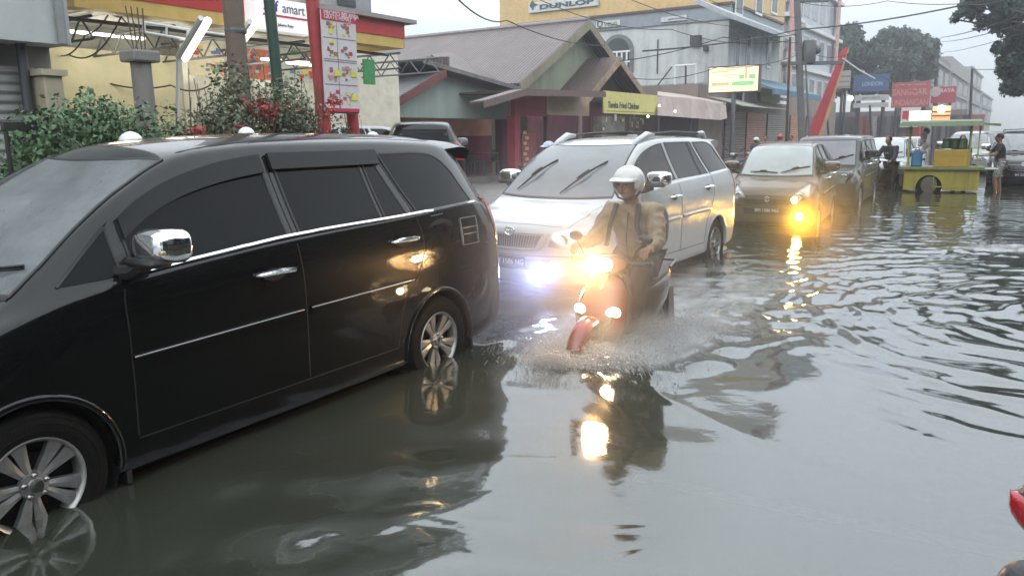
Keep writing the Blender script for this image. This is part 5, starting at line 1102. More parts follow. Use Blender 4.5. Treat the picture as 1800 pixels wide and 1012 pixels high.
a, b = Q_(1462, 230, 84), Q_(1700, 192, 84); m = MB(); m.box((84, b.y, 0), (92, a.y, b.z)); m.build('wall', stained('dusky_wall', (.20, .18, .18), (.10, .09, .09), .5), e)
for i, px in enumerate(range(1470, 1690, 24)):
    q = Q_(px, 215, 84); m = MB(); m.box((83.9, q.y, .3), (83.99, q.y-2.0, 3.2)); m.build('shutter', mat('farshut%d' % (i % 4), ((.10, .09, .09), (.26, .10, .08), (.30, .29, .27), (.13, .11, .13))[i % 4], .7), e)
m = MB(); q = Q_(1584, 205, 83.5); m.box((83.4, q.y, q.z-1), (83.6, q.y-1.6, q.z+1.1), 0); m.box((83.37, q.y-.5, q.z-.4), (83.395, q.y-1.1, q.z+.4), 1); m.build('notice', [whitep, mat('ink_blue', (0, 0, 0))], e)
# ------------------------------------------------------------------ leaning red banner and utility poles
uq, vq = toUV(*at(1436, 226, 38)[:2]); a = Vector(at(1432, 236, 38)); b = Vector(at(1487, 84, 38)); 
e = thing('slanting_banner', 'long red banner with tan edge leaning up like a raised boom', 'banner', (a.x, a.y, 0))
OFF[e] = (a.x, a.y, 0)
d = (b-a); w = Vector((1, -.1, 0)).normalized(); base = a-d*.45
m = MB(); m.slab([base-w*.42, base+w*.24, b+w*.12, b-w*.12], (.02, .12, 0)); m.build('red_cloth', mat('banner_red2', (.40, .045, .05), .6, var=.15, scale=1.5), e)
m = MB(); m.slab([base+w*.245, base+w*.50, b+w*.16, b+w*.125], (.02, .12, 0)); m.build('tan_edge', mat('tan_cloth', (.45, .28, .15), .6, var=.2, scale=2), e)
m = MB(); c = Vector(at(1538, 139, 38)); m.path([b-d*.12, (b-d*.12+c)/2-Vector((0, 0, .05)), c], .04, 6); m.build('stay_rope', mat('pale_rope', (.55, .56, .54), .7), e)
def wpole(name, label, x0, y0, x1, y1, Y, r, m_=concrete):
    a, b = Vector(at(x0, y0, Y)), Vector(at(x1, y1, Y)); k = (0-b.z)/(a.z-b.z); base = b+(a-b)*k; top = a+(a-b).normalized()*2*(1 if y0 <= 5 else 0)
    e = thing(name, label, 'pole', (base.x, base.y, 0)); OFF[e] = (base.x, base.y, 0); m = MB(); m.tube(base, top, r*1.1, r*.85, 12); m.build('shaft', m_, e, True); return e, base, top
dk = mat('dark_pole_concrete', (.13, .13, .13), .8, bump=.2)
e, pb, pt_ = wpole('utility_pole', 'thick concrete utility pole carrying a transformer beside the blue awning', 1401, 0, 1409, 226, 36, .155, dk)
p = Vector(at(1422, 92, 36)); m = MB(); m.lathe([(.01, .5), (.25, .5), (.30, .42), (.30, -.42), (.25, -.5), (.01, -.5)], 'z', p, 14); m.ball(p+Vector((.35, 0, .1)), .2, 10); t = m.build('transformer', mat('transformer_grey', (.10, .11, .11), .6), e, True)
p2 = Vector(at(1405, 112, 36)); m = MB(); m.box((p2.x-.8, p2.y-.15, p2.z-.06), (p2.x+1.9, p2.y+.15, p2.z+.08)); m.box((p2.x-.3, p2.y-.12, p2.z+2.6), (p2.x+1.1, p2.y+.12, p2.z+2.7)); m.build('cross_arm', dk, e)
wpole('slim_pole', 'slim dark pole just left of the thick utility pole', 1389, 66, 1383, 226, 34, .055, mat('dark_steel', (0, 0, 0)))
wpole('slim_pole', 'thin grey pole just right of the thick utility pole', 1416, 110, 1422, 226, 34, .045, beam_grey)
wpole('slim_pole', 'dark pole standing in front of the weathered far blocks', 1649, 76, 1645, 150, 95, .22, mat('dark_steel', (0, 0, 0)))
e, pb2, pt2 = wpole('slim_pole', 'dark pole with a short arm near the end of the street', 1709, 122, 1705, 215, 60, .10, mat('dark_steel', (0, 0, 0)))
wpole('slim_pole', 'slim dark pole beside the blue awning shop door', 1453, 190, 1456, 232, 40, .05, mat('dark_steel', (0, 0, 0)))
wpole('slim_pole', 'dark slim post below the pale strip sign', 1529, 185, 1531, 225, 60, .09, mat('dark_steel', (0, 0, 0)))
# ------------------------------------------------------------------ overhead wires
wm = mat('black_cable', (.02, .02, .02), .7, var=0)
def wire(label, pts, sag=.25, r=.012, n=14):
    P = [Vector(at(*p)) for p in pts]; m = MB(); full = []
    for i in range(len(P)-1):
        for k in range(n): t = k/n; full.append(P[i].lerp(P[i+1], t)-Vector((0, 0, sag*4*t*(1-t))))
    full.append(P[-1]); m.path(full, r, 5); o = m.build('overhead_cable', wm); return tag(o, label, 'cable', 'overhead cables')
wire('long dark cable crossing the sky right of the transformer pole', [(1130, 90, 24), (1404, 52, 36), (1700, 8, 26), (1790, -8, 24)], .12, .026)
wire('dark cable sagging from top left of the sky towards the big gable', [(800, -6, 16), (890, 36, 24), (1060, 80, 34)], .2, .018)
wire('cable running from the yellow fascia to the slim dark pole', [(940, -4, 26), (1180, 52, 32), (1388, 72, 34)], .3, .014)
wire('cable over the pale block just below the vent box', [(1090, 108, 30), (1270, 66, 32), (1404, 60, 36)], .1, .018)
wire('cable across the pale block below the arched window', [(1110, 138, 30), (1262, 118, 33), (1404, 96, 36)], .2, .014)
wire('thin cable over the tyre brand sign', [(1100, -4, 28), (1280, 46, 34), (1404, 76, 36)], .15, .014)
wire('thin cable from transformer pole to the leaning banner', [(1404, 80, 36), (1490, 96, 38), (1640, 170, 60)], .3, .014)
wire('cable crossing in front of the far right tree', [(1404, 4, 36), (1560, 2, 34), (1800, -6, 28)], .2, .014)
wire('cable sloping down from the upper right towards the far blocks', [(1800, 26, 22), (1655, 66, 60), (1640, 80, 90)], .1, .020)
wire('second cable sloping down towards the far blocks', [(1800, 42, 22), (1655, 74, 60), (1640, 84, 90)], .1, .016)
wire('third fainter cable sloping down towards the far blocks', [(1800, 58, 22), (1660, 92, 60), (1645, 98, 90)], .1, .012)
wire('level cable reaching the far pole from the right tree', [(1708, 122, 60), (1800, 120, 40)], .05, .022)
wire('cable falling from the fascia to the cream wall at left', [(228, -6, 12.0), (120, 96, 14.2)], .35, .013)
wire('second cable falling to the cream wall beside the first', [(206, -6, 12.2), (150, 62, 13.0), (100, 97, 14.2)], .12, .012)
wire('cable drooping along the cream wall under the floodlight', [(98, 100, 14.3), (170, 140, 14.6), (300, 150, 15.2), (368, 151, 15.5)], .10, .014)
wire('cable crossing in front of the red fascia', [(150, -6, 11.5), (215, 32, 12.5), (236, 42, 13)], .05, .012)
wire('faint high cable between the sky and the transformer pole', [(1230, -6, 30), (1330, 20, 34), (1404, 30, 36)], .1, .012)

# ------------------------------------------------------------------ trees
bark = mat('tree_bark', (.09, .075, .06), .9, bump=.5, bscale=8)
def tree(label, x, y, h, blobs, n, size, lm, seed=0, trunk=.35, z0=0):
    e = thing('broadleaf_tree', label, 'tree', (x, y, 0)); OFF[e] = (x, y, 0); r = random.Random(seed)
    leaf_cloud('crown', blobs, n, size, lm, e, seed, .35)
    m = MB(); c = [b for b in blobs]; fork = Vector((x, y, h*.42)); m.path([(x, y, z0), (x+.05, y, h*.2), fork], [trunk*1.3, trunk, trunk*.8], 10)
    for b in c[:14]:
        q = Vector(b[:3]); mid = fork.lerp(q, .5)+Vector((r.uniform(-.4, .4), r.uniform(-.4, .4), .2)); m.path([fork, mid, q], [trunk*.5, trunk*.28, .04], 6)
    m.build('trunk', bark, e, True); return e
def crown_px(specs, Y, r, k=1.0, per=3, dep=1.0):
    B = []
    for (px, py, rp) in specs:
        p = Vector(at(px, py, Y)); R_ = rp*Y/FPX
        for _ in range(per):
            B.append((p.x+r.uniform(-.5, .5)*R_, p.y+r.uniform(-1, 1)*R_*dep, p.z+r.uniform(-.45, .45)*R_, R_*r.uniform(.5, .8), R_*r.uniform(.5, .8), R_*r.uniform(.45, .7)))
    return B
lf1 = mat('far_leaf', (.050, .085, .050), .6, var=.4, scale=.5, island=.35); lf2 = mat('dark_leaf', (.022, .048, .032), .55, var=.4, scale=.8, island=.4)
r = random.Random(11)
p = at(1505, 110, 92); tree('big far green tree left of the two beyond the signs', p[0], p[1], 12, crown_px([(1500, 70, 28), (1482, 105, 24), (1510, 112, 30), (1498, 140, 26), (1525, 90, 20), (1478, 150, 20), (1520, 150, 20)], 92, r, per=6), 22000, .24, lf1, 21)
p = at(1590, 110, 88); tree('big far green tree right of the two beyond the signs', p[0], p[1], 13, crown_px([(1545, 78, 22), (1575, 68, 20), (1600, 74, 24), (1614, 88, 26), (1560, 105, 30), (1598, 118, 30), (1624, 128, 18), (1580, 148, 24), (1545, 140, 24)], 88, r, per=6), 26000, .25, lf1, 22)
X0, Y0, _ = S(44, -6.0)
tree('dark leafy street tree reaching in from the right edge', X0, Y0, 9, crown_px([(1795, 12, 34), (1748, 6, 30), (1712, 14, 24), (1692, 26, 14), (1765, 45, 30), (1740, 42, 20), (1800, 75, 34), (1776, 110, 20), (1800, 120, 30), (1785, 150, 20), (1815, 165, 26), (1760, 78, 16), (1845, 60, 60), (1850, 130, 50), (1860, -30, 60), (1780, -40, 40)], 38, r, per=4, dep=1.5), 52000, .12, lf2, 23, .16)
# ------------------------------------------------------------------ unseen buildings and trees added on the camera's own side to darken car reflections
for i, (u, w, h, c) in enumerate(((-16, 11, 10.5, (.16, .15, .14)), (-4, 10.5, 12.5, (.10, .11, .10)), (24, 12, 12, (.14, .13, .12)), (7, 15.5, 9.2, (.12, .12, .11)))):
    e = sthing('unseen_shop', ('unseen two storey brown shop added behind the viewer', 'unseen tall dark shop added straight across from the black car', 'unseen tall dim shop added on the near side of the street further on', 'unseen lower wide shop added between the two taller ones on the near side')[i], 'building', u, -9.5)
    m = MB(); m.box((u, -9.5-6, 0), (u+w, -9.5, h)); m.build('wall', stained('near_wall%d' % i, c, (.05, .05, .05), .6), e)
    m = MB(); m.box((u-.3, -9.5, 3.0), (u+w+.3, -7.6, 3.15)); m.build('awning', roof_gr, e)
    for k in range(3): m = MB(); m.box((u+.6+k*w/3, -9.45, 0), (u+w/3-.3+k*w/3, -9.38, 2.7)); m.build('shutter', mat('near_shutter', (.05, .05, .05), .6), e)
    for k in range(3): m = MB(); m.box((u+1+k*w/3, -9.46, 4), (u+w/3-.8+k*w/3, -9.40, 5.6)); m.build('window', mat('dark_window', (0, 0, 0)), e)
for i, (u, v_, s) in enumerate(((4.5, -6.8, 1.1), (-8.0, -7.2, 1.1), (13.5, -6.8, 1.15), (-19, -7.5, 1.1))):
    x, y, _ = S(u, v_); rr = random.Random(40+i); B = [(x+rr.uniform(-2, 2)*s, y+rr.uniform(-2, 2)*s, rr.uniform(3.0, 6.4)*s, 1.5*s, 1.5*s, 1.15*s) for _ in range(14)]
    tree(('unseen leafy tree added on the near verge opposite the black car door', 'unseen leafy tree added on the near verge opposite the bonnet', 'unseen leafy tree added on the near verge behind the viewer to the right', 'unseen leafy tree added on the near verge far to the left')[i], x, y, 6*s, B, 9000, .15, lf2, 50+i, .2)
# ------------------------------------------------------------------ water surface with real waves
def wave_set(seed, n, l0, l1, dirs=None, spread=math.pi):
    r = np.random.default_rng(seed); L = l0*(l1/l0)**r.random(n); th = (dirs if dirs is not None else 0)+r.uniform(-spread, spread, n)
    return 2*np.pi/L*np.cos(th), 2*np.pi/L*np.sin(th), r.uniform(0, 2*np.pi, n), L
def waves(X, Y, ws):
    H = np.zeros_like(X)
    for kx, ky, ph, L in zip(*ws): H += np.sin(kx*X+ky*Y+ph)*L/(2*np.pi)
    return H/math.sqrt(len(ws[0]))
def sm(x, a, b): t = np.clip((x-a)/(b-a), 0, 1); return t*t*(3-2*t)
BIKE = G(1097, 597); BYAW = -2.15
bf = Vector((math.cos(BYAW), math.sin(BYAW), 0))
RC = G(2010, 570)                                             # centre of the ripples from something passing on the right
SP = G(1785, 440)
_r = random.Random(4)
DASH = [(px, py, .05+.10*_r.random(), .022+.02*_r.random(), .0016+.0016*_r.random()) for px, py in ((1262, 651), (1335, 640), (1345, 662), (1380, 672), (1400, 655), (1290, 676), (1225, 664), (1210, 690), (1070, 918), (1122, 937), (1095, 972), (960, 910), (830, 912), (700, 892), (670, 938), (650, 893), (590, 893), (760, 925), (860, 930), (965, 700), (900, 745), (935, 800), (985, 800), (1000, 760), (1690, 925), (1700, 935), (1725, 938), (1655, 955), (1010, 860), (880, 860), (1585, 720), (1600, 690), (1560, 735), (1620, 760), (620, 950), (500, 985))]
def height(X, Y):
    D = np.hypot(X, Y)
    warp = waves(X, Y, wave_set(3, 8, 1.5, 4))*.4; wx, wy = X+warp, Y-warp*.7
    swell = waves(wx, wy, wave_set(1, 14, .30, 1.3))
    fine = waves(wx, wy, wave_set(2, 26, .07, .22))
    # elongated ripples further up the road, crests across the view
    rip = waves(wx, wy, wave_set(4, 26, .16, .60, math.radians(70), .55))
    calm = np.exp(-(((X-1.95)/1.25)**2+((Y-3.35)/1.25)**2)**1.5)
    nearcar = np.exp(-((X+.6)/1.3)**2-((Y-3.2)/1.6)**2)
    S1 = .046*(1-.93*calm)*(1+.8*nearcar)*(1.0-.30*sm(Y, 4, 7))
    H = S1*swell*.8+.012*(1-.8*calm)*fine*np.maximum(sm(D, 3, 8), .7*nearcar)+.052*rip*sm(Y, 7.5, 12)*(.4+.6*sm(X, .5, 4))*(1-.35*sm(Y, 22, 50))
    # wake of the scooter
    dx, dy = X-BIKE[0], Y-BIKE[1]; al = dx*bf.x+dy*bf.y; la = -dx*bf.y+dy*bf.x
    tail = sm(-al, -1.2, .4)*(1-sm(-al, 7, 16)); wd = .40+.36*np.maximum(-al, 0)+warp*.9+.8*swell
    inside = np.exp(-(la/(wd+.25))**4)*tail
    ch = waves(wx, wy, wave_set(5, 50, .06, .42))
    H += inside*ch*.14*np.exp(-np.maximum(-al, 0)/8)
    q = (np.abs(la)-wd)
    H += .0025*tail*np.exp(-(q/.3)**2)*(.6+.6*np.sin(9*al+4*warp))+.010*tail*np.exp(-np.maximum(q, 0)/.5)*np.sin(2*np.pi*q/.30+swell*2)*sm(q, 0, .25)*.6*np.exp(-np.maximum(-al, 0)/5)
    # ring ripples from the right, the edge of the disturbed patch is ragged
    R_ = np.hypot(X-RC[0], Y-RC[1])+.25*waves(X, Y, wave_set(7, 8, .6, 2)); th = np.arctan2(Y-RC[1], X-RC[0])
    edge = 3.9+.35*np.sin(th*7)+.2*np.sin(th*17+1)
    env = (1-sm(R_, edge-1.3, edge))*sm(R_, .3, 1.2)
    H += env*(.0050*np.sin(2*np.pi*R_/.34+6*warp)+.0020*np.sin(2*np.pi*R_/.17+th*3)+.050*rip+.03*swell+.02*ch)
    near = np.exp(-((X-SP[0])/1.0)**2-((Y-SP[1])/.5)**2); H += near*(.05+.2*ch)
    # a few long arc crests crossing the calm patch
    for k in range(3):
        rr = R_-(4.15+.40*k); H += .0035*np.exp(-(rr/.06)**2)*sm(np.sin(th*5+k*2), -.2, .6)
    H -= .0028*np.exp(-((X-1.95)/.35)**2)*np.sin((Y-2.95)*26)*np.exp(-((Y-2.9)/.5)**2)*sm(X, 1.4, 2)
    for (px, py, ln_, w_, a_) in DASH:
        cx, cy = G(px, py); ca = math.sin(px*1.7)*.45; e1_ = (X-cx)+3*swell*.1; e2_ = (Y-cy)+warp*.12; d1, d2 = e1_*math.cos(ca)+e2_*math.sin(ca), e2_*math.cos(ca)-e1_*math.sin(ca); H -= a_*np.exp(-(d1/ln_)**2-(d2/w_)**2)
    fx, fy = BIKE[0]+bf.x*.62, BIKE[1]+bf.y*.62
    bow = np.exp(-(((al-.42)/.50)**2+(la/.48)**2)); H += bow*(.11+.30*ch)+.05*np.exp(-(((al+.3)/.7)**2+((np.abs(la)-.33)/.2)**2))*(1+3*ch)
    H += np.exp(-((np.hypot(al-.1, la*1.15)-.95)/.13)**2)*.018*(1+.6*np.sin(12*np.arctan2(la, al)))*sm(al, -1.5, 0)
    return H*(1-sm(D, 45, 90)*.6)
def foam(X, Y):
    dx, dy = X-BIKE[0], Y-BIKE[1]; al = dx*bf.x+dy*bf.y; la = -dx*bf.y+dy*bf.x
    n1 = waves(X, Y, wave_set(15, 40, .05, .30))*9; n2 = waves(X, Y, wave_set(16, 20, .3, 1.0))*3
    e1 = np.exp(-(((al-.15)/.85)**2+(la/.55)**2)); tail = sm(-al, -.4, .3)*(1-sm(-al, 1.5, 7))*np.exp(-(la/(.5+.2*np.maximum(-al, 0)))**2)
    R_ = np.hypot((X-SP[0])/.9, (Y-SP[1])/.5); e2 = np.exp(-R_**2)
    f = e1*1.5+tail*.65+e2*.8+(n1+n2)*.24-.36
    return np.clip(f*1.8, 0, 1)*np.clip((e1+tail+e2)*3, 0, 1)
na, nr_ = 980, 640
ang = np.r_[np.linspace(-100, -38, 50)[:-1], np.linspace(-38, 38, na), np.linspace(38, 100, 50)[1:]]*math.pi/180
rad = np.r_[.25, .9*(60/.9)**np.linspace(0, 1, nr_), 75, 95, 130, 200, 330]
AA, RR = np.meshgrid(ang, rad); X = RR*np.sin(AA); Y = RR*np.cos(AA)
Z = WL+height(X, Y)
V = np.stack([X.ravel(), Y.ravel(), Z.ravel()], 1); idx = np.arange(V.shape[0]).reshape(X.shape)
Q = np.stack([idx[:-1, :-1], idx[:-1, 1:], idx[1:, 1:], idx[1:, :-1]], -1).reshape(-1, 4)
wmat = bpy.data.materials.new('flood_water'); wmat.use_nodes = True; t = wmat.node_tree; n = t.nodes; n.clear()
o_ = n.new('ShaderNodeOutputMaterial'); gl_ = n.new('ShaderNodeBsdfGlossy'); gl_.inputs['Roughness'].default_value = .07; gl_.inputs[0].default_value = (.97, .985, 1, 1)
df = n.new('ShaderNodeBsdfDiffuse'); tr = n.new('ShaderNodeBsdfTransparent'); tr.inputs[0].default_value = (.62, .66, .55, 1)
tc = n.new('ShaderNodeTexCoord'); no = n.new('ShaderNodeTexNoise'); no.inputs['Scale'].default_value = .6; no.inputs['Detail'].default_value = 5; t.links.new(tc.outputs['Object'], no.inputs['Vector'])
cr = n.new('ShaderNodeValToRGB'); cr.color_ramp.elements[0].color = (.032, .037, .026, 1); cr.color_ramp.elements[1].color = (.052, .056, .043, 1); t.links.new(no.outputs[0], cr.inputs[0]); t.links.new(cr.outputs[0], df.inputs[0])
m1 = n.new('ShaderNodeMixShader'); m1.inputs[0].default_value = .28; t.links.new(df.outputs[0], m1.inputs[1]); t.links.new(tr.outputs[0], m1.inputs[2])
fr = n.new('ShaderNodeFresnel'); fr.inputs[0].default_value = 2.05
m2 = n.new('ShaderNodeMixShader'); t.links.new(fr.outputs[0], m2.inputs[0]); t.links.new(m1.outputs[0], m2.inputs[1]); t.links.new(gl_.outputs[0], m2.inputs[2])
n2 = n.new('ShaderNodeTexNoise'); n2.inputs['Scale'].default_value = 9; n2.inputs['Detail'].default_value = 3; t.links.new(tc.outputs['Object'], n2.inputs['Vector'])
bp = n.new('ShaderNodeBump'); bp.inputs['Strength'].default_value = .12; bp.inputs['Distance'].default_value = .01; t.links.new(n2.outputs[0], bp.inputs['Height'])
for s in (gl_, fr): t.links.new(bp.outputs[0], s.inputs['Normal'])
an = n.new('ShaderNodeAttribute'); an.attribute_name = 'foam'; fd = n.new('ShaderNodeBsdfDiffuse'); fd.inputs[0].default_value = (.50, .50, .50, 1)
m3 = n.new('ShaderNodeMixShader'); ml = n.new('ShaderNodeMath'); ml.operation = 'MULTIPLY'; ml.inputs[1].default_value = .75; t.links.new(an.outputs['Fac'], ml.inputs[0]); t.links.new(ml.outputs[0], m3.inputs[0]); t.links.new(m2.outputs[0], m3.inputs[1]); t.links.new(fd.outputs[0], m3.inputs[2])
t.links.new(m3.outputs[0], o_.inputs[0])
wo = fast_mesh('flood_water', V, Q, wmat, None, True); wo['kind'] = 'structure'
at_ = wo.data.attributes.new('foam', 'FLOAT', 'POINT'); at_.data.foreach_set('value', foam(X, Y).ravel().astype(np.float32))
back = MB(); back.add([(-330, -330, WL-.03), (330, -330, WL-.03), (330, .2, WL-.03), (-330, .2, WL-.03)], [(0, 1, 2, 3)]); bo = back.build('water', wmat); bo['kind'] = 'structure'
# ------------------------------------------------------------------ scooters and people
Rz = lambda a: Matrix.Rotation(a, 4, 'Z')
SWAP = Matrix(((0, 0, 1, 0), (0, 1, 0, 0), (1, 0, 0, 0), (0, 0, 0, 1)))
SM = dict(tyre=mat('tyre_rubber', (0, 0, 0)), alloy=mat('alloy', (0, 0, 0)), black=mat('scooter_black', (.014, .014, .015), .3, var=0, coat=.4), seat=mat('scooter_seat', (.02, .02, .02), .55, bump=.2), chrome=mat('chrome', (0, 0, 0)), lens=mat('headlight_lens', (0, 0, 0)))
def make_scooter(name, label, body, detail=1, group=None, cat='scooter', lit=False):
    root = thing(name, label, cat, group=group)
    for x in (.62, -.62):
        m = MB(); R = .27; m.lathe([(.19, -.035), (.22, -.045), (.25, -.045), (.268, -.02), (.27, 0), (.268, .02), (.25, .045), (.22, .045), (.19, .035)], 'y', (x, 0, R), 24); w = m.build('wheel', SM['tyre'], root, True)
        m = MB(); m.lathe([(.19, -.03), (.175, -.02), (.175, .02), (.19, .03)], 'y', (x, 0, R), 20); m.lathe([(.01, -.05), (.045, -.05), (.045, .05), (.01, .05)], 'y', (x, 0, R), 12)
        for k in range(5):
            a = k*2*math.pi/5; m.path([(x+.03*math.cos(a), 0, R+.03*math.sin(a)), (x+.178*math.cos(a+.25), 0, R+.178*math.sin(a+.25))], .016, 6)
        m.build('rim', SM['alloy'], w, True)
    m = MB()
    for s in (1, -1): m.path([(.62, s*.065, .27), (.50, s*.065, .58), (.44, s*.04, .72)], .022, 8)
    m.path([(.44, 0, .70), (.36, 0, .98)], .03, 8); m.build('fork', SM['black'], root, True)
    m = MB(); n = 12; vs = []
    for i in range(n+1):
        a = math.radians(25+135*i/n); r_ = .305+.02*math.sin(i/n*math.pi)
        for y, dr in ((-.075, -.03), (-.05, .005), (0, .018), (.05, .005), (.075, -.03)): vs.append((.62+(r_+dr)*math.cos(a), y, .27+(r_+dr)*math.sin(a)))
    m.add(vs, [(i*5+j, i*5+j+1, i*5+6+j, i*5+5+j) for i in range(n) for j in range(4)]); m.build('front_fender', body, root, True)
    # front cowl (leg shield)
    m = MB(); m.loft([(.30, 0, .36, .44, .10), (.36, 0, .33, .52, .16), (.46, 0, .31, .56, .20), (.56, 0, .29, .56, .215), (.66, 0, .27, .52, .21), (.76, 0, .25, .46, .185), (.84, 0, .25, .41, .14), (.88, 0, .27, .37, .09)], 2.4, 20); m.xf(SWAP); co = m.build('front_cowl', body, root, True)
    m = MB(); m.loft([(.34, 0, .26, .33, .12), (.5, 0, .24, .32, .19), (.7, 0, .20, .29, .18), (.85, 0, .21, .28, .10)], 2.8, 16); m.xf(SWAP); m.build('leg_shield', SM['black'], root, True)
    m = MB()
    for s in (1, -1): m.slab([(.575, s*.03, .44), (.565, s*.12, .50), (.52, s*.165, .62), (.545, s*.06, .56)], (.012, 0, 0))
    m.build('cowl_vent', SM['black'], co)
    for s in (1, -1):
        m = MB(); m.loft([(.475, s*.155, .615, .63, .015), (.50, s*.145, .585, .665, .055), (.53, s*.135, .595, .65, .045), (.545, s*.13, .61, .635, .02)], 2.2, 12); m.build('side_light', mat('side_light_lit', (1, .8, .5), .3, var=0, emit=(1, .80, .45), es=16) if lit else SM['lens'], root, True)
    # handlebar cover, headlamp, grips, mirrors
    m = MB(); m.loft([(.20, 0, .93, .98, .07), (.26, 0, .90, 1.02, .15), (.34, 0, .89, 1.05, .17), (.42, 0, .90, 1.04, .13), (.455, 0, .92, 1.01, .09)], 2.4, 18); m.build('handlebar_cover', body, root, True)
    m = MB(); m.loft([(.425, 0, .92, 1.03, .105), (.455, 0, .925, 1.025, .095), (.475, 0, .945, 1.005, .06)], 2.3, 18); m.build('headlamp', mat('headlamp_lit', (1, .9, .6), .3, var=0, emit=(1, .74, .38), es=75) if lit else SM['lens'], root, True)
    m = MB(); m.path([(.27, -.33, .985), (.31, -.2, .985), (.32, 0, .98), (.31, .2, .985), (.27, .33, .985)], .012, 8)
    for s in (1, -1): m.path([(.31, s*.20, .985), (.265, s*.35, .985)], .019, 8); m.path([(.36, s*.20, .985), (.35, s*.31, .98)], .006, 5)
    m.build('handlebar', SM['black'], root, True)
    for s in (1, -1):
        m = MB(); m.path([(.31, s*.20, .99), (.32, s*.24, 1.08), (.30, s*.29, 1.14)], .006, 6); m.ball((.295, s*.30, 1.17), (.018, .062, .040), 12); m.build('mirror', SM['black'], root, True)
    m = MB(); m.bbox((-.22, -.15, .30), (.34, .15, .37), .03); m.build('floorboard', SM['black'], root)
    m = MB(); m.loft([(-.12, 0, .34, .68, .10), (-.2, 0, .34, .72, .135), (-.4, 0, .36, .74, .15), (-.6, 0, .46, .76, .135), (-.78, 0, .58, .78, .09), (-.88, 0, .68, .78, .04)], 2.6, 18); m.build('rear_body', SM['black'] if lit else body, root, True)
    m = MB(); m.loft([(.0, 0, .69, .74, .08), (-.1, 0, .69, .775, .13), (-.35, 0, .70, .77, .145), (-.6, 0, .73, .81, .135), (-.78, 0, .77, .81, .08)], 2.6, 16); m.build('seat', SM['seat'], root, True)
    m = MB(); m.path([(-.25, -.13, .30), (-.5, -.17, .30), (-.85, -.19, .42)], [.03, .045, .05], 10); m.build('exhaust', SM['chrome'], root, True)
    m = MB(); m.slab([(-.80, -.07, .30), (-.95, -.07, .28), (-.90, -.07, .60), (-.80, -.07, .60)], (0, .14, 0)); m.path([(-.70, -.11, .80), (-.92, -.08, .83), (-.92, .08, .83), (-.70, .11, .80)], .012, 6); m.build('rear_mudguard', SM['black'], root)
    m = MB(); m.ball((-.87, 0, .72), (.03, .06, .03), 10); m.build('tail_light', mat('red_lens', (0, 0, 0)), root, True)
    return root
skinm = mat('brown_skin', (.30, .165, .105), .5, var=.08, scale=12); hairm = mat('black_hair', (.010, .009, .009), .5, bump=.4, bscale=60)
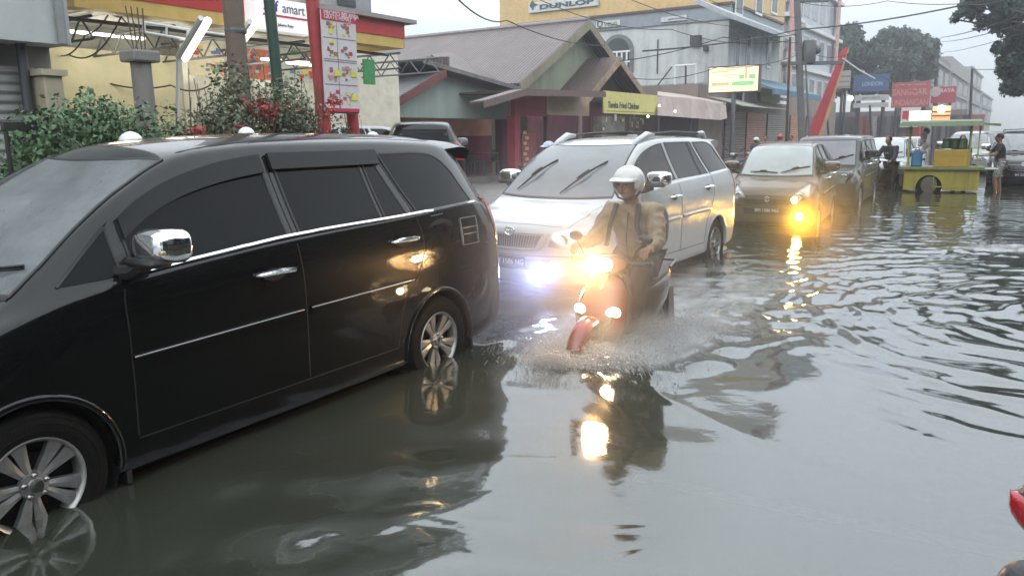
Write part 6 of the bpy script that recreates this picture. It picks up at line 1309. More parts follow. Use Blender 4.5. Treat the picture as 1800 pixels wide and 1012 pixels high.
def person_mesh(root, J, cloth, trousers, jacketr=1.0, barefoot=True, shorts=False, hands=True, curl=.6):
    """J: joints hip, chest, neck, head (points) and l/r shoulder, elbow, wrist, hand, hipj, knee, ankle, toe"""
    V3 = Vector; g = {k: V3(v) for k, v in J.items()}
    pts = []; idx = {}; ed = []
    def P(k, r, p=None): idx[k] = len(pts); q = p if p is not None else g[k]; pts.append((*q, r)); return idx[k]
    def E_(a, b): ed.append((idx[a], idx[b]))
    P('hip', .115); P('waist', .105, g['hip'].lerp(g['chest'], .5)); P('chest', .135); P('neck', .055); P('chin', .052, g['neck'].lerp(g['head'], .45)); P('head', .088); P('crown', .075, g['head']+(g['head']-g['neck']).normalized()*.07)
    for a, b in (('hip', 'waist'), ('waist', 'chest'), ('chest', 'neck'), ('neck', 'chin'), ('chin', 'head'), ('head', 'crown')): E_(a, b)
    for s in 'lr':
        P(s+'sh', .055); P(s+'el', .042); P(s+'wr', .028); P(s+'palm', .030, g[s+'hand']); E_('chest', s+'sh'); E_(s+'sh', s+'el'); E_(s+'el', s+'wr'); E_(s+'wr', s+'palm')
        P(s+'hj', .085); P(s+'kn', .060); P(s+'an', .040); P(s+'toe', .032); E_('hip', s+'hj'); E_(s+'hj', s+'kn'); E_(s+'kn', s+'an'); E_(s+'an', s+'toe')
        if hands:
            d = (g[s+'hand']-g[s+'wr']).normalized(); side = d.cross(V3((0, 0, 1))); side = side.normalized() if side.length > .1 else V3((1, 0, 0)); dn = d.cross(side).normalized()
            if dn.z > 0: dn = -dn
            for f in range(4):
                o = side*(-.027+.018*f); L = (.034, .040, .037, .029)[f]; a = g[s+'hand']+o+d*.028; b = a+(d*.7+dn*curl)*L; c = b+(d*.1+dn*1.0)*L*.8
                P('%sf%da' % (s, f), .009, a); P('%sf%db' % (s, f), .0085, b); P('%sf%dc' % (s, f), .007, c); E_(s+'palm', '%sf%da' % (s, f)); E_('%sf%da' % (s, f), '%sf%db' % (s, f)); E_('%sf%db' % (s, f), '%sf%dc' % (s, f))
            ts = -1 if s == 'l' else 1; a = g[s+'wr'].lerp(g[s+'hand'], .55)+side*ts*.034; b = a+side*ts*.012+d*.03+dn*.018
            P(s+'ta', .011, a); P(s+'tb', .009, b); E_(s+'palm', s+'ta'); E_(s+'ta', s+'tb')
    body = skin('body', pts, ed, skinm, root, 1)
    # shirt or jacket
    k = jacketr
    def lp(a, b, t): return g[a].lerp(g[b], t)
    A_ = [(*(g['hip']+V3((0, 0, -.09 if jacketr <= 1.1 else -.02))), .142*k), (*lp('hip', 'chest', .5), .128*k), (*g['chest'], .152*k), (*lp('chest', 'neck', .72), .078*k)]; ed2 = [(0, 1), (1, 2), (2, 3)]
    for s in 'lr':
        b = len(A_); full = jacketr > 1.02
        A_ += [(*g[s+'sh'], .078*k), (*g[s+'el'], .060*k if full else .062)] if full else [(*g[s+'sh'], .074), (*lp(s+'sh', s+'el', .75), .060)]
        ed2 += [(2, b), (b, b+1)]
        if full: A_.append((*lp(s+'el', s+'wr', .55), .052*k)); A_.append((*lp(s+'el', s+'wr', .95), .040*k)); ed2 += [(b+1, b+2), (b+2, b+3)]
    skin('jacket' if jacketr > 1.02 else 'shirt', A_, ed2, cloth, root, 3 if jacketr > 1.1 else 2, wr=.011 if jacketr > 1.1 else .005)
    T = [(*(g['hip']+V3((0, 0, .03))), .135)]; ed3 = []
    for s in 'lr':
        b = len(T); T += [(*g[s+'hj'], .108), (*lp(s+'hj', s+'kn', .5), .092), (*lp(s+'hj', s+'kn', .98), .078)]; ed3 += [(0, b), (b, b+1), (b+1, b+2)]
        if not shorts: T += [(*lp(s+'kn', s+'an', .5), .066), (*lp(s+'kn', s+'an', .97), .056)]; ed3 += [(b+2, b+3), (b+3, b+4)]
    skin('shorts' if shorts else 'trousers', T, ed3, trousers, root, 3 if jacketr > 1.1 else 2, wr=.008 if jacketr > 1.1 else .004)
    return body, g
def face(root, c, fwd, up, helmet=None, hair=True, s=1.0):
    """eyes, brows, nose, mouth and ears on the head centred at c"""
    f = Vector(fwd).normalized(); u = Vector(up).normalized(); r_ = f.cross(u).normalized(); u = r_.cross(f).normalized(); c = Vector(c)
    Mx = Matrix(((f.x, r_.x, u.x, c.x), (f.y, r_.y, u.y, c.y), (f.z, r_.z, u.z, c.z), (0, 0, 0, 1)))
    m = MB(); m.ball((.012, 0, .005), (.088*s, .072*s, .112*s), 20); m.ball((.030, 0, -.055), (.058*s, .048*s, .050*s), 14); m.path([(.090*s, 0, .02), (.108*s, 0, -.012), (.092*s, 0, -.025)], [.009, .014, .011], 8)
    for q in (1, -1): m.ball((-.005, q*.074*s, 0), (.022, .010, .032), 8); m.ball((.06, q*.035, -.018), (.03, .025, .03), 10)
    m.xf(Mx); h = m.build('face', skinm, root, True)
    m = MB()
    for q in (1, -1): m.ball((.088*s, q*.031, .014), (.010, .014, .007), 10)
    m.xf(Mx); m.build('eyes', mat('eye_dark', (.02, .015, .012), .15, var=0), h, True)
    m = MB(); m.path([(.074*s, -.050, .034), (.090*s, -.03, .040), (.094*s, -.015, .036)], .005, 5); m.path([(.074*s, .050, .034), (.090*s, .03, .040), (.094*s, .015, .036)], .005, 5); m.xf(Mx); m.build('eyebrows', hairm, h, True)
    m = MB(); m.ball((.086*s, 0, -.052), (.010, .024, .007), 10); m.xf(Mx); m.build('mouth', mat('lips', (.22, .09, .07), .5, var=0), h, True)
    if hair: m = MB(); m.ball((-.012, 0, .035), (.098*s, .084*s, .096*s), 18); m.xf(Mx); m.build('hair', hairm, root, True)
    if helmet:
        m = MB(); n, k = 26, 18; vs = []; fs = []
        for i in range(k+1):
            a = math.pi*.80*i/k
            for j in range(n):
                b = 2*math.pi*j/n; x, y, z = .140*math.sin(a)*math.cos(b), .122*math.sin(a)*math.sin(b), .128*math.cos(a); vs.append((x-.004, y, z+.025))
        for i in range(k):
            for j in range(n):
                q = [i*n+j, i*n+n+j, i*n+n+(j+1) % n, i*n+(j+1) % n]; cx = sum(vs[t][0] for t in q)/4; cz = sum(vs[t][2] for t in q)/4; cy = sum(vs[t][1] for t in q)/4
                if cx > .035 and cz < .052 and abs(cy) < .10: continue
                fs.append(tuple(q))
        m.add(vs, fs); m.xf(Mx); ho = m.build('helmet', helmet, root, True)
        so_ = ho.modifiers.new('t', 'SOLIDIFY'); so_.thickness = .014; so_.offset = -1
        m = MB(); pk = []
        for i in range(13): b = math.radians(-68+136*i/12); pk.append((.140*math.cos(b)+.006, .124*math.sin(b), .064-.012*abs(math.sin(b))))
        for r0, dx, dz in ((0, 0, .026), (1, .045, .002)): pass
        vs = [(p[0], p[1], p[2]+.012) for p in pk]+[(p[0]+.052*math.cos(math.radians(-68+136*i/12)), p[1], p[2]-.006) for i, p in enumerate(pk)]+[(p[0]+.050*math.cos(math.radians(-68+136*i/12)), p[1], p[2]-.014) for i, p in enumerate(pk)]+[(p[0], p[1], p[2]+.0) for p in pk]
        m.add(vs, [(r0*13+i, r0*13+i+1, ((r0+1) % 4)*13+i+1, ((r0+1) % 4)*13+i) for r0 in range(4) for i in range(12)]); m.xf(Mx); m.build('helmet_peak', helmet, ho, True)
        m = MB(); m.path([(.02, .112, -.04), (.03, .075, -.095), (.04, 0, -.115), (.03, -.075, -.095), (.02, -.112, -.04)], .008, 6); m.xf(Mx); m.build('chin_strap', mat('strap_black', (.02, .02, .02), .7, var=0), ho, True)
    return Mx
ride = make_scooter('scooter', 'red scooter with blazing headlamp ploughing through the flood water', mat('scooter_red', (.15, .006, .014), .25, 0, .1, 6, coat=.7), lit=True, cat='scooter')
place(ride, (BIKE[0], BIKE[1], -.01), BYAW); ride.scale = (.94,)*3; ride.location.z = -.09
khaki = mat('khaki_rain_jacket', (.27, .20, .115), .55, var=.25, scale=7, bump=.8, bscale=14); darkt = mat('dark_trousers', (.035, .033, .035), .7, var=.2, bump=.5, bscale=20)
rd_ = thing('person', 'rider in a khaki rain jacket and white helmet sitting on the red scooter', 'person', (BIKE[0], BIKE[1], -.05), BYAW); rd_.scale = (1.0, 1.0, .98)
J = dict(hip=(-.26, 0, .84), chest=(-.14, 0, 1.17), neck=(-.10, 0, 1.33), head=(-.05, 0, 1.45))
for s, q in (('l', 1), ('r', -1)):
    J.update({s+'sh': (-.12, q*.185, 1.25), s+'el': (-.01, q*.255, 1.03), s+'wr': (.19, q*.285, 1.00), s+'hand': (.255, q*.285, 1.005), s+'hj': (-.22, q*.10, .82), s+'kn': (.16, q*.20, .80), s+'an': (.14, q*.14, .42), s+'toe': (.28, q*.15, .385)})
person_mesh(rd_, J, khaki, darkt, 1.12, curl=1.1)
face(rd_, (-.035, 0, 1.455), (1, -.08, -.08), (0, 0, 1), helmet=mat('white_helmet', (.60, .60, .58), .25, var=.1, scale=9, coat=.6), hair=False)
m = MB(); m.loft([(-.50, 0, .95, 1.22, .12), (-.46, 0, .90, 1.28, .165), (-.34, 0, .90, 1.28, .175), (-.29, 0, .95, 1.24, .15)], 3, 16); m.build('backpack', mat('dark_backpack', (.025, .022, .022), .7, bump=.4), rd_, True)
m = MB(); m.path([(.005, .02, 1.245), (.035, .02, 1.05), (-.01, .02, .88)], .006, 5); m.path([(-.02, .09, 1.31), (.045, .11, 1.15), (-.0, .16, .98)], .02, 6); m.path([(-.02, -.09, 1.31), (.045, -.11, 1.15), (-.0, -.16, .98)], .02, 6); m.build('straps', mat('dark_backpack', (0, 0, 0)), rd_, True)
m = MB()
for q in (1, -1): m.loft([(.06, q*.14, .36, .43, .035), (.12, q*.14, .355, .47, .045), (.22, q*.15, .355, .43, .048), (.32, q*.155, .36, .40, .035)], 2.5, 12)
m.build('shoes', mat('dark_shoe', (.02, .018, .016), .5), rd_, True)
BM_ = Matrix.Translation((BIKE[0], BIKE[1], .02)) @ Rz(BYAW)
lamp('headlamp_light', (.50, 0, .975), (1, .56, .22), 105*LS, ride, .04, 125, (1, 0, -.02))
lamp('side_light_beam', (.57, .14, .62), (1, .7, .4), 10*LS, ride, .03, 130, (1, .1, 0))
# splash round the scooter: streaks and drops
rs = np.random.default_rng(5)
def splash(name, label, centre, yaw, n, spread, hmax, seed, fr=.75, bk=-.75, wid=.22):
    r = np.random.default_rng(seed); M = Matrix.Translation((centre[0], centre[1], WL)) @ Rz(yaw); VV = []; QQ = []
    for i in range(n):
        sd = 1 if r.random() < .5 else -1; t = r.random(); ax = fr+(bk-fr)*t**.8; side = sd*(wid*(.35+.65*t))
        if r.random() < .35: ax = fr+.05*r.random(); side = r.uniform(-1, 1)*wid*.7
        v = Vector((.35*(1-t)+r.normal()*.2, sd*(.9+r.normal()*.35), 1.0+abs(r.normal())*.5)).normalized(); sp = hmax*(.35+r.random()*.9)
        ro = np.abs(r.normal())*.22*spread; p0 = Vector((ax, side, 0))+Vector((v.x, v.y, 0))*ro
        k0 = r.random()*.9; L = .012+.07*r.random()**2; w = .0014+.0042*r.random()**3; pts = []
        for q in range(4):
            s = k0+L*q/3; pts.append(p0+Vector((v.x*spread*s*.42, v.y*spread*s*.42, max(-.02, sp*(4*s*(1-s))*.9 if s < 1 else -.02))))
        b = len(VV)
        for q, p in enumerate(pts):
            ww = w*(.3, 1, 1, .4)[q]; VV += [tuple(M @ (p+Vector((ww, 0, 0)))), tuple(M @ (p+Vector((-ww*.5, ww, 0)))), tuple(M @ (p+Vector((-ww*.5, -ww, 0))))]
        for q in range(3):
            for j in range(3): QQ.append((b+q*3+j, b+q*3+(j+1) % 3, b+q*3+3+(j+1) % 3, b+q*3+3+j))
    o = fast_mesh(name, np.array(VV), np.array(QQ), mat('spray_white', (.62, .62, .63), .3, var=0, alpha=.42), None, True); tag(o, label, 'splash', kind='stuff'); return o
splash('water_spray', 'white spray thrown up round the red scooter', BIKE, BYAW, 17000, 1.2, .17, 5)
splash('water_spray', 'dense white skirt of water hugging the scooter front wheel', BIKE, BYAW, 14000, .5, .14, 9, .95, -.2, .24)
splash('water_spray', 'small white splash at the right edge of the flooded road', G(1785, 437), -2.2, 1500, .8, .16, 6, .3, -.3, .15)
# foam lying on the disturbed water
# ------------------------------------------------------------------ food cart (built square to its own axes)
CY = 20.6
def cp(px, py, dy=0): p = at(px, py, CY+dy); return p
x0, x1 = cp(1588, 300)[0], cp(1721, 300)[0]; zc = cp(1650, 297)[2]; zr0 = cp(1650, 222)[2]
cart = thing('food_cart', 'yellow green food cart with green roof standing in the flooded road', 'cart', ((x0+x1)/2, CY, 0)); OFF[cart] = ((x0+x1)/2, CY, 0)
_c = Vector(((x0+x1)/2, CY, 0)); MB.XF = Matrix.Translation(_c) @ Rz(-.50) @ Matrix.Diagonal((.877, 1, 1, 1)) @ Matrix.Translation(-_c)
cy1 = CY+.95; yg = stained('cart_yellow_green', (.36, .31, .04), (.12, .10, .04), .7, .5, 1.6); olive = mat('cart_olive', (.16, .20, .07), .5, var=.25, scale=5)
wx = cp(1632, 330)[0]; R = .36
m = MB(); pts = [(x0, CY, .22), (wx-.36, CY, .22)]
for i in range(13): a = math.pi*(1-i/12); pts.append((wx+.36*math.cos(a), CY, .26+.36*math.sin(a)))
pts += [(wx+.36, CY, .22), (x1, CY, .22), (x1, CY, zc-.03), (x0, CY, zc-.03)]
bmx = MB(); n_ = len(pts); tri = []
# front panel as strips so the wheel arch stays open
top = [(p[0], CY, zc-.03) for p in pts[1:-3]]; low = [p for p in pts[1:-3]]
m.add([(x0, CY, .22), (x0, CY, zc-.03)]+[], [])
seq = [pts[0]]+low+[pts[-3]]; vs = []
for p in seq: vs += [(p[0], CY, p[2]), (p[0], CY, zc-.03), (p[0], CY+.03, p[2]), (p[0], CY+.03, zc-.03)]
fs = []
for i in range(len(seq)-1): b = i*4; fs += [(b, b+4, b+5, b+1), (b+2, b+3, b+7, b+6), (b, b+2, b+6, b+4), (b+1, b+5, b+7, b+3)]
m.add(vs, fs); m.box((x0, CY+.03, .22), (x0+.03, cy1, zc-.03)); m.box((x1-.03, CY+.03, .22), (x1, cy1, zc-.03)); m.box((x0+.03, cy1-.03, .22), (x1-.03, cy1, zc-.03)); m.build('cart_body', yg, cart)
m = MB(); 
for px in (1640, 1660, 1690, 1704, 1712): x = cp(px, 320)[0]; m.box((x, CY-.012, .26), (x+.02, CY-.001, zc-.12))
m.box((cp(1642, 330)[0], CY-.012, .30), (x1-.15, CY-.001, .33)); m.build('panel_rib', mat('cart_rib', (.34, .30, .06), .6, var=.3), cart)
m = MB(); m.bbox((x0-.12, CY-.08, zc-.03), (x1+.12, cy1+.05, zc+.05), .015); m.build('counter', olive, cart)
for yy in (CY-.005, cy1-.1): m = MB(); m.lathe([(.22, -.03), (R-.04, -.04), (R, -.025), (R, .025), (R-.04, .04), (.22, .03)], 'y', (wx, yy+.06, R), 24); w = m.build('wheel', SM['tyre'], cart, True); m = MB(); m.lathe([(.01, -.03), (.22, -.02), (.22, .02), (.01, .03)], 'y', (wx, yy+.06, R), 20); m.build('hub', mat('muddy_hub', (.14, .12, .09), .7), w, True)
m = MB()
for px, yy in ((1596, CY+.03), (1596, cy1-.05), (1705, CY+.03), (1705, cy1-.05), (1719, CY+.03)): x = cp(px, 260)[0]; m.box((x-.02, yy-.02, zc), (x+.02, yy+.02, zr0+.02))
m.build('post', mat('cart_post', (.32, .33, .12), .6, var=.2), cart)
m = MB(); xa, xb, xc = cp(1577, 220)[0], cp(1733, 220)[0], cp(1758, 220)[0]; z0_, z1_ = zr0+.0, cp(1650, 214)[2]
m.add([(xa, CY-.35, z0_), (xb, CY-.35, z0_), (xb, cy1+.3, z0_+.02), (xa, cy1+.3, z0_+.02), (xa+.12, CY-.3, z1_), (xb-.1, CY-.3, z1_), (xb-.1, cy1+.2, z1_+.06), (xa+.12, cy1+.2, z1_+.06)], [(0, 3, 2, 1), (4, 5, 6, 7), (0, 1, 5, 4), (1, 2, 6, 5), (2, 3, 7, 6), (3, 0, 4, 7)]); m.build('roof', mat('cart_roof_green', (.11, .16, .075), .5, var=.2), cart)
m = MB(); m.slab([(xb-.2, CY+.2, z0_+.02), (xc, CY+.2, z0_-.02), (xc, cy1+.2, z0_), (xb-.2, cy1+.2, z0_+.03)], (0, 0, .06)); m.build('roof_flap', olive, cart)
m = MB(); m.path([(x1, CY+.1, zc), (x1+.45, CY+.1, zc), (x1+.45, CY+.8, zc), (x1, CY+.8, zc)], .02, 6); m.path([(x1-.05, CY+.12, zc+.35), (x1+.2, CY+.12, zc+.34)], .015, 6); m.build('push_handle', mat('pale_steel_pipe', (.4, .42, .38), .4, .5), cart)
m = MB(); a, b = cp(1640, 294), cp(1704, 263); yy = CY+.05; m.bbox((a[0], yy, zc+.052), (b[0], yy+.6, b[2]), .015); o = m.build('food_box', mat('bright_yellow_box', (.42, .27, .03), .45, var=.12, scale=3)); tag(o, 'bright yellow box on the counter of the food cart', 'box')
m2_ = MB(); m2_.box((a[0]-.01, yy-.012, b[2]-.14), (b[0]+.01, yy-.001, b[2]-.11)); m2_.box((a[0]+.03, yy-.010, zc+.1), (a[0]+.05, yy-.001, b[2]-.15)); lid = m2_.build('lid_edge', mat('box_edge', (.42, .28, .03), .5), o)
m = MB(); a, b = cp(1599, 294), cp(1622, 264); m.loft([(0, 0, a[0], b[0], .13), (.03, 0, a[0], b[0], .16), (.36, 0, a[0], b[0], .16), (.40, 0, a[0]+.04, b[0]-.04, .12)], 5, 20); m.xf(Matrix.Translation((0, CY+.22, zc+.052)) @ SWAP); o = m.build('water_jug', mat('blue_plastic', (.045, .16, .30), .4, var=.1)); tag(o, 'blue plastic water container at the left end of the food cart', 'container')
m = MB(); m.tube(((a[0]+b[0])/2, CY+.22, zc+.45), ((a[0]+b[0])/2, CY+.22, zc+.50), .05); m.path([(a[0]+.08, CY+.22, zc+.45), (a[0]+.12, CY+.22, zc+.54), (b[0]-.12, CY+.22, zc+.54), (b[0]-.08, CY+.22, zc+.45)], .016, 6); m.build('cap', mat('pink_plastic', (.5, .15, .14), .5), o)
for k, px in enumerate((1664, 1678, 1692)):
    c = cp(px, 262); m = MB(); m.lathe([(.01, 0), (.11, 0), (.13, .04), (.13, .22), (.10, .27), (.01, .28)], 'z', (c[0], CY+.35, c[2]+.0), 14); o = m.build('glass_jar', mat('green_jar%d' % k, ((.07, .15, .05), (.05, .11, .05), (.10, .17, .07))[k], .2, var=.2)); tag(o, ('green jar standing left on the yellow box of the cart', 'dark green middle jar on the yellow box of the cart', 'pale green jar standing right on the yellow box of the cart')[k], 'jar')
m = MB(); c = cp(1622, 262)
for k in range(5): m.ball((c[0]+.05*math.sin(k*2), CY+.5, zc+.45+.13*k), (.10, .08, .09), 8)
o = m.build('hanging_bags', mat('white_plastic_bag', (.50, .47, .44), .5, var=.3, scale=9)); tag(o, 'clear plastic bags hanging inside the food cart', 'plastic bags')
MB.XF = None
# ------------------------------------------------------------------ people near the cart
def standing(label, x, y, yaw, cloth, trou, h=1.66, shorts=False, arms='down', lean=0, cap=None, jr=1.0, z=0, helmet=None, group=None, detail=True, sit=False):
    root = thing('person', label, 'person', (x, y, z), yaw, group); k = h/1.70; 
    J = dict(hip=(0, 0, .95*k), chest=(lean*.5, 0, 1.27*k), neck=(lean*.75, 0, 1.45*k), head=(lean*.95+.02, 0, 1.58*k))
    for s, q in (('l', 1), ('r', -1)):
        J.update({s+'sh': (lean*.62, q*.19*k, 1.385*k), s+'hj': (0, q*.10, .90*k), s+'kn': (.05+.08*q, q*.12, .50*k), s+'an': (.0-.10*(q < 0)+.06*(q > 0), q*.12, .09*k), s+'toe': (.14-.10*(q < 0)+.06*(q > 0), q*.13, .04)})
        if arms == 'down': J.update({s+'el': (lean*.5, q*.25*k, 1.10*k), s+'wr': (.08, q*.26*k, .86*k), s+'hand': (.10, q*.255*k, .78*k)})
        if arms == 'fwd': J.update({s+'el': (lean*.6+.18, q*.25*k, 1.14*k), s+'wr': (lean+.42, q*.20*k, 1.13*k), s+'hand': (lean+.50, q*.19*k, 1.13*k)})
        if arms == 'low': J.update({s+'el': (lean*.8+.14, q*.27*k, 1.12*k), s+'wr': (lean+.34, q*.28*k, 1.02*k), s+'hand': (lean+.42, q*.28*k, 1.02*k)})
        if sit: J.update({s+'hj': (.02, q*.1, .90*k), s+'kn': (.36, q*.20, .86*k), s+'an': (.33, q*.16, .48*k), s+'toe': (.46, q*.16, .45*k)})
    person_mesh(root, J, cloth, trou, jr, shorts=shorts, hands=detail)
    face(root, Vector(J['head'])+Vector((0, 0, .01)), (1, 0, -.05), (0, 0, 1), helmet, hair=helmet is None)
    return root
x, y, _ = at(1750, 332, 20.9); grey_t = mat('dark_grey_tshirt', (.03, .035, .038), .8, var=.2, scale=6, bump=.4, bscale=12); patt = mat('patterned_shorts', (.34, .34, .32), .8, var=.9, scale=14)
standing('vendor in dark grey T-shirt and patterned shorts pushing the food cart', x+.05, y, 2.85, grey_t, patt, 1.66, True, 'fwd', .06)
x, y, _ = at(1560, 330, 21.6); navy = mat('dark_navy_jacket', (.025, .028, .035), .7, var=.3, bump=.4)
standing('man in dark clothes and dark cap wading beside his motorbike left of the cart', x+.05, y, -2.5, navy, mat('black_cloth', (.018, .018, .02), .8), 1.62, False, 'low', .22, jr=1.05)
sc2 = make_scooter('scooter', 'dark scooter with chrome bars wheeled through the water left of the food cart', mat('scooter_dark', (.02, .02, .022), .3, var=0, coat=.5)); place(sc2, (x-.35, y-.25, 0), -2.5)
m = MB(); m.path([(.27, -.33, 1.0), (.31, -.2, 1.0), (.32, 0, .995), (.31, .2, 1.0), (.27, .33, 1.0)], .016, 8); m.build('chrome_bar', SM['chrome'], sc2, True)
for q in (1, -1): m = MB(); m.ball((.55, q*.13, .48), .028, 8); m.build('indicator_lamp', mat('warm_small_lamp', (1, .7, .4), .5, var=0, emit=(1, .62, .3), es=9), sc2, True)
x, y, _ = at(1684, 330, 22.4); standing('customer in dark top standing behind the food cart jars', x, y, -1.9, mat('dark_olive_top', (.03, .04, .025), .8), mat('black_cloth', (0, 0, 0)), 1.62, arms='down')
# waiting scooters and people in front of the far shops
row_l = ['helmeted person in front of the brown shutters left of the blue car', 'person in a grey shirt among the scooters by the orange shutter', 'person in dark jacket by the slim dark pole', 'person in a pale shirt near the foot of the leaning red banner', 'person in a dusky red shirt under the blue awning', 'person in black near the transformer pole foot']
shirts = [(.05, .06, .08), (.16, .16, .17), (.03, .03, .035), (.30, .29, .27), (.14, .05, .05), (.02, .02, .022)]
for i, (px, Y) in enumerate(((1330, 33), (1346, 36), (1372, 34), (1420, 37), (1392, 38), (1236, 30))):
    x, y, _ = at(px, 240, Y); standing(row_l[i], x, y, -2.2+.7*math.sin(i*3), mat('shirt_%d' % i, shirts[i], .8), mat('black_cloth', (0, 0, 0)), 1.55+.06*(i % 3), arms='down', detail=False, helmet=mat('helmet_%d' % i, ((.5, .5, .5), (.08, .08, .09), (.5, .06, .05), (.55, .55, .55), (.03, .03, .04), (.3, .3, .32))[i], .3, var=0) if i in (0, 2, 3, 5) else None)
cols = [((.25, .02, .03), 'red'), ((.02, .02, .025), 'black'), ((.04, .07, .22), 'blue'), ((.45, .45, .45), 'silver')]
where = ['before the orange shutter', 'by the slim dark pole', 'under the blue awning edge', 'at the foot of the transformer pole', 'left of the leaning red banner', 'right of the leaning red banner', 'in front of the pink awning', 'beside the dark brown cupboard', 'before the far brown shutter']
protos = {}
for i, (px, Y) in enumerate(((1322, 31), (1354, 33), (1378, 35), (1400, 35), (1424, 36), (1462, 38), (1226, 26), (1200, 25), (1296, 30))):
    c, cn = cols[(i*3+1) % 4]
    x, y, _ = at(px, 245, Y); lb = '%s parked scooter %s' % (cn, where[i])
    if cn not in protos: protos[cn] = make_scooter('parked_scooter', lb, mat('paint_'+cn, c, .3, var=.05, coat=.5), group='scooters parked before the shops'); o = protos[cn]
    else: o = copy_tree(protos[cn])
    place(o, (x, y, 0), -2.0+.5*math.sin(i*2.3), lb)
# customer on a scooter before the maroon stall, behind the white car
x, y, _ = at(952, 300, 15.5); s3 = copy_tree(protos['black']); place(s3, (x, y, 0), -2.5, 'black scooter stopped in front of the maroon stall behind the white people carrier')
p3 = standing('person in a pale grey shirt and blue white helmet before the maroon stall', x+.25, y+.25, -2.6, mat('pale_grey_shirt', (.22, .25, .30), .8), mat('black_cloth', (0, 0, 0)), 1.6, arms='low', lean=.1, helmet=mat('blue_white_helmet', (.45, .55, .65), .3, var=.5, scale=14))
# green plastic chairs and table inside the eating house
grn = mat('green_plastic', (.03, .17, .12), .4, var=.1)
def chair(label, u, v, yaw, z):
    x, y, _ = S(u, v); r_ = thing('plastic_chair', label, 'chair', (x, y, z), yaw, 'green plastic chairs')
    m = MB(); m.bbox((-.22, -.22, .42), (.22, .22, .46), .02); m.build('seat', grn, r_)
    m = MB(); vs = []; n = 10
    for i in range(n+1):
        a = math.radians(-60+120*i/n); cx, cy = -.20-.03*math.cos(a)*1, .22*math.sin(a)/.87
        vs += [(cx, cy, .46), (cx-.06, cy, .84-.05*abs(math.sin(a))), (cx-.08, cy, .84-.05*abs(math.sin(a))), (cx-.02, cy, .46)]
    m.add(vs, [(i*4+j, i*4+(j+1) % 4, i*4+4+(j+1) % 4, i*4+4+j) for i in range(n) for j in range(4) if i % 2 == 0 or j in (0, 1, 2, 3)]); m.build('backrest', grn, r_, True)
    for sx in (1, -1):
        for sy in (1, -1): m = MB(); m.tube((sx*.19, sy*.19, .43), (sx*.23, sy*.23, 0), .025, .018, 8); m.build('leg', grn, r_)
    return r_
u_, z_ = FV(868, 306, 15.4); chair('green plastic chair at the right inside the eating house', u_, 15.35, A+math.pi+.3, zfl)
u_, z_ = FV(850, 300, 15.4); chair('green plastic chair half hidden left inside the eating house', u_-.1, 15.6, A-.4, zfl)
u_, z_ = FV(845, 268, 15.5); x, y, _ = S(u_, 15.35); r_ = thing('table', 'low maroon table beside the green chairs in the eating house', 'table', (x, y, zfl), A); m = MB(); m.bbox((-.45, -.3, .70), (.45, .3, .74), .01); m.build('table_top', mat('maroon_top', (.18, .04, .07), .5), r_)
for sx in (1, -1):
    for sy in (1, -1): m = MB(); m.tube((sx*.4, sy*.26, 0), (sx*.4, sy*.26, .7), .02); m.build('leg', beam_grey, r_)
# ------------------------------------------------------------------ red motorcycle tail at the lower right corner
tp = Vector(at(1768, 880, 1.62)); rx = thing('motorcycle', 'red motorcycle with wet black seat cut off by the lower right corner', 'motorcycle', (tp.x+.525, tp.y-.23, 0), -.5)
zt = tp.z
m = MB(); m.loft([(-.56, 0, zt-.03, zt+.01, .012), (-.555, 0, zt-.045, zt+.006, .022), (-.54, 0, zt-.065, zt+.010, .040), (-.515, 0, zt-.09, zt+.012, .058), (-.48, 0, zt-.11, zt+.012, .075), (-.42, 0, zt-.14, zt+.012, .092), (-.36, 0, zt-.17, zt+.01, .105), (-.15, 0, zt-.24, zt-.01, .12), (.2, 0, zt-.3, zt-.06, .13), (.5, 0, zt-.3, zt-.05, .12)], 2.5, 20); m.build('tail_shell', mat('wet_red_paint', (.36, .012, .018), .18, var=.05, coat=.8, drops=.3, bscale=160), rx, True)
m = MB(); m.loft([(-.545, 0, zt-.01, zt+.012, .012), (-.53, 0, zt-.015, zt+.024, .032), (-.50, 0, zt-.02, zt+.032, .052), (-.46, 0, zt-.02, zt+.038, .070), (-.34, 0, zt-.02, zt+.045, .10), (-.1, 0, zt-.04, zt+.035, .115), (.4, 0, zt-.08, zt+.0, .12)], 2.6, 20); m.build('seat', mat('wet_seat', (.05, .055, .06), .3, var=.5, scale=30, drops=.6, bscale=60), rx, True)
m = MB(); m.path([(-.1, -.16, .7), (.1, -.16, .6), (.3, -.14, .5)], .02, 6); m.build('foot_rest', SM['black'], rx, True)
m = MB(); m.lathe([(.2, -.05), (.26, -.06), (.30, -.03), (.30, .03), (.26, .06), (.2, .05)], 'y', (-.05, 0, .3), 28); m.lathe([(.2, -.05), (.2, .05)], 'y', (1.2, 0, .3), 20); w = m.build('wheel', SM['tyre'], rx, True)
m = MB(); m.path([(-.05, -.1, .3), (.5, -.1, .35), (.9, 0, .8)], .03, 8); m.build('frame', SM['black'], rx, True)
kp = Vector(at(1812, 1040, 1.15)); m = MB(); m.ball(kp, (.05, .05, .05), 36); o = m.build('rear_box', mat('black_wet_box', (.02, .022, .024), .4)); tag(o, 'dark rounded box corner peeping in at the bottom right corner', 'box')
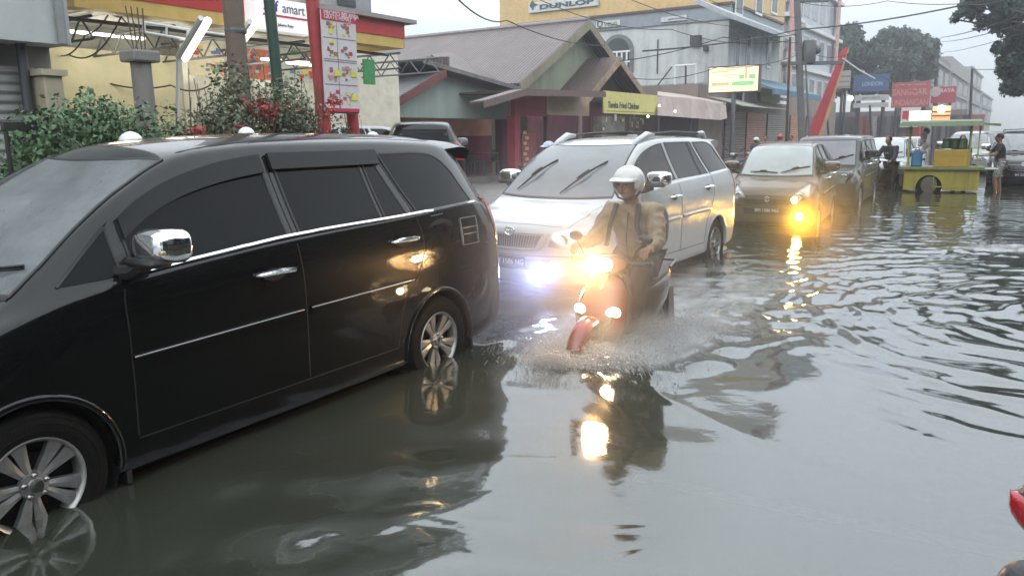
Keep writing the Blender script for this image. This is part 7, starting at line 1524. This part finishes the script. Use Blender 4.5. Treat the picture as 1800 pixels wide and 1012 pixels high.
# ------------------------------------------------------------------ air: drizzle haze over the whole street
HZ = .0027
m = MB(); m.box((-360, -360, -1.4), (360, 360, 46)); hm = bpy.data.materials.new('haze'); hm.use_nodes = True; t = hm.node_tree; t.nodes.clear(); o_ = t.nodes.new('ShaderNodeOutputMaterial'); pv_ = t.nodes.new('ShaderNodeVolumePrincipled'); pv_.inputs['Density'].default_value = HZ; pv_.inputs['Color'].default_value = (.90, .91, .97, 1); pv_.inputs['Anisotropy'].default_value = .6; t.links.new(pv_.outputs[0], o_.inputs['Volume'])
hz = m.build('haze', hm); hz['kind'] = 'stuff'; hz.display_type = 'WIRE'
# mist balls added for the glow round the lamps; the low ones are spray
def mist(label, c, r, dens, col, an=.35):
    m = MB(); m.ball((0, 0, 0), (1, 1, 1), 20); mm = bpy.data.materials.new('mist_volume'); mm.use_nodes = True; t = mm.node_tree; n = t.nodes; n.clear()
    o_ = n.new('ShaderNodeOutputMaterial'); v_ = n.new('ShaderNodeVolumePrincipled'); v_.inputs['Color'].default_value = (*col, 1); v_.inputs['Anisotropy'].default_value = an
    tc = n.new('ShaderNodeTexCoord'); ln_ = n.new('ShaderNodeVectorMath'); ln_.operation = 'LENGTH'; t.links.new(tc.outputs['Object'], ln_.inputs[0])
    mr = n.new('ShaderNodeMapRange'); mr.interpolation_type = 'SMOOTHSTEP'; mr.inputs[1].default_value = 1.0; mr.inputs[2].default_value = 0.0; mr.inputs[3].default_value = 0; mr.inputs[4].default_value = dens; t.links.new(ln_.outputs['Value'], mr.inputs[0]); t.links.new(mr.outputs[0], v_.inputs['Density']); t.links.new(v_.outputs[0], o_.inputs['Volume'])
    o = m.build('glow_spray_mist', mm, None, True); o.location = c; o.scale = r; tag(o, label, 'mist', kind='stuff'); return o
lp = BM_ @ Vector((.55, 0, .9))
mist('mist ball added for the glow of the scooter headlamp', lp, (1.35, 1.35, 1.1), .24, (1, .93, .85))
mist('mist ball added for the yellow glow of the hatchback fog lamp', Matrix.Translation((hatch.location.x, hatch.location.y, 0)) @ Rz(hatch.rotation_euler[2]) @ Vector((.95, .45, .45)), (2.0, 2.0, 1.4), .20, (1, .9, .6))
mist('mist ball added for the bluish glow of the white car fog lamp', Matrix.Translation((wht.location.x, wht.location.y, 0)) @ Rz(wht.rotation_euler[2]) @ Vector((1.15, .40, .46)), (.85, .8, .65), .30, (.85, .9, 1))
mist('low white spray at the scooter front wheel', BM_ @ Vector((.35, .05, .20)), (.85, .7, .30), 6.0, (1, 1, 1), .2)
mist('low white spray along the scooter side', BM_ @ Vector((-.35, .2, .18)), (.95, .6, .18), 2.2, (1, 1, 1), .2)
# ------------------------------------------------------------------ every separate piece of a part is an object of its own
SPLIT = {'arch_lip': 'arch_lip', 'pillar': 'pillar', 'rail_foot': 'rail_foot', 'wheel_nuts': 'wheel_nut', 'steel_band': 'steel_band', 'bonnet_gap': None, 'post': 'post', 'leg': 'leg', 'mud_flap': 'mud_flap', 'shoes': 'shoe', 'straps': 'strap', 'eyes': 'eye', 'eyebrows': 'eyebrow',
         'tube_lamp': 'tube_lamp', 'side_moulding': None, 'trim_line': 'trim_line', 'wiper': 'wiper', 'cross_bar': 'cross_bar', 'rear_mudguard': None, 'pole': 'pole', 'shutter': None, 'steel_bars': 'steel_bar', 'rod': 'rod', 'tail_light': None, 'cowl_vent': 'cowl_vent', 'barge_board': None, 'strips': 'strip', 'frame_bars': 'frame_bar', 'frame': None, 'brake_and_shade_disc': None, 'panel_rib': 'panel_rib'}
def split_pieces(o, nm):
    me = o.data; nv = len(me.vertices)
    if nv == 0 or nv > 60000: return
    par = list(range(nv))
    def find(a):
        while par[a] != a: par[a] = par[par[a]]; a = par[a]
        return a
    for p in me.polygons:
        vs = p.vertices; r0 = find(vs[0])
        for v in vs[1:]: par[find(v)] = r0
    isl = {}
    for v in range(nv): isl.setdefault(find(v), []).append(v)
    co = [v.co for v in me.vertices]; G_ = []
    for k, vs in isl.items():
        lo = [min(co[v][i] for v in vs)-.004 for i in range(3)]; hi = [max(co[v][i] for v in vs)+.004 for i in range(3)]; G_.append([{k}, lo, hi])
    ch = True
    while ch:
        ch = False
        for i in range(len(G_)):
            for j in range(i+1, len(G_)):
                a, b = G_[i], G_[j]
                if all(a[1][t] <= b[2][t] and b[1][t] <= a[2][t] for t in range(3)):
                    a[0] |= b[0]; a[1] = [min(a[1][t], b[1][t]) for t in range(3)]; a[2] = [max(a[2][t], b[2][t]) for t in range(3)]; G_.pop(j); ch = True; break
            if ch: break
    if len(G_) < 2 or len(G_) > 40: return
    users = [q for q in bpy.data.objects if q.data is me]
    for gi, g_ in enumerate(G_):
        roots = g_[0]; keep = {}; V = []; F = []; MI = []; SMO = []
        for p in me.polygons:
            if find(p.vertices[0]) in roots:
                f = []
                for v in p.vertices:
                    if v not in keep: keep[v] = len(V); V.append(tuple(co[v]))
                    f.append(keep[v])
                F.append(f); MI.append(p.material_index); SMO.append(p.use_smooth)
        if not F: continue
        m2 = bpy.data.meshes.new(nm); m2.from_pydata(V, [], F)
        for m_ in me.materials: m2.materials.append(m_)
        m2.polygons.foreach_set('material_index', MI); m2.polygons.foreach_set('use_smooth', SMO); m2.update()
        for u_ in users:
            c = bpy.data.objects.new(nm, m2); COL.objects.link(c); c.parent = u_.parent; c.matrix_parent_inverse = u_.matrix_parent_inverse.copy(); c.matrix_basis = u_.matrix_basis.copy()
            for md in u_.modifiers:
                if md.type == 'SOLIDIFY': q = c.modifiers.new('t', 'SOLIDIFY'); q.thickness = md.thickness; q.offset = md.offset
    for u_ in users: bpy.data.objects.remove(u_)
done = set()
for o in list(bpy.data.objects):
    try: base = o.name.split('.')[0]; ok = o.type == 'MESH' and o.parent and not o.children and base in SPLIT and o.data.name not in done
    except ReferenceError: continue
    if ok: done.add(o.data.name); split_pieces(o, SPLIT[base] or base)
